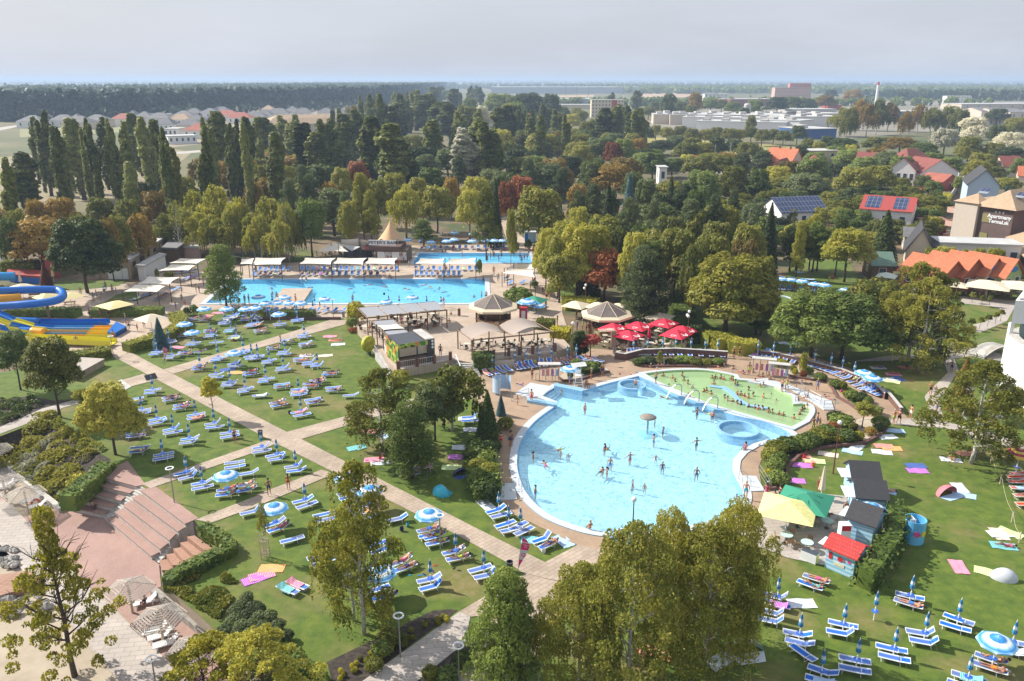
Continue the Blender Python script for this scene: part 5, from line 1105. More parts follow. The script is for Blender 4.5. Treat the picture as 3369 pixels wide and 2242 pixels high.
def octkiosk(label, t, cx, cy, rpx, z0, cz):
 g = G(t, cx, cy, z0); Rr = rpx*mpx(g); o = empty('octagonal_kiosk', (g.x, g.y, z0)); n = 8
 MB().lathe([(Rr*.68, 0), (Rr*.68, 1.0)], n).obj('counter', printmat('counter_print', [(.50, .20, .08), (.60, .42, .18), (.25, .10, .05), (.55, .50, .40)], 1.6), o); MB().lathe([(Rr*.68, 1.05), (Rr*.74, 1.05), (Rr*.74, 1.12), (Rr*.6, 1.12)], n).obj('counter_top', WOODB, o)
 MB().lathe([(Rr*.45, 1.12), (Rr*.45, 2.4)], n).obj('inner_wall', WOODB, o)
 for j in range(n):
  a = 2*math.pi*(j+.5)/n; MB().tube([(math.cos(a)*Rr*.7, math.sin(a)*Rr*.7, 0), (math.cos(a)*Rr*.7, math.sin(a)*Rr*.7, 2.5)], .1, 5).obj('post', WOODB, o)
 MB().lathe([(Rr, 2.45), (Rr*.99, 2.75), (Rr*.80, 3.0)], n).obj('eave', EAVE, o); MB().lathe([(Rr*.80, 3.003), (.05, cz), (0, cz)], n).obj('roof', SHG, o)
 b = MB()
 for j in range(n):
  a = 2*math.pi*(j+.5)/n; b.tube([(math.cos(a)*Rr*.8, math.sin(a)*Rr*.8, 3.02), (0, 0, cz+.03)], .05, 4)
 b.obj('ridges', EAVE, o); MB().lathe([(Rr, 2.45), (0, 2.5)], n).obj('ceiling', WOODB, o); tag(o, label, 'kiosk'); return o
octkiosk('octagonal kiosk with grey shingle roof behind the large pergola', 'B2', 2170, 900, 235, TZ, 4.6); octkiosk('octagonal kiosk with grey shingle roof beside the red parasols', 'B3', 870, 970, 240, 0, 4.6)
Q = [G('B2', 1310, 1300, TZ), G('B2', 1640, 1245, TZ)]; W_ = (Q[1]-Q[0]).length; o = xf(empty('juice_kiosk'), (Q[0].x, Q[0].y, TZ), Q[1]-Q[0]); D_ = 4.6
MB().box(.1, W_-1.1, .1, D_, 0, 1.0).obj('counter', WOODB, o); PR = printmat('fruit_print', [(.03, .05, .02), (.28, .42, .05), (.55, .50, .10), (.60, .20, .04), (.06, .20, .04)], 2.2)
for x in (0, W_*.5, W_-1.1): MB().box(x, x+.15, 0, .15, 0, 2.8).obj('post', DARKM, o)
for x0, x1 in ((.17, W_*.5-.03), (W_*.5+.17, W_-1.12)):
 b = MB()
 for k in range(9): b.box(x0, x1, .02, .08, 1.35+k*.12, 1.43+k*.12)
 b.obj('shutter', WOODL, o)
MB().box(-.02, W_-.95, -.03, .0, 2.45, 3.0).obj('fruit_banner', PR, o); MB().box(-.04, -.0, 0, D_, .2, 3.0).obj('side_banner', PR, o); MB().box(W_-.95, W_, 0, 1.6, 0, 3.05).obj('tower', DARKM, o)
for k in range(3): m = MB().lathe([(0, 0), (.17, 0), (.17, .02), (0, .02)], 12).obj('disc', WHITE, o); m.matrix_local = Matrix.Translation((W_-.3, -.03, 2.0+.42*k))@Matrix.Rotation(R(90), 4, 'X')
b = MB()
for k in range(14): b.box(.2, W_-1.3, .2+k*D_/14, .2+k*D_/14+.12, 2.92, 3.0)
b.obj('roof_slats', GREYM, o); MB().box(-.05, W_-1.0, 0, D_, 2.86, 2.9).obj('roof', DARKM, o); MB().box(W_-1.2, W_, 0.0, D_, 3.06, 3.2).obj('roof_edge', ROOFP, o); tag(o, 'black-framed juice kiosk with green fruit banner and timber shutters', 'kiosk')
g = G('B2', 1035, 1180); o = empty('round_sign', g, .9); m = MB().lathe([(0, -.22), (1.1, -.22), (1.15, 0), (1.1, .22), (0, .22)], 20).obj('disc', flat('sign_yellow_green', (.50, .50, .05), .5, .5, 1.5), o); m.matrix_local = Matrix.Translation((0, 0, 1.5))@Matrix.Rotation(R(90), 4, 'X'); MB().box(-.3, .3, -.2, .2, 0, .5).obj('foot', GREYM, o); tag(o, 'round yellow and green display wheel on the grass by the ramp', 'sign')
def hedge(label, s_, w, h, col, z0=0, name='clipped_hedge', closed=False, leaf=.22, dens=26, zone_=None, cat='hedge', jag=.06):
 L = [Vector(p[:2]) for p in GP(s_, z0+h)] ; rs = rsd(len(label or s_)*7+int(abs(L[0].x)*3)); P = []; Nn = []; b = MB()
 o = empty(name, (L[0].x, L[0].y, z0)); L = [q-L[0] for q in L]
 def off(d):
  out = []
  for i, p in enumerate(L):
   t = (L[min(i+1, len(L)-1)]-L[max(0, i-1)]).normalized(); out.append(p+Vector((-t.y, t.x))*d)
  return out
 b.prism(off(w/2-.05)+off(-w/2+.05)[::-1], -.05, h-.08)
 for i in range(len(L)-1):
  d = L[i+1]-L[i]; ln = d.length; t = d/max(ln, 1e-3); nn = Vector((-t.y, t.x)); n = int(ln*(w+2*h)*dens)
  for k in range(n):
   u = rs.random()*ln; q = rs.random()*(w+2*h)
   if q < h: p = (-w/2, q, -1, 0)
   elif q < h+w: p = (q-h-w/2, h, 0, 1)
   else: p = (w/2, q-h-w, 1, 0)
   x = L[i]+t*u+nn*p[0]; P.append((x.x+rs.normal()*jag, x.y+rs.normal()*jag, max(.03, p[1]+rs.normal()*jag))); Nn.append((nn.x*p[2]+rs.normal()*.5, nn.y*p[2]+rs.normal()*.5, p[3]+rs.normal()*.5))
 if closed: pass
 b.obj('twigs', LF[col], o); P = np.array(P); mobj('leaves', leaf_mesh('leaves', P, np.array(Nn), leaf*(.6+.8*rs.random(len(P))), LF[col], rs), o)
 tag(o, label, cat) if label else zone(o, *zone_[:2], cat, zone_[2]); return o
hedge('long clipped hedge behind the slide deck, left piece', 'B1 50,765 400,760 710,770', 2.0, 1.3, 'gr'); hedge('long clipped hedge below the cream parasol, right piece', 'B1 840,760 1100,760 1480,755', 2.0, 1.3, 'gr')
hedge('curved clipped hedge around the splash deck', 'B1 1140,1080 1400,1010 1540,960 1640,890 1640,830 1590,790', 2.0, 1.3, 'yg'); hedge('clipped hedge before the timber platform', 'B1 600,1170 800,1150 1000,1115', 2.2, 1.2, 'yg')
hedge('tall clipped hedge beside the walkway to the wood', 'B3 480,665 600,660 780,690', 3, 1.8, 'yg'); hedge('tall zigzag hedge behind the cafe garden', 'B3 1700,505 1560,560 1530,640 1600,665 1520,720 1600,800 1600,850', 3.0, 2.0, 'gr'); hedge('dark hedge wall behind the red parasols', 'B3 1640,920 1740,930', 1.5, 2.4, 'dg')
hedge('bright clipped hedge left piece before the big trees', 'B3 1770,985 1850,975 1960,1040', 2.2, 1.9, 'yg'); hedge('bright clipped hedge right piece before the big trees', 'B3 1950,980 2050,1050 2120,1060 2260,1055', 2.2, 1.9, 'yg')
hedge('hedge block beside the terrace stairs', 'B2 1985,1180 2170,1170', 2.6, 2.2, 'gr', name='hedge_block'); hedge('yellow clipped hedge block beside the cafe pergola', 'B3 370,940 540,950', 2.6, 2.2, 'ye'); hedge('olive hedge block on the terrace behind the pergola', 'B3 240,860 400,870', 2.2, 1.3, 'ol', TZ)
hedge('hedge strip before the long pool', 'B2 215,780 540,780', 1.6, 1.3, 'dg'); hedge('thick rounded hedge bank at the left of the blue pool', 'C2 2060,740 2050,860 2080,960 2110,1100', 2.6, 1.3, 'gr', jag=.3)
hedge('dark clipped hedge angling along the wooden ramp', 'D1 1850,110 2050,230 2110,290 1900,400 1640,510 1520,610', 1.0, 1.3, 'gr', -.3); hedge('hedge of glossy shrubs behind the kiosks', 'C4 1180,1240 1190,1400 D4 1200,60 1180,200 1100,300 1000,450 920,520', 1.2, 1.8, 'gr', jag=.28, leaf=.26)
hedge('dark hedge in front of the left shrub slope', 'C1 980,880 850,990 700,1110 600,1190', 1.6, 1.6, 'gr', -.8, jag=.12); hedge('yellow-tipped hedge piece at the foot of the slope', 'C1 640,1110 760,1000', 1.2, 1.4, 'ye', -.9, jag=.12)
hedge('hedge line before the car park at left', 'B1 -200,560 60,560', 1.5, 1.8, 'dg'); hedge('light bamboo hedge behind the blue slide tubes', 'B1 20,330 330,330', 2.5, 2.8, 'yg', jag=.2)
hedge('yellow hedge beside the long garden wall', 'A4 1560,1320 1660,1210', 2.0, 2.5, 'ye', jag=.2)
def make_shrub(key, n, leaf, col, sq=.8):
 rs = rsd(hash(key) % 1000 if False else sum(map(ord, key))); L = [[0, 0, .45, .5, .5, .45]]+[[math.cos(a)*.25, math.sin(a)*.25, .4+.2*rs.random(), .3, .3, .3] for a in (0, 1.3, 2.6, 3.9, 5.2)]
 P, d = lobes_points(L, n, rs, .15); me = leaf_mesh('foliage', P, d+rs.normal(size=d.shape)*.5, leaf*(.6+.8*rs.random(len(P))), LF[col], rs)
 o = empty('shrub'); mobj('foliage', me, o); MB().tube([(0, 0, -.05), (0, 0, .5)], .05, 5).obj('stem', BARK, o); PROTO[key] = reg(o)
for c_ in LF: make_shrub('sh_'+c_, 1100, .10, c_)
def shrub(t, x, y, wpx, h, col, where=None, label=None, z=0, name=None):
 g = G(t, x, y, z+h*.5); w = max(.3, wpx*mpx(g)); o = place('sh_'+col, (g.x, g.y, z), rnd.random()*6, (w, w, h*1.1))
 if label: tag(o, label, 'shrub')
 else: zone(o, COLN[col]+' rounded shrub', where, 'shrub', nat(t, x, y))
 return o
for r in '50,830,170,yg 110,860,170,gr 90,920,160,gr 115,1040,200,gr 30,1000,100,ye 100,760,200,yg 210,730,210,gr 330,720,200,gr 400,690,200,gr 300,750,90,ye 500,650,220,yg 560,620,200,gr 470,700,90,ye 660,670,110,ye 740,650,190,gr 850,650,90,ye 960,610,100,br 1050,530,150,gr 1030,580,90,bg 620,570,120,ru 690,510,200,gr 780,560,110,ol 1000,420,120,gr 240,690,60,ru 640,480,150,dg'.split():
 x, y, w_, c_ = r.split(','); shrub('C4', float(x), float(y), float(w_), 1.3 if float(w_) > 120 else .95, c_, 'in the bed beside the blue pool')
for r in '640,1450,110,gr 700,1465,80,yg 740,1545,60,ru 500,1390,110,gr 345,1365,60,ru 255,1320,60,yg 270,1345,50,ye 390,1330,90,gr 125,1260,130,yg'.split():
 x, y, w_, c_ = r.split(','); shrub('B4', float(x), float(y), float(w_), 1.0, c_, 'in the bed along the curved lounger row')
shrub('B4', 345, 1275, 65, 3.0, 'yg', label='tall narrow clipped column shrub beside the curved loungers')
for r in '790,280,130,gr 880,300,120,dg 940,340,80,gr'.split():
 x, y, w_, c_ = r.split(','); shrub('C4', float(x), float(y), float(w_), 1.2, c_, 'in the bed along the curved lounger row')
for r in '1165,1250,110,gr 1250,1230,130,bg 1580,1230,160,gr 1450,1245,80,ol 1540,1240,90,gr 1700,1255,120,ol 1890,1250,110,gr 1780,1255,100,ol'.split():
 x, y, w_, c_ = r.split(','); shrub('B3', float(x), float(y), float(w_), .9, c_, 'in the flower bed before the cafe wall')
shrub('B3', 1362, 1215, 50, 1.9, 'yg', label='narrow yellow column shrub in the bed before the cafe wall')
for r in '640,1310,170,gr 720,1300,200,gr 790,1310,110,dg 600,1270,90,gr 545,1370,50,dg'.split():
 x, y, w_, c_ = r.split(','); shrub('B3', float(x), float(y), float(w_), 1.3, c_, 'in the bed behind the lifeguard chair')
for t, x, y, w_, h, c_, lb in (('B2', 920, 800, 170, 3.2, 'ye', 'spiky yellow conifer bush at the corner of the long pergola'), ('B2', 50, 800, 45, 2, 'yg', 'small yellow-green cone bush left of the hedge strip'), ('B2', 880, 900, 100, 1.6, 'gr', 'round green bush below the spiky yellow conifer'), ('B2', 885, 960, 80, .7, 'ru', 'low pink flowering bush beside the ramp'), ('B2', 1320, 1400, 170, 1.9, 'yg', 'round yellow-green bush at the foot of the ramp'),
                               ('B1', 1430, 450, 35, 2, 'yg', 'small pointed bush beside the changing shed'), ('B1', 1540, 455, 90, .9, 'yg', 'low yellow bush by the shade sails'), ('B1', 1705, 790, 60, 1.3, 'bg', 'small grey-green bush at the lawn corner'), ('B1', 1765, 780, 80, 1.6, 'gr', 'second green bush at the lawn corner'), ('C1', 750, 285, 150, 1.5, 'yg', 'round yellow-green bush beside the light curved path'),
                               ('B2', 2045, 390, 45, 3, 'gr', 'column bush beside the second pool'), ('B3', 60, 205, 35, 2, 'gr', 'potted column bush at the second pool'), ('B3', 160, 185, 60, 2.2, 'gr', 'square green bush beside the blue cabin'), ('B3', 215, 545, 70, 1.2, 'gr', 'round bush before the white sails'), ('B3', 70, 660, 250, 3, 'gr', 'spreading tree-like bush between the kiosk and pool'), ('C2', 2280, 540, 140, 1.3, 'yg', 'low bright bush beside the pointed cypress'), ('C2', 2150, 740, 180, 1.2, 'dg', 'dark low bush before the pointed cypress')):
 shrub(t, x, y, w_, h, c_, label=lb)
for r in '2010,760,180,gr 2120,780,170,dg 1995,850,190,gr 2110,880,180,gr 2030,950,190,ol 2130,990,180,yg 2040,1040,190,gr 2140,1080,190,gr 2080,1150,200,gr 2150,1170,150,dg'.split():
 x, y, w_, c_ = r.split(','); shrub('C2', float(x), float(y), float(w_), 1.9, c_, 'in the bank left of the pool')
for r in '2250,790,110 2200,860,120 2140,920,130 2300,880,120 2250,960,140 2130,1000,140 2200,1050,140 2300,1040,120 2060,1090,150 2170,1110,130 2280,1130,140'.split():
 x, y, w_ = map(float, r.split(',')); shrub('D1', x, y, w_, .8, 'bg', 'in the lavender bank')
for r in '40,900,110 130,960,130 30,970,130 200,1050,120 60,1060,130 120,1080,110 290,1140,110 180,1110,100'.split():
 x, y, w_ = map(float, r.split(',')); shrub('D2', x, y, w_, .8, 'bg', 'in the lavender bank')
for i in range(34):
 a = rnd.random(); bb = rnd.random(); x = 760+1000*a; y = 1460-540*a+(bb-.3)*110; shrub('D2', x, y, 34+20*rnd.random(), .35, 'ye' if rnd.random() < .6 else 'ol', 'in the mulched bed beside the path')
for r in '1220,1150,200,ol 1150,1260,180,gr 1340,1180,120,ol 1080,1400,160,ol 1760,1500,200,gr 1600,1480,150,ol 1900,1350,180,gr'.split():
 x, y, w_, c_ = r.split(','); shrub('D2', float(x), float(y), float(w_), .9, c_, 'beside the bottom concrete path')
def mass(name, poly, n, h, cols, seed, label, leaf=.22, zf=None, lump=1.4):
 rs = rsd(seed); bx = [min(p[0] for p in poly), max(p[0] for p in poly), min(p[1] for p in poly), max(p[1] for p in poly)]; P = []
 cs = [(rs.uniform(bx[0], bx[1]), rs.uniform(bx[2], bx[3]), rs.uniform(.5, 1)) for _ in range(int((bx[1]-bx[0])*(bx[3]-bx[2])/lump**2))]
 while len(P) < n:
  c_ = cs[rs.randint(len(cs))]; d = rs.normal(size=3); d /= np.linalg.norm(d); x = c_[0]+d[0]*lump*.7; y = c_[1]+d[1]*lump*.7
  if not inside_((x, y), poly): continue
  P.append((x, y, (zf(x, y) if zf else 0)+abs(d[2])*h*c_[2]))
 P = np.array(P); return tag(mobj(name, leaf_mesh(name, P, rs.normal(size=P.shape)+np.array([0, 0, .8]), leaf*(.6+.8*rs.random(n)), LF[cols], rs)), label, 'shrubs', None, 'stuff')
def inside_(p, poly):
 c = False; n = len(poly)
 for i in range(n):
  a, b = poly[i], poly[(i+1) % n]
  if (a[1] > p[1]) != (b[1] > p[1]) and p[0] < (b[0]-a[0])*(p[1]-a[1])/(b[1]-a[1])+a[0]: c = not c
 return c
mass('ground_cover', GP('D1 1500,700 1900,475 2150,640 2170,740 1990,1010 1880,940'), 5200, .55, 'ol', 31, 'olive ground-cover shrubs between the hedge and lavender')
SLO = GP('C1 -400,900 0,660 300,545 520,475 590,640 840,770 1000,860 880,960 720,1100 600,1200 300,1060 60,870 -300,900', -1); SLO = [Vector((p.x, p.y, 0)) for p in SLO]
top_ = GP('C1 0,655 520,470 1060,930');
def slz(x, y):
 d = min(((Vector((x, y, 0))-a).length) for a in UP_); e = min(((Vector((x, y, ZL))-a).length) for a in LO_); return ZL*d/max(.1, d+e)
def dense(pts, n=10): return [pts[i].lerp(pts[i+1], k/n) for i in range(len(pts)-1) for k in range(n)]
UP_ = dense(GP('C1 -500,800 0,655 300,540 520,470 590,640 840,770 1000,860 1060,930')); LO_ = dense(GP('C1 -500,900 0,860 60,900 200,1010 330,1120 450,1200 600,1290 640,1250', ZL))
mass('slope_shrubs', SLO, 14000, .9, 'ol', 32, 'olive and grey-green shrubs covering the slope left of the steps', .2, slz); mass('slope_shrubs', GP('C1 100,900 300,780 480,720 450,900 300,1050', -1), 3500, 1.2, 'sv', 33, 'silvery grey shrubs in the middle of the slope', .16, slz)
mass('dark_ground_cover', GP('C1 -200,250 60,330 260,300 380,330 380,400 0,560 -300,600'), 4500, .8, 'dg', 34, 'dark creeping shrubs left of the curved light path', .2)
mass('ground_cover', GP('D2 350,1150 480,1400 700,1552 300,1900 -100,1900 0,1200'), 3000, .8, 'gr', 35, 'dark green creeping juniper at the bottom edge', .18)
RB = M_RED
zst = [ZL*(i+1)/5.0 for i in range(5)]
wingL = [('C1 1060,932 1290,1100 1240,1108 885,1012', 0), ('C1 875,1055 1215,1150 1180,1172 825,1085', 1), ('C1 815,1120 1130,1215 1100,1240 765,1150', 2), ('C1 750,1185 1060,1280 1020,1305 705,1225', 3), ('C1 690,1260 975,1345 930,1365 640,1300', 4)]
wingR = [('C1 1370,1130 1760,1420 1690,1450 1285,1145', 0), ('C1 1290,1185 1690,1480 1625,1520 1210,1215', 1), ('C1 1210,1240 1600,1545 1545,1600 1130,1285', 2), ('C1 1130,1310 D1 1520,300 1460,345 1055,10', 3), ('D1 1055,45 1450,375 1380,408 975,68', 4)]
for wing, nm in ((wingL, 'left'), (wingR, 'right')):
 o = None;
 for s_, i in wing:
  z = ZL+(5-i)*abs(ZL)/5-.0; q = GP(s_, z)
  if o is None: o = empty('seating_steps', (q[0].x, q[0].y, ZL))
  bk = [q[0]+(q[0]-q[3])*.6, q[1]+(q[1]-q[2])*.6, q[2], q[3]]
  MB().prism([Vector((p.x-o.location.x, p.y-o.location.y)) for p in bk], 0, z-ZL-.05).obj('riser', M_CONC, o); MB().prism(offset([Vector((p.x-o.location.x, p.y-o.location.y)) for p in bk], .06), z-ZL-.047, z-ZL+.03).obj('seat_top', RB, o)
 tag(o, 'red-topped seating steps, %s wing above the brick plaza' % nm, 'steps')
o = empty('stairway', G('C1', 1330, 1110)); a0, a1 = G('C1', 1285, 1095), G('C1', 1375, 1135); c0, c1 = G('C1', 930, 1385, ZL), G('C1', 985, 1440, ZL)
for i in range(15):
 u = i/15; v = (i+1)/15; z = ZL*(i+.5)/15; q = [a0.lerp(c0, u), a1.lerp(c1, u), a1.lerp(c1, v), a0.lerp(c0, v)]; MB().prism([Vector((p.x-o.location.x, p.y-o.location.y)) for p in q], ZL, z).obj('step', M_CONC, o)
tag(o, 'concrete stairway between the two wings of seating steps', 'stairs')
o = empty('stairway', G('C1', 1800, 1440)); a0, a1 = G('C1', 1760, 1425), G('D1', 1810, -10); c0, c1 = G('D1', 1380, 420, ZL), G('D1', 1450, 480, ZL)
for i in range(15):
 u = i/15; v = (i+1)/15; z = ZL*(i+.5)/15; q = [a0.lerp(c0, u), a1.lerp(c1, u), a1.lerp(c1, v), a0.lerp(c0, v)]; MB().prism([Vector((p.x-o.location.x, p.y-o.location.y)) for p in q], ZL, z).obj('step', M_CONC, o)
tag(o, 'concrete stairway right of the seating steps beside the wooden ramp', 'stairs')
DW = brick('deck_boards', (.36, .20, .13), (.42, .25, .17), (.2, .1, .07), 3.0, .14, ROTP+1.0)
o = empty('wooden_ramp', G('D1', 1800, 250)); a0, a1 = G('D1', 1770, 200), G('D1', 1960, 330); c0, c1 = G('D1', 1455, 470, ZL), G('D1', 1480, 560, ZL)
for i in range(5):
 u = i/5; v = (i+1)/5; z = ZL*(i+.3)/5-.1; q = [a0.lerp(c0, u), a1.lerp(c1, u), a1.lerp(c1, v), a0.lerp(c0, v)]; MB().prism([Vector((p.x-o.location.x, p.y-o.location.y)) for p in q], ZL, z).obj('landing', DW, o)
tag(o, 'reddish boarded landings stepping down beside the clipped hedge', 'ramp')
wallline('stone_wall', 'low pale stone wall behind the slatted parasols', GP('D1 1400,712 1560,840 1800,1030 2130,1330 2600,1750', ZL+.55), .55, ZL, ZL+.6, M_STONE); wallline('stone_wall', 'pale kerb wall at the foot of the shrub slope', GP('C1 -100,850 60,890 260,1080 560,1310', ZL+.4), .5, ZL, ZL+.45, M_CONC)
b = MB().prism(GP('D1 -200,640 0,580 250,540 400,620 200,710 0,770 -200,840', ZL+.5), ZL, ZL+.5); tag(b.obj('boardwalk', DW), 'reddish wooden boardwalk crossing to the sand at left', 'boardwalk')
rs_ = random.Random(4)
for i in range(46):
 if i < 22: g = G('D1', rs_.uniform(-20, 140), rs_.uniform(340, 540), ZL)
 else: u = rs_.random(); g = G('D1', 10+u*420+rs_.uniform(-30, 30), 850+u*40+rs_.uniform(-90, 110), ZL)
 s_ = rs_.uniform(.18, .5); b = MB()
 def rk(u, v, s_=s_, k=i):
  a = u*2*math.pi; p_ = v*math.pi; q = 1+.22*math.sin(3*a+k)+.18*math.cos(2*p_+k*2); return (math.cos(a)*math.sin(p_)*s_*q, math.sin(a)*math.sin(p_)*s_*.8*q, s_*.35+math.cos(p_)*s_*.55*q)
 b.grid(rk, 9, 6); o = b.obj('boulder', M_STONE); o.location = g; zone(o, 'grey boulder', 'beside the wooden boardwalk', 'rock', (0, 0)); ZONES[('grey boulder', 'beside the wooden boardwalk')].pop(); tag(o, 'grey boulder in the heap beside the wooden boardwalk', 'rock', 'boulders beside the boardwalk')
def slat_parasol(label, t, x, y, yr, rpx):
 g = G(t, x, y, ZL); h = 2.4; o = empty('slatted_parasol', g, .35); Rr = 1.9; n = 6
 MB().tube([(0, 0, 0), (0, 0, h)], .10, 8).obj('post', WOODL, o); b = MB(); cor = [Vector((math.cos(2*math.pi*j/n)*Rr, math.sin(2*math.pi*j/n)*Rr, h-.35)) for j in range(n)]; top = Vector((0, 0, h+.35))
 for j in range(n):
  a, c_ = cor[j], cor[(j+1) % n]
  for k in range(9):
   v = (k+.5)/9.5; v2 = v+.062; p0, p1 = top.lerp(a, v), top.lerp(c_, v); q0, q1 = top.lerp(a, v2), top.lerp(c_, v2); up = Vector((0, 0, .02))
   b.add([p0+up, p1+up, q1+up*1.5, q0+up*1.5], [(3, 2, 1, 0), (0, 1, 2, 3)])
 b.obj('slats', multi('weathered_wood', [(.50, .46, .41), (.62, .58, .52)], .85, 3), o); b = MB()
 for j in range(n): b.tube([top, cor[j]], .035, 4)
 for j in range(n): b.tube([cor[j]-Vector((0, 0, .02)), cor[(j+1) % n]-Vector((0, 0, .02))], .025, 4)
 b.obj('rafters', WOODL, o); MB().lathe([(.10, .95), (.30, .95), (.30, 1.0), (.1, 1.0)], 12).obj('table_ring', WOODL, o); tag(o, label, 'parasol', 'slatted wooden parasols on the plaza'); return o
for lb, t, x, y in (('slatted wooden parasol cut by the left edge, farthest', 'C1', -30, 950), ('slatted wooden parasol second from the back at the left edge', 'C1', 65, 1250), ('slatted wooden parasol beside the shrub slope and life ring', 'C1', 262, 1365), ('slatted wooden parasol on the brick plaza, farthest of three', 'D1', 1210, 930), ('slatted wooden parasol in the middle of the plaza three', 'D1', 1492, 1200), ('slatted wooden parasol nearest, half under yellow leaves', 'D1', 1800, 1500)): slat_parasol(lb, t, x, y, 0, 0)
o = empty('timber_platform', G('B1', 700, 1390)); q = [Vector((p.x-o.location.x, p.y-o.location.y)) for p in GP('B1 690,1365 945,1225 620,1205 350,1300', .9)]; MB().prism(q, 0, .85).obj('side', W_LB, o); MB().prism(offset(q, .1), .853, .93).obj('deck', brick('stage_boards', (.40, .35, .30), (.46, .41, .36), (.3, .26, .22), 3, .15, .3), o); tag(o, 'low timber stage platform on the left lawn', 'platform')
BL_ = flat('slide_blue', (.01, .14, .50), .3, .06); BL2 = flat('slide_light_blue', (.03, .28, .62), .3, .06); YL_ = flat('slide_yellow', (.70, .62, .04), .3, .06); OR_ = flat('slide_orange', (.80, .36, .02), .3, .06)
def G3(t, x, y, z): return G(t, x, y, z)
o = empty('tube_slide', G('B1', 455, 880)); O_ = o.location
def tubeo(name, pts, r, m):
 L = [G3('B1', x, y, z)-O_ for x, y, z in pts]; out = []
 for i in range(len(L)-1):
  p0, p1, p2, p3 = L[max(0, i-1)], L[i], L[i+1], L[min(len(L)-1, i+2)]
  for k in range(5): t = k/5; out.append(.5*((2*p1)+(p2-p0)*t+(2*p0-5*p1+4*p2-p3)*t*t+(3*p1-p0-3*p2+p3)*t**3))
 out.append(L[-1]); return MB().tube(out, r, 12).obj(name, m, o, True)
tubeo('blue_tube', [(-400, 620, 5), (0, 605, 4.6), (250, 595, 4.4), (440, 592, 4.2), (540, 600, 4), (575, 640, 3.8), (540, 680, 3.6), (440, 705, 3.4), (250, 725, 3.2), (60, 740, 3), (-200, 760, 2.8)], .62, BL_); tubeo('yellow_tube', [(-300, 670, 4), (0, 672, 3.8), (100, 668, 3.6), (190, 655, 3.6)], .6, OR_)
for x, yb, h in ((455, 880, 3.6), (10, 820, 5)): g = G('B1', x, yb)-O_; MB().tube([g, g+Vector((0, 0, h))], .22, 8).obj('pillar', flat('pillar_brown', (.18, .13, .10)), o)
tag(o, 'blue looping tube slide on a brown pillar', 'water slide')
o = empty('tube_slide', G('B1', 60, 500)); O_ = o.location; tubeo('tube', [(-300, 475, 2), (0, 472, 1.8), (140, 470, 1.6)], .8, BL2); tag(o, 'short light blue tube slide end near the play huts', 'water slide')
o = empty('multi_lane_slide', G('B1', 1000, 1030)); O_ = o.location
def lane(name, pts, w, m, hgt=.35):
 L = [G3('B1', x, y, z)-O_ for x, y, z in pts]; b = MB(); n = len(L); prof = [(-1, hgt), (-.95, .05), (-.5, 0), (.5, 0), (.95, .05), (1, hgt), (1.06, hgt), (1.06, -.12), (-1.06, -.12), (-1.06, hgt)]
 vs = []
 for i, p in enumerate(L):
  d = (L[min(n-1, i+1)]-L[max(0, i-1)]); d.z = 0; d.normalize(); s_ = Vector((-d.y, d.x, 0))
  vs += [p+s_*w*a+Vector((0, 0, z)) for a, z in prof]
 k = len(prof); b.add(vs, [(i*k+j, i*k+(j+1) % k, (i+1)*k+(j+1) % k, (i+1)*k+j) for i in range(n-1) for j in range(k)]); return b.obj(name, m, o)
cols = [YL_, BL_, BL2, OR_, YL_, BL_]
for ln in range(4):
 dy = ln*24; dx = -ln*26
 P_ = [(-250+dx, 700+dy*2.6, 4.2), (-60+dx, 790+dy*2.2, 3.3), (120+dx, 870+dy*1.6, 2.0), (300+dx, 925+dy, 1.0), (480+dx, 945+dy*.9, .55), (840+dx*.6, 945+dy*.85, .45), (1070+dx*.3, 948+dy*.8, .35)]
 for i in range(6): lane('lane', P_[i:i+2], .62, cols[(i+ln) % 2+(2 if i > 3 else 0)+(0 if i < 2 else 0)] if i < 5 else (OR_, YL_)[ln % 2], .28)
b = MB();
for k in range(4): q = GP('B1 %d,%d %d,%d %d,%d %d,%d' % (1065+k*24, 925+k*9, 1160, 968, 1060, 1028, 985+k*18, 1022), 0); b.prism([Vector((p.x-O_.x, p.y-O_.y)) for p in q], 0, .75-.18*k)
b.obj('exit_steps', BL_, o); tag(o, 'blue, yellow and orange racing slide with parallel lanes', 'water slide')
o = empty('channel_slide', G('B1', 980, 900)); O_ = o.location; lane('trough', [(130, 885, 1.2), (370, 900, .7), (700, 905, .5), (990, 900, .4)], .75, BL_, .55); tubeo('tube', [(100, 875, 1.6), (360, 885, 1.1)], .6, BL_); tag(o, 'straight blue channel slide behind the racing lanes', 'water slide')
o = empty('channel_slide', G('B1', 1040, 1095)); O_ = o.location; lane('trough', [(230, 1045, .6), (600, 1065, .5), (1040, 1085, .45)], .8, YL_, .6); tag(o, 'straight yellow-green channel slide in front', 'water slide')
o = empty('tube_slide', G('B1', 400, 990)); O_ = o.location; tubeo('blue_tube', [(20, 955, 1.3), (150, 965, 1.1), (290, 975, .9)], .62, BL_); tubeo('orange_tube', [(290, 975, .9), (410, 985, .8)], .66, OR_); tag(o, 'blue and orange tube slide ending beside the maple', 'water slide')
for lb, s_, m in (('blue and red low play wall behind the tube slides', 'B1 90,520 380,540 380,490 90,470', BL_),): flatbuild('play_wall', lb, GP(s_), 1.2, m, REDW, 'play structure')
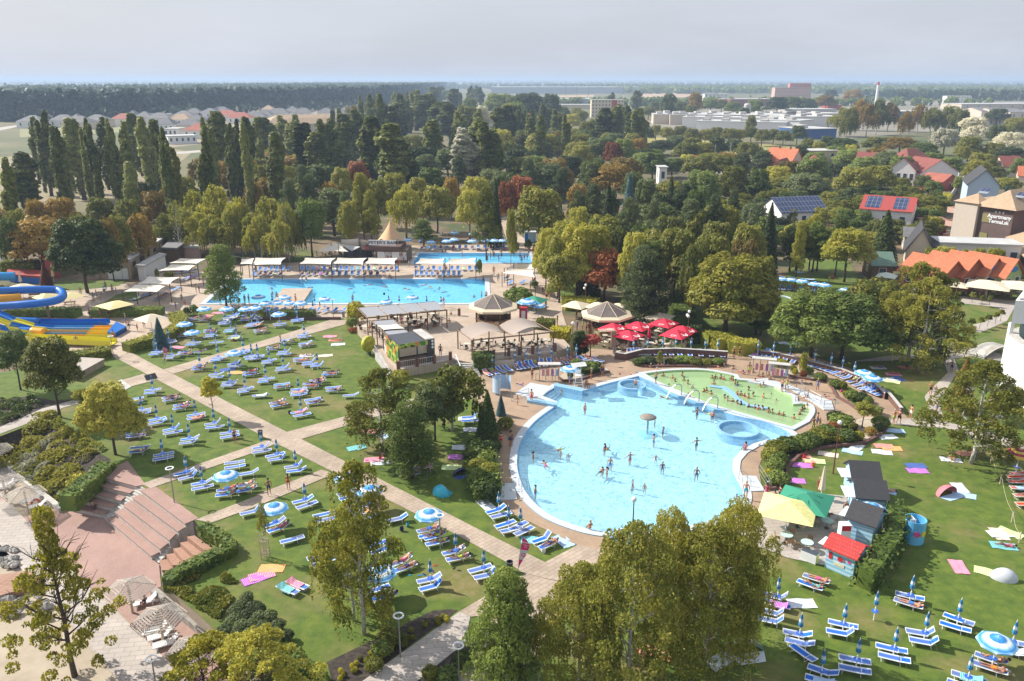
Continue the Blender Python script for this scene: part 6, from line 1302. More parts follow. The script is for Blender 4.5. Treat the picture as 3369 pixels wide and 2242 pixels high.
def big_parasol(label, t, x, y, half, h, m, z0=0, rot=.3, txt=None, name='square_parasol', zone_=None, droop=.8, mats2=None):
 g = G(t, x, y, z0); o = empty(name, g, rot); b = MB()
 def f(u, v):
  a = u*2*math.pi+math.pi/4; q = (a % (math.pi/2))-math.pi/4; r = half*1.0*v/math.cos(q); return (math.cos(a)*r, math.sin(a)*r, h-droop*v**1.1)
 MB().grid(f, 16, 6).obj('canopy', m, o); MB().tube([(0, 0, 0), (0, 0, h)], .04, 6).obj('pole', WHITE, o); MB().box(-.35, .35, -.35, .35, 0, .08).obj('base', GREYM, o)
 if txt:
  for a in (-90, 0):
   X = Vector((math.cos(R(a+90)), math.sin(R(a+90)), 0)); out = Vector((math.cos(R(a)), math.sin(R(a)), 0)); sl = Vector((-out.x, -out.y, droop/half)).normalized(); c_ = out*half*.70+Vector((0, 0, h-droop*.70**1.1+.035)); text(o, txt, half*.33, c_, X, sl, WHITEP, bold=.012, shear=.35)
 if label: tag(o, label, 'parasol')
 else: zone(o, *zone_[:2], 'parasol', zone_[2])
 return o
RED_ = flat('parasol_red', (.62, .015, .05), .7, .05); CRM = flat('parasol_cream', (.66, .57, .42), .8, .04); YEL = flat('parasol_pale_yellow', (.72, .62, .30), .8, .04)
for lb, x, y in (('red cola parasol at the left, behind the timber pergola', 930, 1060), ('red cola parasol back row, second from left', 1155, 1045), ('red cola parasol farthest back near the dark pines', 1390, 1015), ('red cola parasol at the right edge of the cafe garden', 1560, 1085), ('red cola parasol front row, right', 1500, 1120), ('red cola parasol front row, left', 1070, 1130)): big_parasol(lb, 'B3', x, y, 1.75, 2.7, RED_, 0, .12, 'Coca-Cola')
for lb, t, x, y, m, hf in (('cream parasol leftmost behind the octagonal kiosk', 'B3', 600, 840, CRM, 1.9), ('cream parasol second behind the octagonal kiosk', 'B3', 800, 850, CRM, 1.8), ('cream parasol third behind the octagonal kiosk', 'B3', 990, 860, CRM, 1.7), ('cream parasol right of the octagonal kiosk under pines', 'B3', 1350, 950, CRM, 1.9), ('pale yellow parasol standing before the long clipped hedge', 'B1', 1063, 838, YEL, 2.1), ('pale yellow parasol over the picnic tables', 'B1', 655, 755, YEL, 1.8), ('pale yellow parasol half hidden by the tube slide', 'B1', 440, 760, YEL, 1.6), ('cream parasol behind the blue tube slide', 'B1', 215, 670, CRM, 2.0), ('cream parasol standing on the wet splash deck', 'B1', 1388, 965, CRM, 1.8), ('large beige parasol, left of two at the eateries', 'B4', 2010, 670, CRM, 3.3), ('large beige parasol, right of two at the eateries', 'B4', 2300, 680, CRM, 3.0), ('cream parasol behind the birches at the eateries', 'B4', 1730, 650, CRM, 1.8), ('white parasol in the right-hand garden huts', 'B4', 1090, 560, flat('parasol_mint', (.55, .62, .52)), 1.7)): big_parasol(lb, t, x, y, hf, 3.2 if hf > 2.5 else 2.6, m, 0, .2, droop=.9 if hf > 2.5 else .7)
GRN = flat('parasol_green', (.03, .25, .15), .7, .06); o = big_parasol('green brewery parasol beside the dark-roofed kiosks', 'C4', 335, 1420, 2.1, 2.7, GRN, 0, .25);
for a in (-90, 0, 180):
 out = Vector((math.cos(R(a)), math.sin(R(a)), 0)); m = MB().lathe([(.42, 0), (.50, 0), (.50, .01), (.42, .01)], 20); k = MB().lathe([(0, 0), (.30, 0), (.30, .008), (0, .008)], 16); Mx = Matrix.Translation(out*1.25+Vector((0, 0, 2.7-.8*.62**1.1+.05)))@Matrix.Rotation(R(a), 4, 'Z')@Matrix.Rotation(math.atan(.8/2.1), 4, 'Y')
 for q_, nm in ((m, 'emblem_ring'), (k, 'emblem')): q_.obj(nm, flat('parasol_dark_green', (.015, .12, .07)), o).matrix_local = Mx
big_parasol('pale yellow parasol with butterfly emblems beside the birches', 'D4', 180, 160, 2.2, 2.7, flat('parasol_lemon', (.75, .70, .28), .7, .18, 4), 0, .35)
def furled(label, t, x, y, h, m, z0=0, zone_=None):
 g = G(t, x, y, z0); o = empty('furled_parasol', g)
 MB().grid(lambda u, v: (math.cos(u*6.283)*(.05+.22*v)*(1+.25*math.cos(6*u*6.283)), math.sin(u*6.283)*(.05+.22*v)*(1+.25*math.cos(6*u*6.283)), h-(h*.68)*v), 24, 8).obj('canopy', m, o, True); MB().tube([(0, 0, 0), (0, 0, h+.1)], .035, 6).obj('pole', WHITE, o); MB().box(-.3, .3, -.3, .3, 0, .08).obj('base', GREYM, o); tag(o, label, 'parasol')
furled('furled beige parasol beside the dark-roofed kiosks', 'C4', 500, 1230, 3.2, CRM); furled('furled red parasol among the cafe tables', 'B3', 1258, 1090, 2.8, RED_); furled('furled cream parasol under the big pines', 'B3', 1292, 850, 3.0, CRM); furled('furled yellow parasol beside the red play hut', 'B1', 492, 520, 3.4, YEL); furled('furled brown parasol behind the tube slide', 'B1', 195, 560, 2.8, CRM)
def stripe(name, a, b_):
 m, nt, b = nodes(name); v = coords(nt); w = N(nt, 'ShaderNodeTexWave', Scale=.9, Distortion=.6, bands_direction='Z'); nt.links.new(v, w.inputs['Vector']); nt.links.new(ramp(nt, w.outputs['Fac'], [(.4, a), (.6, b_)]), b.inputs['Base Color']); b.inputs['Roughness'].default_value = .6; return m
KW = stripe('kiosk_blue_stripes', (.22, .50, .72), (.50, .66, .78)); ROOFF = multi('roof_felt_dark', [(.035, .035, .04), (.06, .06, .065)], .9, 8)
def kiosk(label, t, x1, y1, x2, y2, dep, h, rm, rh, wall=KW):
 p1, p2 = HB(t, x1, y1, x2, y2); W = (p2-p1).length; o = xf(empty('kiosk_hut'), (p1.x, p1.y, 0), p2-p1); b = MB(); b.box(0, W, 0, dep, 0, h); b.add([(0, 0, h), (0, dep, h), (0, dep/2, h+rh), (W, 0, h), (W, dep, h), (W, dep/2, h+rh)], [(0, 2, 1), (3, 4, 5)]); b.obj('wall', wall, o); b = MB(); s_ = rh/(dep/2); e = .25
 for sg in (0, 1):
  y0, y1_ = (-e, dep/2) if sg == 0 else (dep+e, dep/2); z0 = h-e*s_; b.add([(-e, y0, z0), (W+e, y0, z0), (W+e, y1_, h+rh), (-e, y1_, h+rh), (-e, y0, z0+.1), (W+e, y0, z0+.1), (W+e, y1_, h+rh+.1), (-e, y1_, h+rh+.1)], [(4, 5, 6, 7), (0, 3, 2, 1), (0, 1, 5, 4), (1, 2, 6, 5), (3, 0, 4, 7)] if sg == 0 else [(7, 6, 5, 4), (1, 2, 3, 0), (4, 5, 1, 0), (5, 6, 2, 1), (7, 4, 0, 3)])
 b.obj('roof', rm, o); f = MB().box(-.9, -.02, .4, dep-.4, h-.35, h-.30); f.obj('side_flap', WHITE, o); tag(o, label, 'kiosk'); return o, W
kiosk('dark-roofed blue hut, farthest of the kiosk row', 'C4', 775, 1210, 1010, 1225, 2.6, 2.1, ROOFF, .9); kiosk('dark-roofed blue hut, middle of the kiosk row', 'C4', 815, 1400, 1070, 1420, 2.8, 2.1, ROOFF, .9); kiosk('dark-roofed blue hut behind the red-roofed hut', 'D4', 725, 265, 955, 345, 2.6, 2.2, ROOFF, .9)
p1, p2 = HB('D4', 530, 505, 790, 620);
o, W = kiosk('blue-striped hut with bright red tile roof', 'D4', 535, 510, 790, 620, 2.1, 1.9, brick('tile_bright_red', (.50, .04, .035), (.58, .06, .05), (.28, .02, .02), .22, .3, 0), .55)
CUP = flat('cup_red', (.55, .02, .03)); PP = flat('poster_cream', (.62, .60, .45), .6, .2, 5)
MB().box(W*.10, W*.22, -.04, -.005, .95, 1.5).obj('drink_can', CUP, o); m = MB().lathe([(.0, 0), (.20, 0), (.2, .03), (0, .03)], 16); m.obj('cup_picture', CUP, o).matrix_local = Matrix.Translation((W*.5, -.005, 1.2))@Matrix.Rotation(R(90), 4, 'X'); MB().lathe([(.08, 0), (.12, 0), (.12, .03), (.08, .03)], 12).obj('cup_handle', CUP, o).matrix_local = Matrix.Translation((W*.5+.26, -.005, 1.2))@Matrix.Rotation(R(90), 4, 'X'); MB().box(W*.3, W*.68, -.03, -.005, .55, .85).obj('menu_poster', PP, o); MB().lathe([(0, 0), (.14, 0), (.14, .02), (0, .02)], 9).obj('pink_emblem', CLO['pink'], o).matrix_local = Matrix.Translation((W*.82, -.005, 1.25))@Matrix.Rotation(R(90), 4, 'X')
g = G('D4', 1335, 265); o = empty('changing_cabin', g); MB().lathe([(.85, 0), (.85, 2.0), (.80, 2.0), (.80, 0)], 28).obj('wall', printmat('cabin_print', [(.10, .42, .68), (.14, .48, .72), (.10, .38, .66), (.40, .62, .72)], 1.0), o); MB().box(-.02, .02, -.1, .78, .1, 1.9).obj('partition', WHITEP, o); MB().box(-.35, .1, .05, .09, .1, 1.9).obj('door', WHITEP, o)
for a, m in ((-100, CLO['pink']), (-60, YL_)): MB().lathe([(0, 0), (.28, 0), (.28, .02), (0, .02)], 7).obj('painted_star', m, o).matrix_local = Matrix.Rotation(R(a), 4, 'Z')@Matrix.Translation((.86, 0, 1.0))@Matrix.Rotation(R(90), 4, 'Y')
tag(o, 'round open-topped light blue changing cabin beside the glossy hedge', 'cabin')
p1, p2 = HB('D4', 310, 440, 410, 480); o = xf(empty('chest_freezer'), p1, p2-p1); MB().box(0, 1.25, 0, .65, .05, .82).obj('body', WHITE, o); MB().box(.02, 1.23, .02, .63, .823, .86).obj('lid', GLASS, o); MB().box(1.252, 1.256, .05, .6, .1, .78).obj('side_panel', YL_, o); tag(o, 'white chest freezer with yellow end left of the red-roofed hut', 'freezer')
MB().box(0, .8, 0, .6, 0, 1.8)
o = empty('drinks_cooler', G('D4', 700, 300)); MB().box(-.4, .4, -.35, .35, 0, 1.9).obj('body', WHITE, o); MB().box(-.36, .36, -.356, -.352, 1.4, 1.85).obj('red_panel', CUP, o); tag(o, 'white and red drinks cooler between the two front huts', 'cooler')
o = empty('white_round_building', G('B4', 2420, 1520)); O_ = o.location; WB = flat('facade_white', (.78, .77, .75), .7, .03)
g = G('C4', 2700, 330); c_ = Vector((g.x-O_.x, g.y-O_.y, 0)); e_ = G('C4', 2125, 230)-O_; Rr = (c_-Vector((e_.x, e_.y, 0))).length
b = MB(); b.lathe([(Rr, -1), (Rr, 7.2), (Rr-.9, 7.2), (Rr-.9, 6.4), (0, 6.4)], 64, c_); b.obj('drum', WB, o, True); MB().lathe([(Rr+.02, 7.2), (Rr+.02, 7.35), (Rr-.92, 7.35), (Rr-.92, 7.2)], 64, c_).obj('parapet', M_CONC, o); MB().lathe([(Rr-1, 6.45), (0, 6.5)], 48, c_).obj('roof', MC['asphalt'], o)
t0 = G('B4', 2238, 900, 8.6)-O_; t0.z = 0;
QW = [Vector((t0.x+a, t0.y+b_)) for a, b_ in ((0, 0), (12, -2), (15, 6), (4, 5))]; MB().prism(QW, 8.6, 11.4).obj('upper_storey', WB, o); MB().prism(offset(QW, -.3), 11.403, 11.6).obj('upper_roof', ROOFP, o); MB().prism(offset(QW, -.8), 0, 8.59).obj('glazing', flat('glazing_green', (.25, .33, .30), .15, .1), o)
for k in range(5): MB().box(t0.x+.1+k*3, t0.x+.55+k*3, t0.y+.15-k*.5, t0.y+.6-k*.5, 0, 8.59).obj('column', WB, o)
tag(o, 'white building with curved drum wall at the right edge', 'building')
o = empty('footbridge', G('B4', 1910, 1190)); O_ = o.location; a = G('B4', 1915, 1190, .3)-O_; c_ = G('B4', 2150, 1090, .9)-O_; d = (c_-a); nn = Vector((d.y, -d.x, 0)).normalized()*1.2
b = MB(); n = 8
b.grid(lambda u, v: a+d*u+nn*(v*2-1)+Vector((0, 0, .5*math.sin(u*math.pi))), n, 1); b.grid(lambda u, v: a+d*u+nn*(1-v*2)+Vector((0, 0, .5*math.sin(u*math.pi)-.2)), n, 1); b.obj('deck', M_CONC, o)
for sg in (-1, 1):
 b = MB()
 for hh in (.3, .5, .7, .9): b.tube([a+d*u+nn*sg+Vector((0, 0, .5*math.sin(u*math.pi)+hh)) for u in (0, .25, .5, .75, 1)], .03, 4)
 b.obj('railing', EAVE, o)
tag(o, 'small arched footbridge with cream railings by the white building', 'bridge')
wallline('brick_wall', 'low brown brick wall behind the upright loungers', GP('B3 1005,1155 1050,1170', .9)[:1]+GP('B3 960,1170 1040,1180 1200,1140 1500,1130 1980,1160', .9), .35, 0, .95, W_BR, cap=M_CONC)
wallline('brick_wall', 'low brown curved wall behind the right-hand lounger row', GP('B4 -60,1150 100,1170 300,1215 500,1270 700,1320 850,1380 1000,1450 1100,1545 C4 1115,250 1240,400', .7), .3, 0, .75, W_BR, cap=M_CONC)
wallline('retaining_wall', 'beige wall under the large cafe pergola', GP('B2 2060,1290 2356,1270 B3 0,1235 420,1190', .5), .3, 0, 1.08, W_TA)
wallline('brick_kerb', 'dark brick kerb of the curved shrub bed on the right lawn', GP('C4 30,1130 190,1110 200,930 300,830 480,760 700,730 900,710 1040,640 1110,560', .2), .3, 0, .3, W_BR); wallline('brick_kerb', 'brick kerb of the bed before the cafe wall', GP('B3 1130,1270 1250,1290 1500,1285 1880,1290 1950,1270', .2), .25, 0, .3, W_BR)
wallline('brick_kerb', 'brick kerb of the bed behind the lifeguard chair', GP('B3 440,1390 480,1420 620,1410 800,1360 900,1335', .2), .25, 0, .3, W_BR); wallline('brick_kerb', 'brick kerb inside the curved deck on the right', GP('B4 170,1360 300,1390 420,1410 540,1410 600,1470 C4 650,290 760,350 830,400', .2), .25, 0, .3, W_BR)
patch('gravel_bed', 'C4 760,520 940,480 1110,520 1100,570 1030,640 890,700 860,620 800,560', M_GRAV, .06); patch('flower_bed', 'B3 1130,1270 1250,1290 1500,1285 1880,1290 1950,1270 1900,1210 1500,1215 1150,1215', M_SOIL, .05); patch('flower_bed', 'B3 440,1390 480,1420 620,1410 800,1360 900,1335 850,1290 600,1280', M_GRAV, .05); patch('flower_bed', 'B4 170,1360 420,1410 540,1410 560,1380 300,1300 100,1290', M_GRAV, .05); patch('flower_bed', 'C4 600,190 830,390 1060,450 950,330 760,200 640,130', M_GRASS, .05); patch('flower_bed', 'C4 0,800 300,650 620,540 760,520 860,620 890,700 700,730 480,760 300,830 200,930 190,1110 30,1130', M_SOIL, .055)
wallline('brick_wall', 'dark red low wall before the long pool lawn', GP('B2 0,850 300,850 780,850', .3), .3, 0, .45, W_BR)
def ring(label, t, cx, cy, rpx, gap=None):
 g = G(t, cx, cy, 0); Rr = rpx*mpx(g); b = MB(); n = 40; a0, a1 = (0, 2*math.pi) if gap is None else gap
 b.grid(lambda u, v: (math.cos(a0+(a1-a0)*u)*(Rr+(.14 if v < .5 else -.14)*1), math.sin(a0+(a1-a0)*u)*(Rr+(.14 if v < .5 else -.14)), 0), 1, 1); b = MB(); prof = [(.15, -.95), (.15, .24), (-.15, .24), (-.15, -.95)]
 vs = [(math.cos(a0+(a1-a0)*i/n)*(Rr+q[0]), math.sin(a0+(a1-a0)*i/n)*(Rr+q[0]), q[1]) for i in range(n+1) for q in prof]; b.add(vs, [(i*4+j, (i+1)*4+j, (i+1)*4+j+1, i*4+j+1) for i in range(n) for j in range(3)]+[(0, 1, 2, 3), (n*4+3, n*4+2, n*4+1, n*4)])
 o = b.obj('whirl_ring', M_PBLUE); o.location = g; tag(o, label, 'pool ring')
ring('open round whirlpool wall in the upper corner of the blue pool', 'C3', 1105, 195, 118, (-.9, 5.0)); ring('larger round whirlpool wall at the right of the blue pool', 'C3', 2070, 600, 178)
g = G('C3', 1248, 578); o = empty('water_mushroom', g); MB().lathe([(.11, -.9), (.11, 1.35)], 12).obj('stem', GREYM, o); MB().lathe([(0, 1.62), (.3, 1.58), (.7, 1.42), (.92, 1.28), (.9, 1.24), (.3, 1.36), (0, 1.36)], 32).obj('cap', multi('mushroom_cap', [(.20, .17, .14), (.28, .24, .20)], .6, 3), o, True); MB().lathe([(1.35, -1.03), (1.2, -.8), (.1, -.7)], 32).obj('island', M_PF2, o, True); tag(o, 'brown mushroom-shaped water fountain in the blue pool', 'fountain')
FOAM = flat('water_spray', (.8, .86, .9), .5)
for k, (x, y) in enumerate(((1555, 290), (1715, 350), (1885, 410))):
 g = G('C3', x, y); o = empty('water_jet', g, -.2); MB().tube([(0, 0, 0), (0, 0, 1.2), (-.15, -.05, 1.5), (-.45, -.12, 1.6), (-.7, -.2, 1.5)], .06, 6).obj('spout', GREYM, o); MB().box(-.4, .6, -.5, .5, -.9, .15).obj('plinth', M_PBLUE, o)
 MB().grid(lambda u, v: (-.7-1.0*v, -.2-.35*v+(u-.5)*(.25+.5*v), 1.5-1.5*v**1.8), 6, 8).obj('water_sheet', FOAM, o, True); tag(o, ['swan-neck water jet, leftmost of three on the divider', 'swan-neck water jet, middle of three on the divider', 'swan-neck water jet, rightmost of three on the divider'][k], 'water jet', 'water jets on the pool divider')
def ladder(label, t, pts, z=.1):
 P_ = [G(t, x, y, z) for x, y in pts]; o = empty('pool_rail', P_[0]);
 for q in P_:
  MB().tube([q-P_[0]+Vector(v) for v in ((0, 0, 0), (0, 0, .85), (.3, -.1, .95), (.7, -.2, .7), (.8, -.2, -.3))], .022, 5).obj('rail', GREYM, o)
 tag(o, label, 'railing')
ladder('pair of curved steel rails at the left rim of the pool', 'C3', ((75, 1110), (100, 1140))); ladder('pair of curved steel rails at the right rim of the pool', 'C3', ((2080, 1050), (2110, 1100)))
railing('steel railing around the foot bath at upper left', GP('C3 230,150 405,170'), m=GREYM, bars=True, sp=.4); railing('steel railing along the pool steps at left', GP('C3 10,340 165,290'), m=GREYM, bars=False); railing('steel railing at the foot bath on the right rim', GP('C3 2265,1000 2330,1100 2356,1160'), m=GREYM, bars=False); railing('upper steel handrail at the green pool steps', GP('B4 180,1530 280,1480 355,1545', .15), m=GREYM, bars=False); railing('lower steel handrail at the green pool steps', GP('C4 270,340 385,300 500,360', .15), m=GREYM, bars=False); railing('steel railing panel at the right end of the steps', GP('C4 530,400 630,400', .15), m=GREYM, bars=False)
block('massage_bench', 'C3 1815,185 1960,200 2040,250 2090,310 2180,360 2356,390 2356,405 2160,375 2060,320 2000,260 1930,215 1815,200', -.9, .06, M_PBLUE)
g = G('B3', 615, 1490, 0); o = empty('lifeguard_chair', g, .1); b = MB()
for sx in (-1, 1):
 for sy in (-1, 1): b.tube([(sx*.6, sy*.5, 0), (sx*.35, sy*.3, 1.7)], .03, 4)
for k in range(5): b.tube([(-.55+.05*k, -.48+.04*k, .3+k*.3), (.55-.05*k, -.48+.04*k, .3+k*.3)], .025, 4)
b.obj('frame', WHITE, o); MB().box(-.35, .35, -.3, .3, 1.7, 1.76).obj('seat', WHITE, o); MB().box(-.35, .35, .25, .3, 1.76, 2.3).obj('backrest', WHITE, o)
for sx in (-.34, .34): MB().tube([(sx, .28, 1.7), (sx, .28, 3.0)], .02, 4).obj('roof_post', WHITE, o)
MB().add([(-.9, -.7, 2.95), (.9, -.7, 3.1), (.9, .7, 3.15), (-.9, .7, 3.0)], [(0, 1, 2, 3), (3, 2, 1, 0)]).obj('sunroof', WHITEP, o); tag(o, 'white lifeguard high chair with a flat sunroof', 'lifeguard chair')
for lb, t, x, y, r, W in (('roofed towel rack beside the foot bath', 'B3', 350, 1420, 0, 2.4), ('towel rack and shower frame, left of two at the steps', 'B3', 2300, 1370, -.3, 2.6), ('towel rack and shower frame, right of two at the steps', 'B4', 110, 1420, -.3, 2.2)):
 o = empty('towel_rack', G(t, x, y), r); b = MB()
 for sx in (-W/2, -W/6, W/6, W/2): b.tube([(sx, 0, 0), (sx, 0, 2.2)], .04, 4)
 b.obj('posts', GREYM, o); MB().box(-W/2-.2, W/2+.2, -.5, .5, 2.2, 2.28).obj('roof', ROOFP, o)
 for k in range(4): MB().grid(lambda u, v: (-W/2+.3+k*W/4.2+u*.35, .04*math.sin(u*9), 1.5-.9*v), 4, 2).obj('towel', TOW[(k*3) % 10], o)
 tag(o, lb, 'towel rack')
o = empty('wind_screen', G('B2', 2250, 1540)); b = MB()
for k in range(7):
 a = .3+k*.7; b.tube([(math.cos(a)*1.1, math.sin(a)*.9, 0), (math.cos(a)*1.1, math.sin(a)*.9, 2.3)], .03, 4)
b.obj('posts', WHITE, o); MB().grid(lambda u, v: (math.cos(.3+u*4.2)*1.12, math.sin(.3+u*4.2)*.92, .3+1.8*v), 16, 1).obj('screen', TOW[9], o); tag(o, 'round blue and white screened shower beside the pool entrance', 'shower')
o = empty('blue_cabin', G('B3', 178, 160)); MB().box(-1.3, 1.3, 0, 1.8, 0, 2.3).obj('wall', flat('cabin_pale_blue', (.35, .55, .68)), o); MB().box(-1.25, -.5, -.02, 0, 0, 2.1).obj('door', BL_, o); MB().box(-1.4, 1.4, -.1, 1.9, 2.303, 2.4).obj('roof', ROOFW, o); tag(o, 'small pale blue cabin beside the path into the wood', 'cabin')
o = empty('vending_machine', G('B3', 115, 885, TZ)); MB().box(-.6, .6, 0, .9, 0, 2.2).obj('body', flat('cabinet_red', (.50, .03, .05)), o); MB().box(-.3, .3, -.02, 0, .5, 1.7).obj('poster', WHITEP, o); tag(o, 'red advertising cabinet beside the octagonal kiosk', 'cabinet')
def ring_lamp(label, t, x, y, tt, tx, ty, z=0):
 g = G(t, x, y, z); h = top_h(g, nat(tt, tx, ty))-z; h = min(max(h, 3.0), 4.6); o = empty('ring_lamp', g); MB().tube([(0, 0, 0), (0, 0, h)], [.06, .045], 7).obj('post', GREYM, o)
 b = MB(); b.lathe([(.26, h+.02), (.36, h+.02), (.36, h+.08), (.26, h+.08), (.26, h+.02)], 24); b.obj('ring_head', WHITE, o); b = MB()
 for a in (0, 2.1, 4.2): b.tube([(0, 0, h-.1), (math.cos(a)*.3, math.sin(a)*.3, h+.03)], .015, 4)
 b.obj('arms', GREYM, o); tag(o, label, 'street lamp', 'ring-headed lamps')
ring_lamp('ring-headed lamp on the lawn above the stairway', 'C1', 1590, 1258, 'C1', 1558, 950); ring_lamp('ring-headed lamp beside the open parasol by the diagonal path', 'D2', 1690, 372, 'D2', 1687, 45); ring_lamp('ring-headed lamp between mulched bed and concrete path', 'D2', 1325, 1335, 'D2', 1305, 960); ring_lamp('ring-headed lamp at the bottom beside the bushy pine', 'D2', 1860, 1600, 'D2', 1852, 1290); ring_lamp('ring-headed lamp at the bottom left beside yellow leaves', 'D1', 1440, 1700, 'D1', 1405, 1350, ZL); ring_lamp('ring-headed lamp at the gate of the slide area', 'B1', 1040, 1220, 'B1', 1018, 1020); ring_lamp('ring-headed lamp before the long pool', 'B2', 715, 860, 'B2', 710, 685); ring_lamp('ring-headed lamp on the left plaza', 'B1', 968, 740, 'B1', 962, 650); ring_lamp('ring-headed lamp beside the corner pine', 'B1', 2185, 780, 'B1', 2175, 630)
RUSTP = flat('post_rust', (.12, .045, .03), .6)
def globe_lamp(label, t, x, y, h, n=1, m=RUSTP, z=0):
 g = G(t, x, y, z); o = empty('globe_lamp', g); MB().tube([(0, 0, 0), (0, 0, h)], [.07, .045], 7).obj('post', m, o)
 for k in range(n):
  a = k*2.1; r = 0 if k == 0 else .35; zz = h+.15 if k == 0 else h-.45; MB().grid(lambda u, v: (math.cos(a)*r+.22*math.cos(u*6.283)*math.sin(v*math.pi), math.sin(a)*r+.22*math.sin(u*6.283)*math.sin(v*math.pi), zz+.22*math.cos(v*math.pi)), 12, 8).obj('globe', WHITEP, o, True)
 tag(o, label, 'street lamp', 'globe lamps')
globe_lamp('tall rust-brown globe lamp on the right lawn', 'C4', 614, 995, 5.2); globe_lamp('globe lamp standing before the weeping birches', 'D3', 1103, 330, 4.2, 1, DARKM); globe_lamp('three-globe lamp among the red parasols', 'B3', 1608, 1110, 5, 3); globe_lamp('globe lamp behind the cream parasols', 'B3', 678, 810, 4.6, 2); globe_lamp('lamp post beside the column cypress', 'B3', 560, 1245, 5.2, 1, WOODB); globe_lamp('globe lamp beside the path into the wood', 'B3', 252, 175, 4.6, 2)
def bin_(label, t, x, y, m=DARKM, z=0): o = empty('litter_bin', G(t, x, y, z)); MB().lathe([(.20, 0), (.27, .85), (.24, .85), (.2, .1)], 14).obj('bucket', m, o); MB().lathe([(.28, .83), (.29, .88), (.25, .88)], 14).obj('rim', GREYM, o); tag(o, label, 'litter bin')
bin_('dark litter bin at the crossing before the flag banner', 'D2', 2320, 550); bin_('dark litter bin at the crossing of the diagonal path', 'C2', 50, 672); bin_('grey litter bin at the right end of the cafe bed', 'B3', 1955, 1280, GREYM); bin_('grey litter bin at the garden pillar', 'B3', 945, 1180, GREYM); bin_('grey litter bin by the linden', 'B1', 950, 610, GREYM); bin_('grey litter bin at the head of the lawn path', 'B2', 805, 845, GREYM)
o = empty('tilted_panel', G('B1', 1390, 1415), .8); MB().box(-.7, .7, -.04, .04, .1, .9, Matrix.Rotation(R(-50), 4, 'X')).obj('panel', DARKM, o); MB().box(-.1, .1, -.3, .3, 0, .1).obj('foot', GREYM, o); tag(o, 'black tilted board lying beside the path crossing', 'board')
PINK = flat('flag_pink', (.62, .01, .20), .6, .03); FGR = flat('flag_grey', (.50, .54, .58), .6, .03)
def flag(label, t, x, y, s_=1.0, z=0, az=-.25):
 g = G(t, x, y, z); o = empty('feather_flag', g, az); H_ = 2.75*s_
 def edge(v):                         # v 0 bottom .. 1 top ; returns x left, x right
  return .05+.36*v**1.6*s_, .05+(.36*v**1.6+.62*math.sin(min(1, v*1.02)*math.pi*.62)**1.2*(1 if v < .8 else (max(0, 1-(v-.8)/.2))**.5))*s_
 def strip_(v0, v1, m, nm):
  b = MB(); q = lambda u, v: ((lambda e: (e[0]+(e[1]-e[0])*u, 0, .35+H_*(v0+(v1-v0)*v)))(edge(v0+(v1-v0)*v))); b.grid(q, 3, 8); b.obj(nm, m, o)
 strip_(0, .30, PINK, 'flag_tip'); strip_(.30, .62, FGR, 'flag_cloth'); strip_(.62, 1, PINK, 'flag_top'); MB().tube([(0, 0, 0), (.05, .01, .35)]+[(edge(v)[0]-.01, .01, .35+H_*v) for v in (.25, .5, .75, 1)], .018, 5).obj('pole', GREYM, o)
 text(o, 'LEŽADLÁ', .15*s_, (.05+.62*s_, -.012, .35+H_*.86), (1, 0, 0), (0, 0, 1), WHITE, bold=.004); text(o, 'INTERIÉROVÝ', .075*s_, (.05+.60*s_, -.012, .35+H_*.78), (1, 0, 0), (0, 0, 1), WHITE); text(o, 'BAZÉN', .085*s_, (.05+.57*s_, -.012, .35+H_*.72), (1, 0, 0), (0, 0, 1), WHITE)
 m = MB().lathe([(0, 0), (.17*s_, 0), (.17*s_, .012), (0, .012)], 18).obj('price_disc', PINK, o); m.matrix_local = Matrix.Translation((.05+.40*s_, -.002, .35+H_*.45))@Matrix.Rotation(R(90), 4, 'X'); text(m, '3', .26*s_, (-.04, 0, .02), (1, 0, 0), (0, 1, 0), WHITE, bold=.006); text(m, '00', .11*s_, (.08*s_, .05, .02), (1, 0, 0), (0, 1, 0), WHITE); tag(o, label, 'flag banner')
flag('pink and grey feather flag banner at the big path crossing', 'D3', 65, 560); flag('pink and grey feather flag banner on the upper lawn', 'B1', 1497, 1285, .85)
def popup(label, t, x, y, s_, m, m2, rz):
 g = G(t, x, y); o = empty('beach_tent', g, rz); MB().grid(lambda u, v: (s_*(-1+2*u), s_*.75*(math.cos(math.pi*v*.56)-.0)*(math.sin(u*math.pi)**.5), s_*.82*math.sin(math.pi*v*.56)*(math.sin(u*math.pi)**.55)), 16, 8).obj('shell', m, o, True); MB().add([(-s_, 0, .03), (s_, 0, .03), (s_*.7, -s_*.8, .03), (-s_*.7, -s_*.8, .03)], [(3, 2, 1, 0)]).obj('groundsheet', m2, o)
 b = MB(); b.tube([(s_*(-1+2*u), s_*.75*(math.cos(math.pi*.56))*(math.sin(u*math.pi)**.5), s_*.82*math.sin(math.pi*.56)*(math.sin(u*math.pi)**.55)) for u in [k/12 for k in range(13)]], .015, 4); b.obj('hoop', GREYM, o); tag(o, label, 'beach tent')
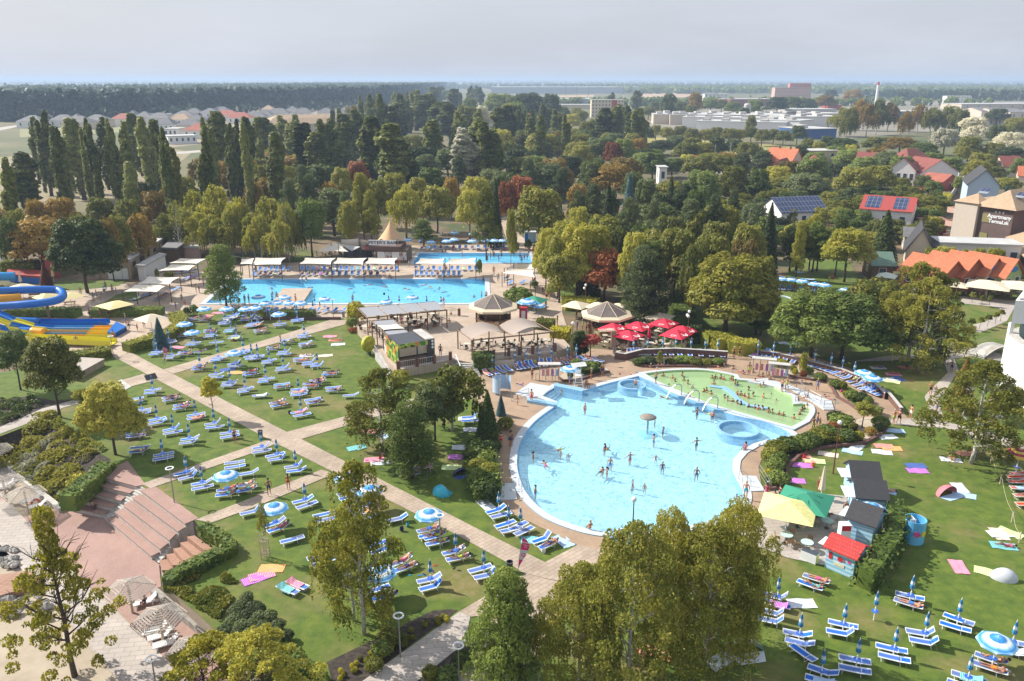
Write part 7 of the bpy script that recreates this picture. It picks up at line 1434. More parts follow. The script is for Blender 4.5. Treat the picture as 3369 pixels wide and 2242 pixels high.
popup('turquoise pop-up beach tent on the lawn beside the pine', 'C2', 1700, 1175, 1.0, flat('tent_turquoise', (.04, .42, .58)), CLO['teal'], 2.4); popup('pink and grey half-shell beach tent on the right lawn', 'C4', 1660, 1190, 1.15, flat('tent_pink', (.65, .18, .22), .6, .3, .8), TOW[9], .4); popup('pale grey pointed beach tent at the right edge of the lawn', 'D4', 2170, 610, 1.0, flat('tent_grey', (.52, .54, .58)), TOW[1], 2.8); popup('mint and white beach tent beside the weeping birches', 'D3', 2150, 1300, 1.25, flat('tent_mint', (.40, .60, .52), .6, .1), TOW[1], .2); popup('dark blue beach shelter in the shade by the hedge bank', 'C2', 1880, 1010, .9, CLO['navy'], TOW[4], .5)
o = empty('tree_guard', G('D2', 95, 430)); b = MB()
for a in range(4): x, y = math.cos(a*1.571+.6)*.35, math.sin(a*1.571+.6)*.35; b.tube([(x, y, 0), (x, y, 1.7)], .04, 5)
for z in (.4, .65, 1.65):
 for a in range(4): b.tube([(math.cos(a*1.571+.6)*.35, math.sin(a*1.571+.6)*.35, z), (math.cos((a+1)*1.571+.6)*.35, math.sin((a+1)*1.571+.6)*.35, z)], .03, 4)
b.obj('stakes', WOODL, o); tag(o, 'wooden stake guard around the slender young birch', 'tree guard')
rp = [(2015, 740), (2050, 900), (2135, 1090), (2240, 1440)]; o = empty('rope_fence', G('C4', 2240, 1440)); O_ = o.location
P_ = [G('C4', x, y)-O_ for x, y in rp]+[G('D4', 2310, 290)-O_]
for q in P_: MB().tube([q, q+Vector((0, 0, 1.0))], .05, 5).obj('post', WOODL, o)
b = MB()
for i in range(len(P_)-1): b.tube([P_[i].lerp(P_[i+1], k/6)+Vector((0, 0, .9-.45*math.sin(k/6*math.pi))) for k in range(7)], .015, 4)
b.obj('rope', WOODL, o); tag(o, 'slack rope fence on short posts across the right lawn', 'fence')
o = empty('timber_arch', G('B3', 935, 1130)); O_ = o.location; a = G('B3', 935, 1130)-O_; c_ = G('B3', 800, 1140)-O_; MB().box(-.35, .35, -.3, .3, 0, 2.6).obj('pillar', brick('pillar_stone', (.30, .2, .14), (.38, .27, .2), (.2, .15, .1), .4, .2), o); b = MB(); b.tube([(0, 0, 2.7), (c_.x, c_.y, 2.7)], .08, 4)
for k in range(12): q = Vector((c_.x*k/11, c_.y*k/11, 2.8)); b.tube([q+Vector((0, -.7, 0)), q+Vector((0, .7, 0))], .05, 4)
b.obj('beams', WOODL, o); tag(o, 'timber arch on a stone pillar at the cafe garden entry', 'arch')
def car(label, t, x, y, rz, m):
 o = empty('parked_car', G(t, x, y), rz); pr = [(-2.1, .35), (-2.15, .75), (-1.9, .95), (-1.45, 1.0), (-.95, 1.4), (.75, 1.45), (1.45, 1.0), (2.05, .88), (2.15, .5), (2.1, .3)]; b = MB(); n = len(pr)
 for sg in (-.85, .85): b.add([(px, sg*(.86 if pz > 1.1 else 1), pz) for px, pz in pr], [tuple(range(n)) if sg < 0 else tuple(range(n))[::-1]])
 b.add([(px, -.85*(.86 if pz > 1.1 else 1), pz) for px, pz in pr]+[(px, .85*(.86 if pz > 1.1 else 1), pz) for px, pz in pr], [(i, n+i, n+(i+1) % n, (i+1) % n) for i in range(n)]); b.obj('body', m, o)
 MB().add([(-1.50, -.7, 1.03), (-1.50, .7, 1.03), (-1.0, .62, 1.40), (-1.0, -.62, 1.40)], [(0, 3, 2, 1)]).obj('rear_window', GLASS, o); MB().add([(1.50, -.7, 1.03), (1.50, .7, 1.03), (.82, .62, 1.45), (.82, -.62, 1.45)], [(0, 1, 2, 3)]).obj('windscreen', GLASS, o)
 for wx in (-1.35, 1.35):
  for wy in (-.8, .8):
   w = MB().lathe([(0, -.1), (.32, -.1), (.32, .1), (0, .1)], 16).obj('wheel', DARKM, o); w.matrix_local = Matrix.Translation((wx, wy, .32))@Matrix.Rotation(R(90), 4, 'X')
 tag(o, label, 'car')
car('silver hatchback parked beside the apartment house', 'B4', 1590, 180, 1.5, flat('car_silver', (.45, .50, .58), .3, .02)); car('dark blue car parked at the far left edge', 'B1', 15, 190, .3, flat('car_blue', (.02, .06, .2), .3, .02)); car('grey car parked at the left edge behind', 'B1', 80, 225, .3, flat('car_grey', (.3, .32, .34), .3, .02))
def T(t, x, yt, wpx, h, key, col, where, label=None):
 for _ in range(8):
  p = G(t, x, yt, h*.97)
  if key[0] != 'b' or h < 11 or wpx*mpx(p)*.85 <= h: break
  h = min(29, h*1.07)
 g = Vector((p.x, p.y, 0)); w = wpx*mpx(p)
 return mk_tree(key, g, h, max(.8, w), col, where, label, npx=nat(t, x, yt))
def TB(t, bx, by, tt, tx, ty, wpx, key, col, where=None, label=None, z=0.0):
 g = G(t, bx, by, z); h = top_h(g, nat(tt, tx, ty))-z; q = g.copy(); q.z = z+h*.6; w = wpx*mpx(q)
 return mk_tree(key, g, h, w, col, where, label, npx=nat(t, bx, by))
def many(t, where, h, key, col, s):
 for w_ in s.split():
  a = w_.split(','); k = key; c = col
  if len(a) > 3: c = a[3] or col
  if len(a) > 4 and a[4]: k = a[4]
  hh = float(a[5]) if len(a) > 5 else h*(.93+.14*rnd.random())
  if k == 'b': k = 'b%d' % rnd.randrange(4)
  if k == 'p': k = 'p%d' % rnd.randrange(4)
  if k == 'n': k = 'n%d' % rnd.randrange(2)
  if k == 'y': k = 'y%d' % rnd.randrange(2)
  T(t, float(a[0]), float(a[1]), float(a[2]), hh, k, c, where)
many('A1', 'before the fallow field', 24.5, 'p', 'po', '0,930,100,po,p1,21 165,870,130,po,p0,17 260,540,80 345,500,120 440,560,90 510,640,90 655,560,130 740,570,90 790,780,70,po,p1,19 840,620,70 900,550,110 990,570,90 1080,600,120 1160,960,70,po,p0,17 1230,505,110 1330,550,110 1400,580,80 1440,720,60,po,p1,22 1500,670,90 1540,830,70,ol,p1,20 1830,650,100 1900,560,100 1990,505,120 2060,610,90 2130,570,80 2200,550,90 2240,600,70 2310,550,90')
many('A2', 'behind the park wood', 22, 'p', 'po', '70,540,150 160,700,90 250,520,120 340,520,120 440,590,140 560,560,150 670,560,150 750,510,120 880,460,170 980,540,150 1060,545,120 1170,430,130 1240,420,110 1330,400,150 1400,370,110 1460,330,120,po,p1,25 1530,315,130,po,p1,26 1270,610,160 1590,560,110,po,p1 1700,390,140 1780,410,120 1880,490,110 2000,460,110 2240,450,90 2320,430,80')
many('A2', 'leaning behind the wood', 21, 'p', 'po', '1940,640,190,sv,p3,20 2040,570,190,po,p3,22 2150,590,180,po,p2,22')
many('A2', 'before the far halls', 27, 'p', 'po', '1590,250,70 1640,250,70 1685,240,70 965,330,50 1027,330,45 1090,320,60 1125,330,50 1250,300,60 1300,320,60 1360,300,60 1420,290,60 1500,280,80 1950,240,60 2010,235,60 2070,250,60 1800,270,60 1840,270,60')
many('A3', 'around the office block', 21, 'p', 'po', '20,420,70 65,430,60 110,470,60 170,470,80 270,530,60 340,420,100 440,460,100 500,520,70 860,450,90 950,430,90 1030,410,110 1120,430,110 1190,450,90,po,p1 1160,280,60,po,p1,24 930,300,60')
LW = 'at the wood left edge'
many('A1', LW, 12, 'b', 'br', '110,1340,240,ol 300,1250,200,br 520,1230,300,br 700,1380,220,ol 900,1230,260,ol 1150,1240,260,ol 1400,1170,320,br 1320,1090,220,dg 1560,1080,220,ol 1850,870,280,br 2050,900,300,br 2250,900,250,br 1680,1040,220,ol 2300,1090,180,br 950,1420,200,br 60,1420,200,dg 1050,1380,200,ol 1250,1380,220,br')
many('A1', 'left of the long pool', 15, 'y', 'yg', '1500,1370,260,yg,y,9.5 1750,1150,260,yg,y,14 1950,1100,330,yg,y,15.5 2150,1180,320,yg,y,14.5 1650,1300,280,yg,y,11 1900,1350,260,yg,y,11 2080,1330,260,bi,y,11.5 2280,1330,280,bi,y,11.5 1580,1250,160,ol,z0,13 1780,1330,240,yg,y,11')
many('A2', 'left of the long pool', 15, 'y', 'yg', '100,1210,330,bi,y,14 260,1270,240,yg,y,13 20,1380,260,bi,y,11 180,1400,250,bi,y,11 330,1350,200,yg,y,11 262,1260,150,ol,z0,13.5')
MW = 'in the wood behind the bar'
many('A2', MW, 12.5, 'b', 'ol', '40,930,220,ol 250,940,280,yg 120,1050,260,br 480,1240,300,gr 600,930,280,dg 780,960,190,yg 915,905,200,ru 670,1090,170,br 1260,1010,250,bi 1420,780,300,dg 1200,830,220,dg 1550,770,250,dg 1750,800,260,dg 1600,960,260,gr 1400,900,240,dg 1650,1120,290,yg 1780,1050,160,br 2010,1040,280,yg 2300,1080,210,ru 2250,620,220,yg 2290,720,220,ol 2220,1020,180,dg 1850,700,180,dg 1100,1060,200,ol 1480,1050,200,ol 850,1250,200,ol 1950,1150,220,yg 2330,1330,90,yg')
many('A2', MW, 13, 'n', 'bg', '300,1100,200 480,1060,200 960,1060,260,ol,n0,16 820,1200,180,bg 1040,1200,200,ol 420,970,180 1530,1460,240,gr,n1,6 2100,1180,240,ol,n0,15 1850,880,180,bg')
T('A2', 1360, 1150, 310, 12.5, 'w0', 'yg', None, 'weeping willow with hanging yellow-green curtains behind the pool bar')
T('A2', 2190, 1110, 160, 15, 's0', 'dg', None, 'dark slim conifer beside the paved path behind the second pool')
many('A3', 'in the middle wood', 12.5, 'b', 'ol', '60,790,260,dg 280,650,320,ol 480,640,260,br 640,660,240,ol 800,690,240,dg 930,730,170,ru 1030,700,210,gr 1160,700,190,br 1380,720,240,dg,b,8 1040,870,330,br 1300,800,220,gr,b,8 640,760,220,ol 250,850,220,gr 540,850,280,dg 400,880,300,br 330,920,340,bg 740,900,260,dg 950,930,380,br 1230,830,270,gr,b,8.5 1480,880,240,dg,b,8 1620,850,180,yg,b,7 1810,840,140,yg,b,6.5 1760,980,340,gr 2050,950,260,ol 2270,970,220,gr 100,1030,260,ru 270,1130,440,ol,b2,15 620,1110,200,br 900,1150,180,dg 1240,1060,220,dg 1620,1100,220,dg 1380,1180,220,dg 120,620,200,ol 1130,1000,200,dg 1700,1150,200,gr')
many('A3', 'in the middle wood', 13, 'n', 'bg', '760,1150,250 1090,1270,260 1310,1290,200 1550,1180,260 1650,1290,300 1870,1250,200 2040,1200,170 620,1200,200 470,1000,200 160,900,200')
T('A3', 1090, 1060, 200, 14, 's0', 'sb', None, 'blue spruce among dark pines in the middle of the wood')
many('A3', 'in the middle wood', 14, 's0', 'dg', '900,1140,190 1470,1075,200')
PW = 'between the pool cafe and the wood'
many('A3', PW, 11.5, 'b', 'yg', '620,1310,220,yg 850,1390,350,yg 520,1430,320,yg 1450,1390,320,ol 1700,1350,220,yg 1990,1310,270,yg 2230,1280,270,bg 1900,1440,320,ol 1570,1500,280,yg 2180,1460,300,ol 1180,1480,220,gr 2340,1400,200,gr 330,1500,200,yg 1300,1440,220,bg')
many('A3', 'before the factory roofs', 14, 'b', 'ol', '1260,410,110,ol 1340,370,130,ol 1440,390,130,ol 1550,370,150,ol 1650,400,130,ol 1720,360,130,gr 1830,340,150,gr 1930,350,130,ol 2040,370,150,gr 2230,350,180,gr 2130,420,120,gr 1690,280,120,br,b,26 1450,290,140,dg,b,26 560,480,150,yg 650,450,130,ol 700,540,160,ol 770,530,140,gr 600,420,120,ol 480,410,110,gr 240,470,70,gr')
many('A3', 'along the open field', 9.5, 'b', 'ol', '1250,600,110,dg 1330,580,110 1430,600,130 1550,590,150 1660,610,130 1780,620,140 1880,600,140 2000,610,160 2100,620,130 2200,600,140 2300,620,140 2200,490,90,yg,b,14')
many('A2', 'left of the far halls', 22, 'b', 'ol', '1930,400,240,ol 1960,330,170,gr 2220,290,270,gr 2060,400,160,sv 2300,380,150,ol 1750,260,130,gr 700,420,60,bg 760,420,60,bg 850,400,110,sv 900,390,70,br 1160,370,110,bg 1050,410,120,gr 1500,340,120,dg 1850,560,170,dg')
many('A3', 'left of the far halls', 22, 'b', 'dg', '160,285,300,dg,b,27 60,370,160,gr 370,290,180,dg,b,27 30,300,180,dg,b,27')
many('A4', 'by the blue factory wall', 23, 'y', 'ol', '720,390,220,ol,y0,22 800,400,160,ol,y1,23 880,330,200,br,y1,25 960,350,190,br,y0,25 1050,330,180,ol,y1,26 1150,345,190,br,y0,24 1300,420,140,br,y0,21 1420,380,190,br,y1,22 1540,390,180,ol,y0,22 1700,390,250,ol,y1,22 1800,430,170,ol,b1,20')
many('A4', 'beside the factory roofs', 9, 'b', 'ol', '80,620,120 170,630,130 300,580,140,dg,b,12 390,700,120 490,730,130,yg 570,680,150,dg 720,700,230,gr 1020,690,230,ol 1240,690,270,br 1450,740,220,gr 780,760,140,yg 120,320,190,dg,b,17 250,320,180,dg,b,17 390,340,160,dg,b,16 560,310,170,br,b,15 600,260,110,dg,b,17 800,260,170,br,b,15')
many('A4', 'in the right-edge thicket', 13, 'b', 'gr', '1660,610,240,sv,b2,14 1920,500,260,sv,b3,17 1880,680,230,yg 2130,580,170,dg 2290,510,220,ol 2250,640,260,sv 2250,780,260,bg,b,9.5 1980,830,230,ol,b,9.5 1700,870,210,gr,b,8.5 2130,430,190,dg,b,12 1540,830,200,gr,b,8 2100,740,200,ol,b,9.5 1820,770,120,ol,b,8.5 2340,880,160,gr,b,9 1330,790,160,ol,b,7')
many('A4', 'among the red-roofed houses', 5.8, 'b', 'ol', '640,930,220,dg 830,960,340,ol,b1,11 1070,1030,200 1250,1060,170,yg 1290,1130,260 1450,1040,160,dg 1540,1090,160,gr 1960,900,220,ol,b2,9 200,1060,300 470,1060,270 60,1060,230 330,1230,220,gr 600,1190,220 800,1150,200,dg 930,1130,220,gr 950,1230,300 1300,1240,380,yg 1450,1220,260 1110,1180,200,dg 700,1260,220 2220,1060,220,yg 2300,1330,200 1770,1050,100,gr 180,1180,200,gr 510,1330,160,yg 900,1350,200,gr 1200,1380,200,ol 1400,1350,200,gr 240,1340,130,yg 720,1340,180,gr 2090,960,200,ol 20,1180,200,ol')
T('A4', 2210, 1150, 190, 9, 's0', 'sb', None, 'blue spruce beside the grey gabled house at the right edge')
many('A4', 'behind the thermal lawn on the right', 12, 'n', 'gr', '450,1420,230,yg,n1,11 700,1430,220,gr 60,1330,230,dg,s0,14 330,1490,160,yg')
TB('B4', 1050, 385, 'A4', 1040, 1370, 300, 's0', 'dg', None, 'tall dark fir beside the red-roofed solar building')
TB('B4', 425, 432, 'A4', 440, 1480, 250, 'n0', 'gr', None, 'left pine of the pair on the lawn before the solar roof')
TB('B4', 465, 425, 'B4', 500, 20, 250, 'n1', 'gr', None, 'right pine of the pair on the lawn before the solar roof')
TB('B4', 215, 425, 'B4', 220, 20, 280, 'n1', 'dg', None, 'dark pine at the left of the small back lawn')
TB('B4', 270, 415, 'A4', 180, 1440, 230, 'b1', 'ol', None, 'olive tree behind the dark pine of the back lawn')
TB('B4', 715, 523, 'B4', 760, 20, 430, 'h0', 'yg', None, 'yellow-green plane tree standing right of the back lawn')
TB('B4', 410, 1205, 'B4', 450, 560, 700, 'h1', 'gr', None, 'big dark-leaved tree beyond the curved wall, left of two')
TB('B4', 690, 1230, 'B4', 850, 590, 720, 'h1', 'gr', None, 'big dark-leaved tree beyond the curved wall, right of two')
TB('B4', 960, 1000, 'B4', 950, 460, 500, 'b0', 'ol', None, 'olive tree rising behind the two big dark-leaved trees')
TB('B4', 1290, 1242, 'B4', 1330, 340, 620, 'y3', 'bi', None, 'left birch of the three tall ones beside the round lawn')
TB('B4', 1390, 1322, 'B4', 1520, 480, 700, 'y3', 'bi', None, 'front birch of the three tall ones beside the round lawn')
TB('B4', 1460, 1280, 'B4', 1640, 430, 560, 'y3', 'ol', None, 'right birch of the three tall ones beside the round lawn')
TB('B3', 1960, 985, 'B3', 1960, 225, 760, 'h1', 'ol', None, 'broad bright-leaved tree hiding the far round pool')
TB('B3', 2230, 1000, 'B3', 2280, 480, 420, 'h1', 'ol', None, 'olive tree right beside the broad bright-leaved tree')
TB('B3', 2280, 1010, 'B3', 2260, 880, 220, 'x0', 'gr', None, 'low bushy tree on the grass behind the clipped hedges')
TB('B3', 1165, 900, 'B3', 1130, 190, 330, 'n2', 'bg', None, 'left trunk of the big dark pines over the cafe garden')
TB('B3', 1215, 915, 'B3', 1290, 230, 450, 'n2', 'bg', None, 'right trunk of the big dark pines over the cafe garden')
TB('B3', 850, 705, 'B3', 890, 190, 400, 'b2', 'ru', None, 'rust-brown tree left of the big pines')
TB('B3', 700, 650, 'B3', 700, 200, 260, 's0', 'bg', None, 'drooping cedar beside the rust-brown tree')
many('B3', 'beside the walkway clump', 13, 'b', 'yg', '440,60,330,yg,h1,12 620,-40,420,yg,h1,14 760,-30,380,yg,b1 950,0,330,ol,b2,11 450,250,300,yg,b3,9 1130,40,260,yg 1350,20,380,ol 1530,15,450,ol,h1,14 1850,60,400,ol 2150,110,300,br 2300,260,300,ol,b,12 1700,140,260,ol 1280,110,260,gr')
TB('B1', 800, 622, 'A1', 800, 1385, 600, 'h1', 'dg', None, 'big dark linden beside the flat-roofed changing building')
TB('B1', 410, 440, 'A1', 320, 1400, 480, 'b3', 'br', None, 'brownish tree behind the water slide structures')
TB('B1', 60, 330, 'A1', 100, 1300, 350, 'b0', 'br', None, 'brownish tree at the far left edge behind the car park')
TB('B1', 2066, 752, 'B1', 2060, 185, 350, 'n2', 'gr', None, 'pine standing at the corner of the long pool')
TB('B1', 1470, 1130, 'B1', 1440, 850, 150, 's0', 'sb', None, 'small grey-blue spruce behind the curved clipped hedge')
TB('B1', 430, 570, 'B1', 380, 350, 130, 's0', 'ru', None, 'small reddish conifer beside the slide play area')
TB('C1', 548, 482, 'B1', 430, 1000, 500, 'h0', 'ol', None, 'maple on the lawn left of the timber platform, middle of three')
TB('C1', 190, 232, 'B1', 110, 950, 330, 'h0', 'gr', None, 'maple farthest left on the lawn below the yellow slide')
TB('C1', 1055, 822, 'C1', 960, 120, 500, 'h1', 'yg', None, 'broad maple shading the lawn above the shrub slope')
TB('C1', 1950, 490, 'C1', 1915, 105, 190, 'x0', 'ye', None, 'young yellowing tree beside the long diagonal path')
TB('C2', 1160, 832, 'C2', 1340, 40, 700, 'y3', 'ol', None, 'leaning white-stemmed birch on the lawn beside the pine')
TB('C2', 1795, 612, 'B2', 1700, 1190, 640, 'y0', 'ol', None, 'weeping tree with a thin dark trunk beside the cafe steps')
TB('C2', 1640, 700, 'C2', 1620, 150, 420, 'h0', 'dg', None, 'dark broad-leaved tree between the pine and the weeping tree')
TB('C2', 1430, 1037, 'C2', 1480, 350, 500, 'n2', 'gr', None, 'pine with a curved trunk on the lawn beside the pool')
TB('C2', 2120, 705, 'C2', 2125, 245, 250, 's0', 'gr', None, 'pointed green cypress at the left bank of the blue pool')
TB('C2', 2240, 465, 'C2', 2225, 275, 100, 's0', 'sb', None, 'small blue spruce behind the pointed cypress')
TB('B3', 620, 1195, 'B3', 620, 960, 95, 'p1', 'dg', None, 'dark green column cypress beside the red maple')
TB('B3', 725, 1205, 'B3', 740, 1000, 230, 'x0', 'rd', None, 'small red-leaved maple beside the cafe pergola')
TB('D2', 990, 1122, 'C2', 760, 880, 850, 'y3', 'yg', None, 'tall birch with white forked trunk on the lower lawn')
TB('D2', 900, 1000, 'C2', 1000, 1250, 560, 'y3', 'yg', None, 'shorter birch crown behind the forked white birch')
TB('D2', 95, 432, 'C2', 60, 1190, 130, 'y4', 'yg', None, 'slender young birch inside the wooden guard')
TB('D3', 1770, 1398, 'D3', 1650, 120, 1050, 'y2', 'bi', None, 'large weeping birch nearest the kiosks, front trunk')
TB('D3', 1982, 1292, 'C3', 2130, 1225, 760, 'y2', 'bi', None, 'large weeping birch nearest the kiosks, back trunk')
TB('D3', 1065, 1640, 'D3', 1150, 120, 1150, 'y2', 'bi', None, 'large weeping birch left of the group, white trunk at the bottom edge')
TB('D3', 620, 1560, 'D3', 850, 480, 850, 'y2', 'bi', None, 'weeping birch at the left end of the large group')
TB('D3', 1400, 1200, 'C3', 1580, 1310, 620, 'y2', 'bi', None, 'weeping birch in the back of the large group by the pool')
TB('D2', 2250, 1700, 'D2', 2230, 560, 620, 'n2', 'gr', None, 'bushy pine beside the concrete path at the bottom')
TB('D3', 30, 1650, 'D3', 110, 620, 480, 'n2', 'gr', None, 'second bushy pine right beside the first at the bottom')
TB('D3', 255, 1640, 'D3', 230, 840, 330, 'y4', 'yg', None, 'thin white-stemmed birch before the bushy pines')
TB('D1', 680, 1495, 'D1', 430, -10, 1050, 'q0', 'ye', None, 'sparse yellowing maple standing in the sand', ZL)
TB('D1', 1900, 1900, 'D1', 1850, 1200, 900, 'q1', 'ye', None, 'yellow-leaved crown at the bottom edge under the slatted parasols', ZL)
TB('D2', 100, 1900, 'D2', 120, 1110, 900, 'q1', 'yg', None, 'yellow-leaved crown at the bottom edge beside the dark shrubs', -1)
TB('C4', 1870, 902, 'B4', 2000, 1240, 900, 'y3', 'bi', None, 'weeping birch on the right lawn beside the white building')
TB('C4', 1760, 420, 'B4', 1780, 1220, 260, 's0', 'br', None, 'brownish conifer behind the birch of the right lawn')
TB('C4', 2150, 520, 'B4', 2180, 1380, 330, 'y0', 'ol', None, 'pale birch close against the white round building')
TB('C4', 880, 582, 'C4', 860, 340, 230, 'x0', 'ol', None, 'small tree in the gravel bed beside the round bushes')
many('B4', 'at the apartment fence', 6, 'b', 'yg', '1520,200,140 1620,185,140 1700,190,120 1850,210,130 1960,200,130 2080,200,130 2150,210,110')
for k, (x, y) in enumerate(((1868, 965), (1950, 950), (2022, 930), (2092, 905), (2140, 880), (1965, 745), (2035, 750), (1880, 715))):
 p = G('B4', x, y); mk_tree('x0', p, 2.0, 1.1, 'ol', 'along the round lawn path', npx=nat('B4', x, y))
placed = [(o.location.x, o.location.y, o.scale.x) for o in C.objects if o.type == 'EMPTY' and o.name.split('.')[0].endswith('_tree')]
fr = random.Random(5); nf = 0
def inside(p, poly):
 c = False; n = len(poly)
 for i in range(n):
  a, b = poly[i], poly[(i+1) % n]
  if (a[1] > p[1]) != (b[1] > p[1]) and p[0] < (b[0]-a[0])*(p[1]-a[1])/(b[1]-a[1])+a[0]: c = not c
 return c
WOOD = GP('A1 1200,1500 F 560,520 620,540 850,560 F 1000,470 1160,510 1250,590 F 1560,620 1780,600 1800,520 F 1900,500 2100,460 2080,400 1600,350 1400,320 1000,350 600,370 300,470')
tries = 0
bx = [min(p[0] for p in WOOD), max(p[0] for p in WOOD), min(p[1] for p in WOOD), max(p[1] for p in WOOD)]
while nf < 95 and tries < 20000:
 tries += 1; x = fr.uniform(bx[0], bx[1]); y = fr.uniform(bx[2], bx[3])
 if not inside((x, y), WOOD): continue
 if any((x-a)**2+(y-b)**2 < 8.2**2 for a, b, _ in placed): continue
 k = fr.choice(['b0', 'b1', 'b2', 'b3', 'n0', 'b1', 'b2', 'n1']); c = fr.choice(['ol', 'gr', 'dg', 'br', 'ol', 'yg', 'bg']) if k[0] == 'b' else fr.choice(['dg', 'bg'])
 d = ray((0, 0)); q = Vector((x, y, 10)); v = q-Vector((0, 0, H)); zc = v.y*CP-v.z*SP
 mk_tree(k, (x, y, 0), fr.uniform(9, 11.5), fr.uniform(9, 12), c, 'deep in the wood', npx=(1684.5+FPX*v.x/zc, 1121-FPX*(v.y*SP+v.z*CP)/zc)); placed.append((x, y, 1)); nf += 1
WOOD2 = GP('F 1560,450 1640,560 2050,590 2160,540 2160,470 1960,455 1780,440')
bx = [min(p[0] for p in WOOD2), max(p[0] for p in WOOD2), min(p[1] for p in WOOD2), max(p[1] for p in WOOD2)]; nf = 0; tries = 0
while nf < 80 and tries < 20000:
 tries += 1; x = fr.uniform(bx[0], bx[1]); y = fr.uniform(bx[2], bx[3])
 if not inside((x, y), WOOD2): continue
 if any((x-a)**2+(y-b)**2 < 6.5**2 for a, b, _ in placed): continue
 q = Vector((x, y, 5)); v = q-Vector((0, 0, H)); zc = v.y*CP-v.z*SP
 if any(inside((x, y), f) for f in KEEP): continue
 mk_tree(fr.choice(['b0', 'b1', 'b2', 'b3']), (x, y, 0), fr.uniform(3.8, 5.5), fr.uniform(5, 7), fr.choice(['ol', 'gr', 'dg', 'yg', 'ol']), 'before the houses', npx=(1684.5+FPX*v.x/zc, 1121-FPX*(v.y*SP+v.z*CP)/zc)); placed.append((x, y, 1)); nf += 1
def wood(name, poly, n, hr, col, seed, leafn=34, wr=(5, 8), label=None):
 rs = rsd(seed); bx = [min(p[0] for p in poly), max(p[0] for p in poly), min(p[1] for p in poly), max(p[1] for p in poly)]
 P = []; Nn = []; S = []; k = 0
 while k < n:
  x = rs.uniform(bx[0], bx[1]); y = rs.uniform(bx[2], bx[3])
  if not inside((x, y), poly): continue
  k += 1; h = rs.uniform(*hr); w_ = rs.uniform(*wr); d = rs.normal(size=(leafn, 3)); d /= np.linalg.norm(d, axis=1)[:, None]
  q = d*np.array([w_*.5, w_*.5, h*.30])*(.7+.3*rs.random((leafn, 1))); q += np.array([x, y, h*.70])
  P.append(q); Nn.append(d+np.array([0, 0, .3])); S.append(np.full(leafn, w_*.5))
  st = np.stack([x+rs.normal(size=6)*w_*.2, y+rs.normal(size=6)*w_*.2, rs.random(6)*h*.5], 1); P.append(st); Nn.append(np.tile([0, -1., .1], (6, 1))); S.append(np.full(6, w_*.5))
 P = np.concatenate(P); me = leaf_mesh(name, P, np.concatenate(Nn)+rs.normal(size=P.shape)*.3, np.concatenate(S), LF[col], rs)
 return tag(mobj(name, me), label, 'wood', None, 'stuff')
def strip(d0, x0, x1, depth, d1=None):
 d1 = d1 or d0; return [(x0, d0), (x1, d1), (x1, d1+depth), (x0, d0+depth)]
FP = GP('A1 -500,540 0,560 1200,540 2356,475 A2 680,445 1100,420 1500,330 1720,262')
FP = [Vector((p.x, p.y, 0)) for p in FP]
wood('pine_forest', FP+[Vector((FP[-1].x+30, FP[-1].y+500, 0)), Vector((-700, FP[-1].y+100, 0)), Vector((-1100, 1300, 0))], 5200, (22, 30), 'pf', 3, 30, (6, 10), 'dense dark pine forest stretching behind the village on the left')
wood('pine_forest', [(p.x, p.y) for p in FP]+[(p.x+4, p.y+26) for p in FP[::-1]], 1000, (24, 30), 'pf', 9, 60, (6, 9), 'front edge of the dark pine forest behind the village')
k = 0
for d, x0, x1, dep, n, hr, lb in ((2300, 300, 1500, 500, 700, (14, 20), 'dark wood band beyond the right-hand factory'), (1500, 700, 1600, 250, 700, (14, 20), 'wood behind the white five-bay block on the right'), (3500, -600, 3000, 700, 1100, (14, 22), 'hazy wood band under the horizon'),
                                  (3000, -2600, -300, 500, 700, (10, 18), 'hazy wood band above the pine forest'), (6000, -5000, 5000, 900, 1200, (16, 26), 'faint wood line on the horizon'), (10500, -9000, 9000, 1500, 1500, (20, 45), 'faintest far wood on the skyline'), (1200, 60, 700, 60, 160, (9, 14), 'tree belt before the long industrial hall')):
 wood('distant_wood', strip(d, x0, x1, dep), n, hr, 'dg' if k % 2 else 'gr', 20+k, 14, (12, 22) if d > 1500 else (7, 12), lb); k += 1
frn = random.Random(11); NL = [0]
def lounger(p, rz, ang, where, npx, pre='lg'):
 NL[0] += 1; o = place(pre+str(ang), p, rz)
 return zone(o, ('blue striped sun lounger' if pre == 'lg' else 'orange-red sun lounger'), where, 'sun lounger', npx, 'sun loungers '+where)
def drape(p, rz, where, npx):
 i = frn.randrange(10); o = place('td%d' % i, (p.x, p.y, p.z), rz); zone(o, TOWN[i]+' towel on lounger', where, 'towel', npx, 'towels on loungers '+where)
def parasol(kind, p, where, npx):
 o = place('uo' if kind == 'o' else 'uc', p, frn.random()); zone(o, 'open blue-white parasol' if kind == 'o' else 'furled blue-white parasol', where, 'parasol', npx, ('open' if kind == 'o' else 'furled')+' parasols '+where)
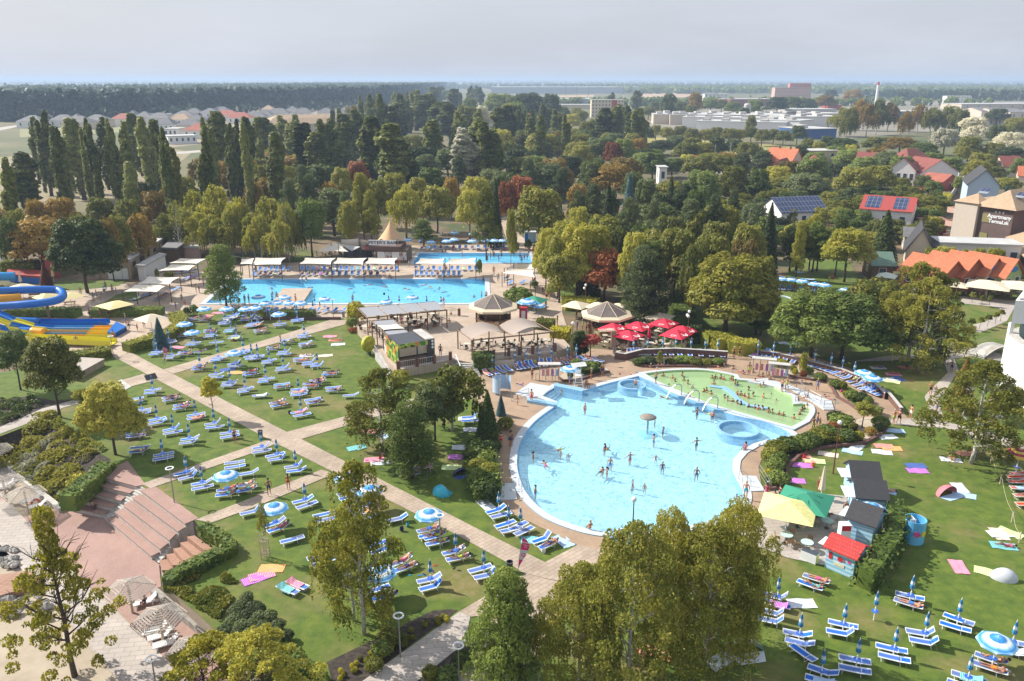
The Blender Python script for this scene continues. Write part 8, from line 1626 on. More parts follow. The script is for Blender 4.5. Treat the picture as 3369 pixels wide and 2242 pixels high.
def pairs(t, where, head, s, sep=.48, z=0):
 for w_ in s.split():
  a = w_.split(','); x, y = float(a[0]), float(a[1]); fl = a[2] if len(a) > 2 else 'c'
  g = G(t, x, y, z); h = R(head+frn.uniform(-9, 9)); nv = Vector((-math.sin(h), math.cos(h), 0)); npx = nat(t, x, y)
  kind = 'o' if 'o' in fl else ('c' if 'c' in fl else None); n = 1 if 's' in fl else 2
  if 'u' in fl: parasol('c', g, where, npx); continue
  for k in range(n):
   q = g+nv*(sep*(1 if k else -1) if n == 2 else .55)*(1.0)+Vector((frn.uniform(-.12, .12), 0, 0)); hh = h+R(frn.uniform(-5, 5)); npk = (npx[0]+k*3, npx[1]-k*6)
   occ = 'p' in fl and (k == 0 or frn.random() < .7); ang = 1 if occ and frn.random() < .6 else frn.choice((0, 0, 0, 1, 2)) ; ang = ang if not occ else frn.choice((0, 1))
   lounger(q, hh, ang, where, npk)
   if occ: put_person(frn.choice(('lm', 'lw'))+str(ang), q+Vector((math.cos(hh), math.sin(hh), 0))*.08+Vector((0, 0, .34)), hh, 'on a lounger '+where, npk)
   elif frn.random() < .13: drape(q, hh, where, npk)
  if kind: parasol(kind, g, where, (npx[0]+1, npx[1]))
pairs('B1', 'on the upper lawn', 12, '1435,1190 1575,1225 1695,1190,p 1820,1190,ps 1545,1085 1770,1105,o 1700,1025,op 1970,1105,cs 1930,1030,c 2110,985 2160,1045 2055,915 2130,855 1875,880,op 1760,880,p 1920,985,p 2080,880,o 2250,880,op 2300,935 2340,870,o')
pairs('B2', 'on the upper lawn', 12, '225,930,o 385,890 370,860,cs 20,925 50,985,p 25,1230 ')
pairs('B2', 'on the middle lawn', 14, '130,1270 275,1190 170,1145,p 285,1080,p 450,1035 465,1110,p 415,1250,p 490,1285,n 570,1320,cs 690,1375,p 575,1450,p 510,1485,np 260,1335 240,1490,p 100,1440 720,1520,p 400,1535,n')
pairs('B1', 'on the middle lawn', 16, '1830,1325,cp 1975,1400 1995,1245 2225,1185 2300,1230 2150,1300,o 2290,1375,p 2105,1475 2240,1530')
pairs('C2', 'on the middle lawn', 18, '215,380,p 400,285 540,355,p 45,320,s 420,470 880,320,s ')
pairs('C1', 'on the left lawn', 20, '1400,268 1560,330,p 1240,350,p 1300,455 1440,540 1665,405,p 1790,495 1960,580 1585,630 1735,720 2105,665 1240,660,p 1275,800,p 1490,865')
pairs('C1', 'between two paths', 24, '1710,1035 2145,940,n 1850,1130 2080,1190,op 2240,1150,np 2290,1040,s')
pairs('C2', 'between two paths', 22, '65,800 205,870 375,975')
pairs('C2', 'on the lower lawn', 28, '460,1290 850,1215,o 1050,1330,op 190,1500,op 640,1420,n 1060,1390,n')
pairs('D2', 'on the lower lawn', 28, '370,320,s 1310,130,s 1590,225,op 1650,290,np 1830,430,cp 1345,520,p 1120,360,n 1150,780,op 610,470,c 2085,590 1600,690 ')
pairs('C1', 'on the lower lawn', 28, '2310,1400,s')
pairs('C2', 'on the grass wedge by the pool', 30, '2220,1380 2310,1510')
pairs('D3', 'on the grass wedge by the pool', 30, '90,190 320,310,p')
pairs('D4', 'on the lower right lawn', -27, '430,680,p 985,995,u 1310,845,cp 700,1110 300,1200 820,1440 1160,1335 1440,1190 1740,1060 2235,1270 2060,1430,op 500,1545 1830,1600 100,850,c 60,1000,n')
pairs('D4', 'on the lower right lawn', -50, '290,1360,ns')
pairs('C2', 'in the shade of the pine', 8, '1530,985,np 1960,520,n')
for k, (x, y, i) in enumerate(((300, 745, 2), (385, 700, 0))):
 g = G('D2', x, y); lounger(g, R(150), 0, 'with their towels on the lower lawn', nat('D2', x, y)); o = place('td%d' % i, g, R(150)); tag(o, ['blue patterned towel covering a lounger left of the birch', 'magenta patterned towel covering a lounger left of the birch'][k], 'towel')
def row(t, where, pts, n, head, ang=2, pocc=.25, y2=0, pre='lg'):
 P_ = [nat(t, *p) for p in pts]
 for i in range(n):
  u = i/(n-1)*(len(P_)-1); j = min(int(u), len(P_)-2); f = u-j; m = (P_[j][0]*(1-f)+P_[j+1][0]*f, P_[j][1]*(1-f)+P_[j+1][1]*f); g = gn(m); h = R((head if not isinstance(head, tuple) else head[0]+(head[1]-head[0])*i/(n-1))+frn.uniform(-4, 4))
  a = ang if frn.random() < .8 else 1
  if frn.random() < pocc: a = 1; put_person(frn.choice(('lm1', 'lw1')), g+Vector((math.cos(h), math.sin(h), 0))*.08+Vector((0, 0, .34)), h, 'on a lounger '+where, m)
  elif frn.random() < .2: drape(g, h, where, m)
  lounger(g, h, a, where, m, pre)
def urow(t, where, pts, kinds):
 for (x, y), k in zip(pts, kinds): parasol(k, G(t, x, y), where, nat(t, x, y))
row('B3', 'before the pergola wall', [(60, 1320), (230, 1295), (560, 1262)], 11, 112, 2, .3); urow('B3', 'before the pergola wall', ((40, 1300), (140, 1290), (262, 1280), (370, 1265), (515, 1250), (598, 1240)), 'cccccc')
row('B2', 'below the hedge block', [(2115, 1375), (2300, 1335)], 4, 125, 1, .5); urow('B2', 'below the hedge block', ((2162, 1345),), 'c')
row('B3', 'at the stone cafe wall', [(1090, 1195), (1200, 1185), (1500, 1190), (1920, 1205)], 14, (100, 88), 2, .2); urow('B3', 'at the stone cafe wall', ((1118, 1185), (1245, 1180), (1383, 1175), (1502, 1175), (1640, 1178), (1770, 1185), (1885, 1190)), 'ccccccc')
row('B4', 'in the right curved row', [(-100, 1190), (30, 1205), (250, 1262)], 7, (75, 60), 1, .15); row('B4', 'in the right curved row', [(420, 1290), (560, 1335), (720, 1400), (900, 1510)], 11, (38, 25), 1, .3); row('C4', 'in the right curved row', [(930, 235), (1050, 290)], 4, (30, 25), 1, .7)
urow('B4', 'in the right curved row', ((67, 1215), (218, 1225), (440, 1295), (588, 1325), (692, 1355), (800, 1410), (880, 1490), (955, 1540)), 'ccccccoo')
row('B3', 'left of the right curved row', [(2215, 1205), (2330, 1180)], 2, 50, 1, 0); urow('B3', 'left of the right curved row', ((2250, 1205),), 'c'); row('B3', 'beside the red maple', [(610, 1250), (700, 1245), (790, 1255)], 4, 140, 1, .6)
WN = 'behind the long pool'
for s_ in (((-10, 425), (300, 418), 7), ((-10, 468), (230, 465), 6), ((425, 418), (1290, 418), 18), ((425, 465), (1170, 465), 14), ((1465, 418), (2010, 418), 11), ((1465, 465), (1860, 465), 9)): row('B2', WN, s_[:2], s_[2], 92, 2, .3)
row('B1', 'under the left shade sails', [(1600, 450), (1780, 430)], 4, 60, 1, .5); row('B1', 'under the left shade sails', [(1690, 510), (1770, 480)], 3, 60, 1, .2); row('B1', 'under the left shade sails', [(1240, 690), (1400, 630)], 6, 50, 1, .5); row('B1', 'under the left shade sails', [(1440, 690), (1600, 600)], 6, 50, 1, .5)
row('B2', 'behind the second pool', [(1520, 225), (2320, 222)], 15, 90, 2, .2)
row('B2', 'under the white sails', [(2290, 500), (2350, 590)], 3, 60, 1, .6); row('B3', 'under the white sails', [(110, 540), (200, 530)], 2, 60, 1, .5)
row('B4', 'at the far round pool', [(40, 590), (550, 615)], 10, 85, 1, .4); urow('B4', 'at the far round pool', ((20, 575), (135, 590), (225, 597), (322, 612), (440, 640), (525, 650), (715, 700), (745, 720)), 'oooooooo'); urow('B3', 'behind the tall hedge', ((1610, 725), (1632, 680), (1675, 655)), 'occ')
WF = 'along the front of the long pool'
urow('B2', WF, ((40, 765), (275, 770), (635, 785), (105, 825), (205, 820), (315, 822), (420, 826), (1435, 770), (1195, 815), (160, 760), (530, 810), (545, 765), (1220, 765), (1315, 765), (1565, 765), (1695, 770), (385, 860), (140, 870)), 'ooooooooocccccccc'+'c')
row('B2', WF, [(20, 800), (800, 800)], 11, 70, 1, .3); row('B1', WF, [(2150, 840), (2330, 830)], 3, 70, 1, .3)
urow('B2', 'under the trees behind the second pool', ((1100, 120), (1285, 180), (1345, 210), (1430, 160), (1505, 215), (1600, 240), (1670, 130), (1710, 150), (1815, 150), (1815, 215), (1980, 230), (1990, 160), (2105, 220), (2185, 225), (2255, 225), (2090, 130), (1390, 220), (1750, 230)), 'cooccocco'+'oooooooooo'); row('B2', 'under the trees behind the second pool', [(1500, 160), (2250, 150)], 8, 80, 1, .3)
row('C4', 'at the right edge of the lawn', [(2310, 1020), (2290, 1060), (2310, 1120), (2350, 1200), (2380, 1300)], 6, 0, 1, .2, pre='lr')
def ppl(t, where, s, z=0, kinds=('pm0', 'pm1', 'pw0', 'pw1'), face=None, zz=None):
 for w_ in s.split():
  a = w_.split(','); k = a[2] if len(a) > 2 and a[2] else frn.choice(kinds); cl = a[3] if len(a) > 3 and a[3] else None
  rz = R(float(a[4])) if len(a) > 4 else (frn.random()*6.28 if face is None else R(face+frn.uniform(-25, 25)))
  g = G(t, float(a[0]), float(a[1]), z if zz is None else zz); g.z = z
  put_person(k, g, rz, where, nat(t, float(a[0]), float(a[1])), cl, sc=None if k != 'lm0' else 1)
ST = 'standing '
ppl('C3', 'in the blue pool', '455,310,pk0,navy 205,925,pw0,black 855,850,pw0,navy 1300,770,pm0,blue 1385,690,pw0,black 1690,800,pm2,navy,200 1835,545,pm0,navy 1695,515,pm2,navy 1615,375,pm1,red 1085,935,pm2,red 905,985,pm0,blue 875,1070,pw0,navy 1110,1150,pk0,teal 1105,1195,pk0,navy 1690,1080,pm1,navy 1380,1020,pw0,navy 225,1250,pm0 1060,210,pk0,lime 1135,245,pm0,navy 455,880,pk0 525,905,pk0 840,1050,pk0,lime 1440,250,pk1 2055,1280,pk1,pink 675,475,pm0,red', -1.0)
ppl('C3', 'in the blue pool', '1218,1185,pk0,orange 1320,915,pk1', -.75)
ppl('C3', 'swimming in the blue pool', '880,765,sw0 450,770,sw0 315,910,sw0,pink 825,970,sw0 1405,300,sw0 1820,450,sw0', -.06)
ppl('C3', 'beside the water mushroom', '1312,580,pk0,teal', -.35)
ppl('C3', 'on the pool rim', '725,1500,sw,orange,200 2140,770,sw,pink,-60', .12); ppl('C3', 'on the pool rim', '1322,180,pm1 2140,1220,pm0,teal', .15)
ppl('C3', 'on the pool deck', '190,350,pm0,red 62,370,pk0 195,140,pw0,black 545,170,pw1 735,140,pw0,black 838,105,pm1,navy 2172,95,pm0 2325,1225,pw0 2165,100,pw0'.replace(' 2165,100,pw0', ''), .04); ppl('C3', 'by the lifeguard chair', '690,185,sm,red', .42)
ppl('C3', 'behind the last kiosks', '5,740,pm0,navy', .04)
ppl('C2', 'walking past the hedge bank', '2243,750,pw0,red,10 2322,745,pm1,navy,20', .04)
GE = 'along the green pool rim'
for s_ in ('1235,1380 1275,1372 1345,1365 1378,1362 1432,1358 1472,1355 1568,1350 1605,1350 1662,1350 1690,1352 1732,1355 1828,1362 1888,1385 1940,1375 2020,1395',): ppl('B3', GE, s_, -1.18, ('pm0', 'pw0', 'pm2'))
ppl('C3', GE, '1270,110 1330,135 1385,185 1470,205 1495,230 1575,225 1610,255 1650,295 1755,330 1780,320 1820,355 1945,385 1970,410 2015,420 2060,438 2090,448 2160,470 2215,480 2250,495 2285,490 2340,520', -1.2, ('pm0', 'pw0'))
ppl('C4', GE, '15,515 50,530 110,545 150,555 245,580 300,540 320,510 340,490 365,470 370,400 350,395', -1.2, ('pm0', 'pw0'))
ppl('C3', 'inside the green pool', '1560,180,pm0 1830,205 1860,200 1910,205 1935,215 2005,215 2020,220 2040,250 2060,270 1845,260,pm0 2110,165,pm0 2205,150 2255,190 2290,190 2345,210 2220,240 2265,280 2295,270 2160,310 2060,350 2090,360 2125,370 2160,385 2205,365 2295,380', -1.15, ('pm0', 'pw0', 'pw1'))
ppl('C4', 'inside the green pool', '30,220,pm0 45,340,pk0 90,395,pk0 150,300,pk0 245,300,pk0 240,345,pk0 300,345,pk0 20,180', -1.0, ('pm0', 'pw0'))
ppl('C4', 'by the green pool steps', '145,250,pm0,navy 190,225,pm1 470,240,pw1,blue 430,610,pm0,lime 465,570,pm0,blue 490,575,pk0,lime', .1)
ppl('C4', 'at the wall gap on the right', '1165,540,pm0,lime 1210,540,pm1 1320,495,pm0,white', .04); ppl('C4', 'on the winding path', '1500,280,pm0,black 1543,275,pk0 1555,455,pw1,blue 1690,70,pm0,navy', .04); ppl('C4', 'by the birch on the right lawn', '1970,865,pw0,white 2240,800,pm0,black 2275,805,pm1,navy', .02)
ppl('C4', 'at the kiosk terrace', '480,1175,pw0,red 70,1300,pm0,blue 125,1245,pw0,black 10,1220,pm0 718,1400,pm0,navy', .05)
ppl('C2', 'on the lawn path', '905,620,pw0,orange,90 928,632,pm0,teal,90', .04); ppl('C2', 'on the lower cross path', '128,1190,pm1,navy,200 305,1140,pw0,red,190', .05)
ppl('C1', 'at a lounger, left lawn', '2145,715,pw0,black', .0); ppl('C1', 'on the seating steps', '855,1320,gm,navy,200', -1.74, zz=-1.7)
ppl('D1', 'under the slatted parasol', '1325,850,sw,navy,-120', ZL+.45)
ppl('D3', 'under the weeping birches', '1885,1250,pw1,teal,150 1803,1300,pw0,black,20', 0)
ppl('B1', 'on the splash deck', '820,850,pm1,navy 922,845,pm1 992,850,pm0,navy 1180,965,pm0,navy 1255,970,pk0 1150,905,pm0 1317,940,pm0 702,1110,pm1 1038,1060,pm0', .04)
ppl('B1', 'on the left plaza', '968,600,pm0 1028,625,pm0,blue 1060,625,pk1,teal 855,700,pw0 880,650,pk0 912,690,pw0,white 1605,775,pw0,blue 1662,710,pw1 1690,745,pk0 1790,620,pw0 1818,620,pm0,navy 1860,560,pm0,white 1890,595,pm1 1875,475,pm0 740,650,pm0', .04)
ppl('B1', 'at the lawn end of the long pool', '2012,730,pm0,navy 2105,735,pm0 2235,725,pm0,lime 2272,720,pm0 1955,670,pk0', .06)
ppl('B2', 'in the long pool', '432,560,pm0 468,550,pm0 160,690,pm0 1228,525,pm0 1243,540,pm0 1695,555,pk0 2080,545,pm0 2065,690,pm0,blue 505,665,pk0', -.95); ppl('B2', 'swimming in the long pool', '150,580,sw0 500,570,sw0 865,583,sw0 1030,548,sw0 1180,563,sw0 1380,583,sw0 1540,548,sw0 1600,570,sw0 1675,582,sw0 1725,612,sw0 1995,655,sw0', -.06)
ppl('B2', 'around the long pool', '370,720,pm0 195,655,sm 318,745,pm0 590,770,pm0 2105,690,pm0 1785,880,pw0,red 1770,950,pm0,teal 1718,750,pm0 2175,455,pm0 2215,520,pm1 890,720,pm0 1315,380,pw0 1402,385,pw0,white', .05)
ppl('B2', 'on the cafe terrace', '1690,1200,pm0,navy 1332,910,pm0 1045,985,pw0,red 1655,860,sw 1640,930,sm 1680,900,sm 1625,920,sw 1545,940,sm,white 1480,940,sm', TZ+.02)
ppl('B2', 'in the second pool', '1708,285 1735,275 1800,270 1888,310 2027,275 2120,270 2118,325 2145,320 2165,300 2175,310 2220,345 2240,285 2245,315 2280,270 2115,350', -.8, ('pm0', 'pw0')); ppl('B3', 'in the second pool', '42,285 85,320 100,355,pm1 150,325 125,330 30,300', -.7, ('pm0', 'pw0'))
ppl('B3', 'on the busy walkway', '205,265,pm0 165,285,pm0 225,355,pm0 213,340,pw0 282,430,pw0 305,425,pm0 322,570,pm0 365,585,pm0,blue 290,650,pw0 315,640,pm0 345,625,pw0,teal 392,625,pm0 325,690,pm0,black 352,690,pk0 390,660,pk0 322,775,pm1,teal 425,920,pw0 180,610,pm0', .04)
ppl('B3', 'queuing at the octagonal kiosk', '605,970,pw0,blue 655,960,pw0,lime 690,985,pm0 715,985,pw0 745,985,pm0 770,990,pm0,navy 805,990,pm0,white 600,860,pw0', .04); ppl('B3', 'strolling beside the clipped hedge', '2035,1220,pm0,black,20 2085,1215,pw0,black,10', .04)
ppl('B4', 'around the far round pool', '272,610,pm0 410,610,pm0 438,620,pw0 578,525,pm0,lime 608,525,pw0,red 20,600,pm0 360,600,pw0', .02); ppl('B4', 'before the eateries', '1945,670,pw0,pink 1978,650,pw0,pink 2000,675,pw0,white', .04); ppl('B2', 'resting on the upper lawn', '232,1090,pm0,white', .04)
def tow(t, where, s):
 for w_ in s.split():
  a = w_.split(','); i = int(a[2]); g = G(t, float(a[0]), float(a[1])); rz = R(float(a[3])) if len(a) > 3 and a[3] else frn.random()*3; npx = nat(t, float(a[0]), float(a[1]))
  o = place('tw%d' % i, g, rz, 1.15); zone(o, TOWN[i]+' beach towel', where, 'towel', npx, 'beach towels '+where)
  if len(a) > 4: put_person(a[4], g+Vector((0, 0, .04)), rz+(0 if a[4][0] == 'l' else 0), 'on a towel '+where, npx)
RL = 'on the right lawn'
tow('C4', RL, '1180,605,9,-10 1110,662,1,10 570,820,8,-25 790,795,9,-30 830,757,1 1080,745,3,-5 1150,765,7,-10 1060,800,1,-15 450,880,5,-15 330,920,6,-10 380,860,3 265,1060,6,-10 900,975,2,-10,lm0 1385,970,6,-5 1370,925,4,0 1690,870,1,-15,gm 1770,1125,1 1810,1190,9,-30 1090,1150,9,-30,lm0 1025,30,1,0,lw0 1280,25,3,0,lm0 1165,90,0,-10,lw0 1120,135,1 1150,155,5 1210,130,4 1830,810,3,10 2140,1545,1,0')
tow('D4', RL, '2170,320,2,-15,lw0 1760,510,0,80 2030,560,5,-30 330,845,1,0 2130,210,8 2230,200,5'); tow('D3', 'by the weeping birches', '1905,1370,1,35 1300,1280,3,10 1330,1330,7,0 480,275,9,-60 200,265,2,0')
tow('C2', 'on the central lawn', '1035,610,3,-5 925,760,2,25 1080,870,0,5 1140,895,1,10 1190,655,9,-20 1880,757,1,0 1850,845,6,-5 1790,940,5,0 1980,595,1,0 1930,495,1,0 2100,1275,1,-60'); tow('B2', 'on the middle lawn', '680,1020,0,5 730,1055,3,0,lm0 755,1092,1,10 640,1195,8,15 470,1195,1,5,lw0 ')
tow('D2', 'on the lower lawn', '60,590,0,25 150,525,7,0 0,620,6,35 '); tow('B1', 'on the upper lawn', '1620,1120,0,-5 1990,805,0,0 1890,830,3,0 2150,1350,7,0 2075,1322,4,20'); tow('B4', 'under the trees', '400,500,9,0 310,435,9,10 230,1085,9,0 1120,1065,1,-10,lw0 180,1080,1,0')
def make_bag():
 b = MB(); b.grid(lambda u, v: (math.cos(u*6.283)*.19*(1-.3*v)*math.sin(min(1, v*1.6+.25)*1.57), math.sin(u*6.283)*.12*(1-.3*v), .32*v), 12, 5); o = b.obj('bag', CLO['navy'], None, True); PROTO['bag'] = o; KIDS[o.name] = []
make_bag()
for t, x, y, c_, wh in (('C2', 315, 450, 'navy', 'beside the left chair of the middle lawn'), ('D2', 1335, 180, 'navy', 'under the lounger by the open parasol'), ('D2', 1390, 140, 'teal', 'hung at the lounger head by the open parasol'), ('B4', 690, 1530, 'pink', 'in the bed by the curved row'), ('B3', 1410, 1270, 'teal', 'on the bed kerb before the cafe'), ('B2', 1175, 640, 'black', 'at the ramp'), ('D3', 300, 380, 'white', 'by the flag wedge loungers'), ('C4', 350, 850, 'red', 'on the patchwork of towels'), ('B1', 2130, 1060, 'red', 'beside the upper lawn lounger'), ('C4', 430, 930, 'orange', 'beside the violet towel'), ('D4', 1215, 340, 'blue', 'beside the glossy hedge'), ('C2', 1140, 860, 'red', 'on the pink towel of the central lawn')):
 o = place('bag', G(t, x, y, .03), frn.random()*3, 1.2); o.material_slots[0].link = 'OBJECT'; o.material_slots[0].material = CLO[c_]; tag(o, c_+' beach bag lying '+wh, 'bag', 'beach bags')
def make_flipflop():
 b = MB(); b.box(-.13, .13, -.05, .05, 0, .03); b.tube([(.03, -.04, .03), (.08, 0, .06), (.03, .04, .03)], .008, 4); o = b.obj('slipper', CLO['black']); PROTO['ff'] = o; KIDS[o.name] = []
make_flipflop()
for k in range(70):
 t, x, y = frn.choice((('C3', frn.uniform(60, 220), frn.uniform(165, 215)), ('C3', frn.uniform(900, 1150), frn.uniform(70, 105)), ('C4', frn.uniform(500, 760), frn.uniform(250, 400)), ('C4', frn.uniform(230, 520), frn.uniform(120, 200)), ('B3', frn.uniform(2020, 2200), frn.uniform(1330, 1350)), ('D2', frn.uniform(1100, 1900), frn.uniform(440, 600))))
 o = place('ff', G(t, x, y, .06 if t != 'D2' else .0), frn.random()*6, 1.2); o.material_slots[0].link = 'OBJECT'; o.material_slots[0].material = CLO[frn.choice(CK)]; tag(o, 'loose bathing slipper left on the ground near the pools', 'slipper', 'slippers by the pools')
def make_table(key, m, r=.42):
 o = empty('cafe_table'); MB().lathe([(0, .72), (r, .72), (r, .75), (0, .75)], 16).obj('table_top', m, o); MB().tube([(0, 0, 0), (0, 0, .72)], .03, 6).obj('stem', DARKM, o); MB().lathe([(.22, 0), (.2, .03), (0, .04)], 10).obj('foot', DARKM, o); PROTO[key] = reg(o)
make_table('tb', flat('table_cream', (.62, .60, .48), .5)); make_table('tk', flat('table_mint', (.45, .60, .55), .5), .5)
def make_chair(key, m, fr):
 o = empty('cafe_chair'); MB().box(-.21, .21, -.2, .2, .43, .46).obj('seat', m, o); MB().grid(lambda u, v: (-.21+.42*u, .2+.05*v-.05*math.sin(u*math.pi)*-1, .5+.38*v), 5, 3).obj('backrest', m, o, True)
 for sx in (-.19, .19):
  for sy in (-.18, .18): MB().tube([(sx, sy, 0), (sx, sy, .85 if sy > 0 else .44)], .015, 4).obj('leg', fr, o)
 PROTO[key] = reg(o)
make_chair('ch', WOODL, GREYM); make_chair('cw', flat('wicker_brown', (.30, .18, .09)), WOODB); make_chair('cd', flat('wicker_dark', (.06, .055, .05)), DARKM)
def tset(t, s, where, tk, ck, z=.04, n=3):
 for w_ in s.split():
  x, y = map(float, w_.split(',')[:2]); g = G(t, x, y, z); npx = nat(t, x, y); zone(place(tk, g, frn.random()), 'small round cafe table', where, 'table', npx)
  for k in range(n):
   a = k*6.283/n+frn.random(); o = place(ck, g+Vector((math.cos(a)*.72, math.sin(a)*.72, 0)), a-math.pi/2+frn.uniform(-.3, .3)); zone(o, dict(ch='pale wooden chair', cw='brown wicker chair', cd='dark wicker chair')[ck], where, 'chair', (npx[0]+k*4, npx[1]))
tset('B3', '860,1050 910,1090 850,1110 970,1130 1030,1140 1195,1085 1215,1130 1290,1070 1280,1120 1370,1100 1400,1130 1460,1070 1450,1130 1300,890 1180,900 1360,990 1430,980 1560,1130 1330,1010 1640,1085', 'in the red parasol garden', 'tb', 'ch')
tset('B2', '1290,880 1380,880 1450,905 1500,930 1560,890 1620,850 1650,920 1390,930 1160,1010 1100,960 1000,970 1200,1080', 'under the long pergola', 'tb', 'cd', TZ+.02); tset('B2', '1930,1130 2020,1120 2110,1100 2250,1120 2320,1110', 'under the large pergola', 'tb', 'cd', TZ+.02); tset('B3', '30,1120 150,1100 250,1110 310,1095', 'under the large pergola', 'tb', 'cd', TZ+.02)
tset('C4', '555,1490 290,1480', 'on the kiosk terrace', 'tk', 'ch', .06); tset('D4', '370,355 185,285', 'on the kiosk terrace', 'tk', 'cw', .06)
tset('B2', '650,290 700,285 740,300 800,290 850,290', 'before the pool bar', 'tb', 'cw'); tset('B4', '1790,640 2070,650 2140,640 2200,660 2300,650', 'at the eateries', 'tb', 'cw')
def make_picnic():
 o = empty('picnic_table'); MB().box(-.9, .9, -.35, .35, .70, .75).obj('table_top', WOODB, o)
 for s_ in (-1, 1): MB().box(-.9, .9, s_*.72-.14, s_*.72+.14, .42, .46).obj('bench', WOODB, o)
 for x in (-.7, .7):
  for s_ in (-1, 1): MB().tube([(x, s_*.2, .72), (x, s_*.65, 0)], .035, 4).obj('leg', WOODB, o)
 PROTO['pt'] = reg(o)
make_picnic()
for lb, t, x, y in (('dark picnic table under the green parasol, left', 'C4', 170, 1300), ('dark picnic table behind the green parasol pole', 'C4', 480, 1380), ('brown picnic table on the left plaza grass', 'B1', 320, 670), ('brown picnic table under the pale yellow parasol', 'B1', 640, 740), ('orange-brown picnic table before the eateries', 'B4', 2190, 680)): tag(place('pt', G(t, x, y, .04), frn.random()*.4), lb, 'picnic table')
def plastic_lounger(lb, x, y, t, rz, z=ZL):
 o = empty('plastic_lounger', G(t, x, y, z), rz); b = MB()
 for k in range(9): b.box(-.95+k*.135, -.95+k*.135+.11, -.3, .3, .30, .34)
 b.obj('seat', WHITEP, o); b = MB()
 for k in range(5): c_ = math.cos(.7); s_ = math.sin(.7); b.box(0, .11, -.3, .3, 0, .035, Matrix.Translation((.28+k*.13*c_, 0, .32+k*.13*s_))@Matrix.Rotation(-.7, 4, 'Y'))
 b.obj('backrest', WHITEP, o)
 for sx in (-.75, .35): MB().box(sx, sx+.1, -.32, .32, 0, .3).obj('leg', WHITEP, o)
 MB().box(-.97, .97, -.34, -.30, .27, .36).obj('side_rail', WHITEP, o); MB().box(-.97, .97, .30, .34, .27, .36).obj('side_rail', WHITEP, o); tag(o, lb, 'sun lounger', 'white plastic loungers on the plaza')
for a in (('white plastic lounger under the middle slatted parasol, rear', 1430, 1110, 'D1', .5), ('white plastic lounger with green towel, middle one', 1480, 1160, 'D1', .5), ('white plastic lounger under the middle slatted parasol, front', 1530, 1230, 'D1', .5), ('white plastic lounger under the far slatted parasol', 1340, 850, 'D1', .5), ('white plastic lounger tipped by the slope parasol', 350, 1310, 'C1', .6), ('second white plastic lounger by the slope parasol', 300, 1260, 'C1', .6), ('white plastic lounger at the left edge parasol', 60, 1120, 'C1', .6)): plastic_lounger(*a)
MB_ = MB(); MB_.lathe([(.36+.09*math.cos(a), .09*math.sin(a)+.5) for a in [k*.785 for k in range(9)]], 20); lr = MB_.obj('life_ring', flat('ring_red', (.50, .06, .05), .5, .3, 1.2), None, True); lr.location = G('C1', 350, 1270, ZL); lr.rotation_euler = (.9, 0, 0); tag(lr, 'faded red life ring lying on the white loungers', 'life ring')
o = place('cw', G('D1', 1870, 300, -1.5), 2.5);
for c_ in o.children: c_.material_slots[0].link = 'OBJECT'; c_.material_slots[0].material = WHITEP
tag(o, 'white garden chair on the boarded landing inside the hedge', 'chair')
CRY = flat('x', (1, 1, 1)); m, nt, b_ = nodes('parasol_red_yellow'); v = coords(nt); vm = N(nt, 'ShaderNodeVectorMath', operation='MULTIPLY'); vm.inputs[1].default_value = (1, 1, 0); nt.links.new(v, vm.inputs[0]); ln = N(nt, 'ShaderNodeVectorMath', operation='LENGTH'); nt.links.new(vm.outputs[0], ln.inputs[0]); nt.links.new(ramp(nt, ln.outputs['Value'], [(0, (.6, .4, .05)), (.15, (.3, .02, .06)), (.4, (.65, .45, .06)), (.65, (.3, .02, .06)), (.9, (.65, .42, .06))], 'CONSTANT'), b_.inputs['Base Color'])
o = place('uo', G('C4', 2275, 1010), 0, 1.15)
for c_ in o.children:
 if c_.name.startswith('canopy'): c_.material_slots[0].link = 'OBJECT'; c_.material_slots[0].material = m
tag(o, 'red and yellow ringed parasol at the right edge of the lawn', 'parasol')
tag(place('uo', G('C4', 945, 1500), .2), 'open blue-white parasol between the dark-roofed huts', 'parasol'); tag(place('uo', G('D3', 1020, 420), .2), 'open blue-white parasol half hidden by the birches at the pool', 'parasol'); tag(place('uo', G('B3', 535, 1450), .2), 'open blue-white parasol beside the lifeguard chair', 'parasol')
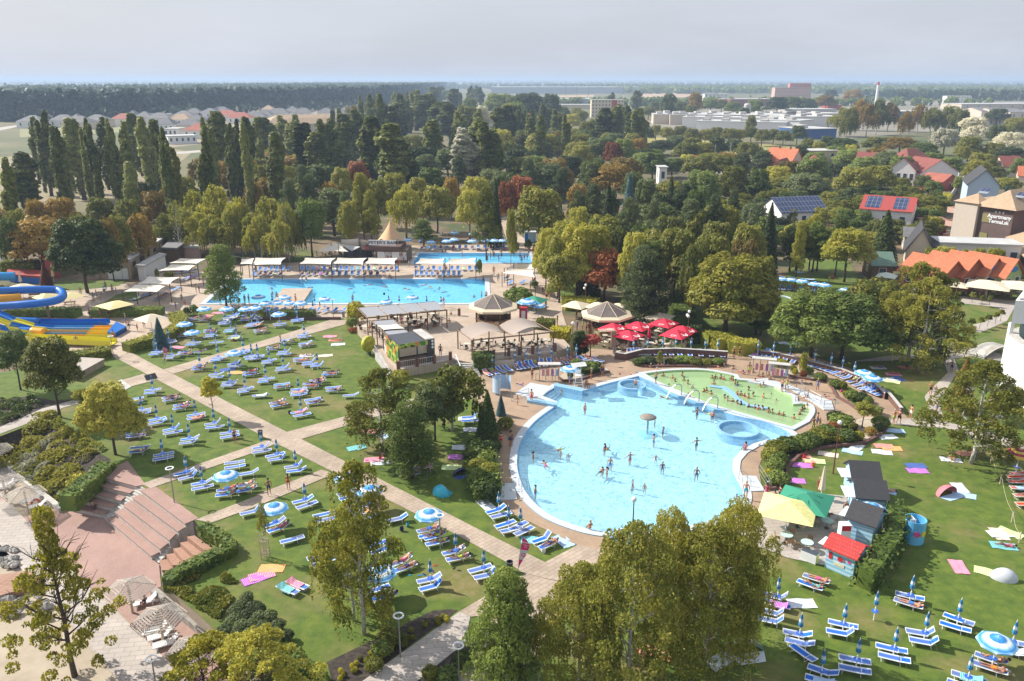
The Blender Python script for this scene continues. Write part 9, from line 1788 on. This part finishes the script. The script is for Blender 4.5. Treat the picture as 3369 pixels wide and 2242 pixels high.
tag(place('uo', G('B3', 150, 850, TZ), .2, 1.3), 'pale blue parasol beside the green parasol at the walkway', 'parasol'); tag(place('uo', G('B3', 250, 850, TZ), .2, 1.0), 'small blue parasol beside the green parasol at the walkway', 'parasol'); big_parasol('dark green parasol behind the spreading bush', 'B3', 215, 790, 1.8, 2.6, flat('parasol_green', (.03, .25, .15)), 0, .3)
def to_stuff(base, nmax, label, cat, swap):
 dgv = [o for o in C.objects if o.type == 'EMPTY' and o.name.split('.')[0] == base]
 key = lambda o: (o.location-Vector((0, 0, H))).length; dgv.sort(key=key); rest = dgv[nmax:]
 if not rest: return
 VV = []; FF = []; MI = []; mats = []; off = 0
 bpy.context.view_layer.update()
 for r in rest:
  st = list(C_OF(r))
  for ob in st:
   st += list(ob.children); me = ob.data; M = ob.matrix_world; n = len(me.vertices); co = np.empty(n*3, np.float32); me.vertices.foreach_get('co', co); co = co.reshape(-1, 3)
   A = np.array(M); VV.append(co@A[:3, :3].T+A[:3, 3]); ms = []
   for s_ in ob.material_slots:
    m = swap.get(s_.material.name.split('.')[0], s_.material)
    if m not in mats: mats.append(m)
    ms.append(mats.index(m))
   for p in me.polygons: FF.append([off+v for v in p.vertices]); MI.append(ms[min(p.material_index, len(ms)-1)])
   off += n
 me = bpy.data.meshes.new(base+'s_far'); me.from_pydata(np.concatenate(VV).tolist(), [], FF)
 for m in mats: me.materials.append(m)
 me.polygons.foreach_set('material_index', MI); me.update(); tag(mobj('distant_'+base+'s', me), label, cat, None, 'stuff')
 gone = set(); kill = []
 for r in rest:
  gone.add(r.name); st = [r]
  while st: q = st.pop(); st += list(q.children); kill.append(q)
 for k_ in ZONES: ZONES[k_] = [(a, o) for a, o in ZONES[k_] if o.name not in gone]
 bpy.data.batch_remove(kill)
drop_unused()
to_stuff('sun_lounger', 298, 'farther sun loungers crowded around the back pools', 'sun loungers', {'sling_blue': flat('sling_far', (.10, .25, .60), .7)})
to_stuff('person', 298, 'farther bathers crowded around the back pools', 'people', {})
for k_ in [k_ for k_ in ZONES if not ZONES[k_]]: del ZONES[k_]
finish_labels()
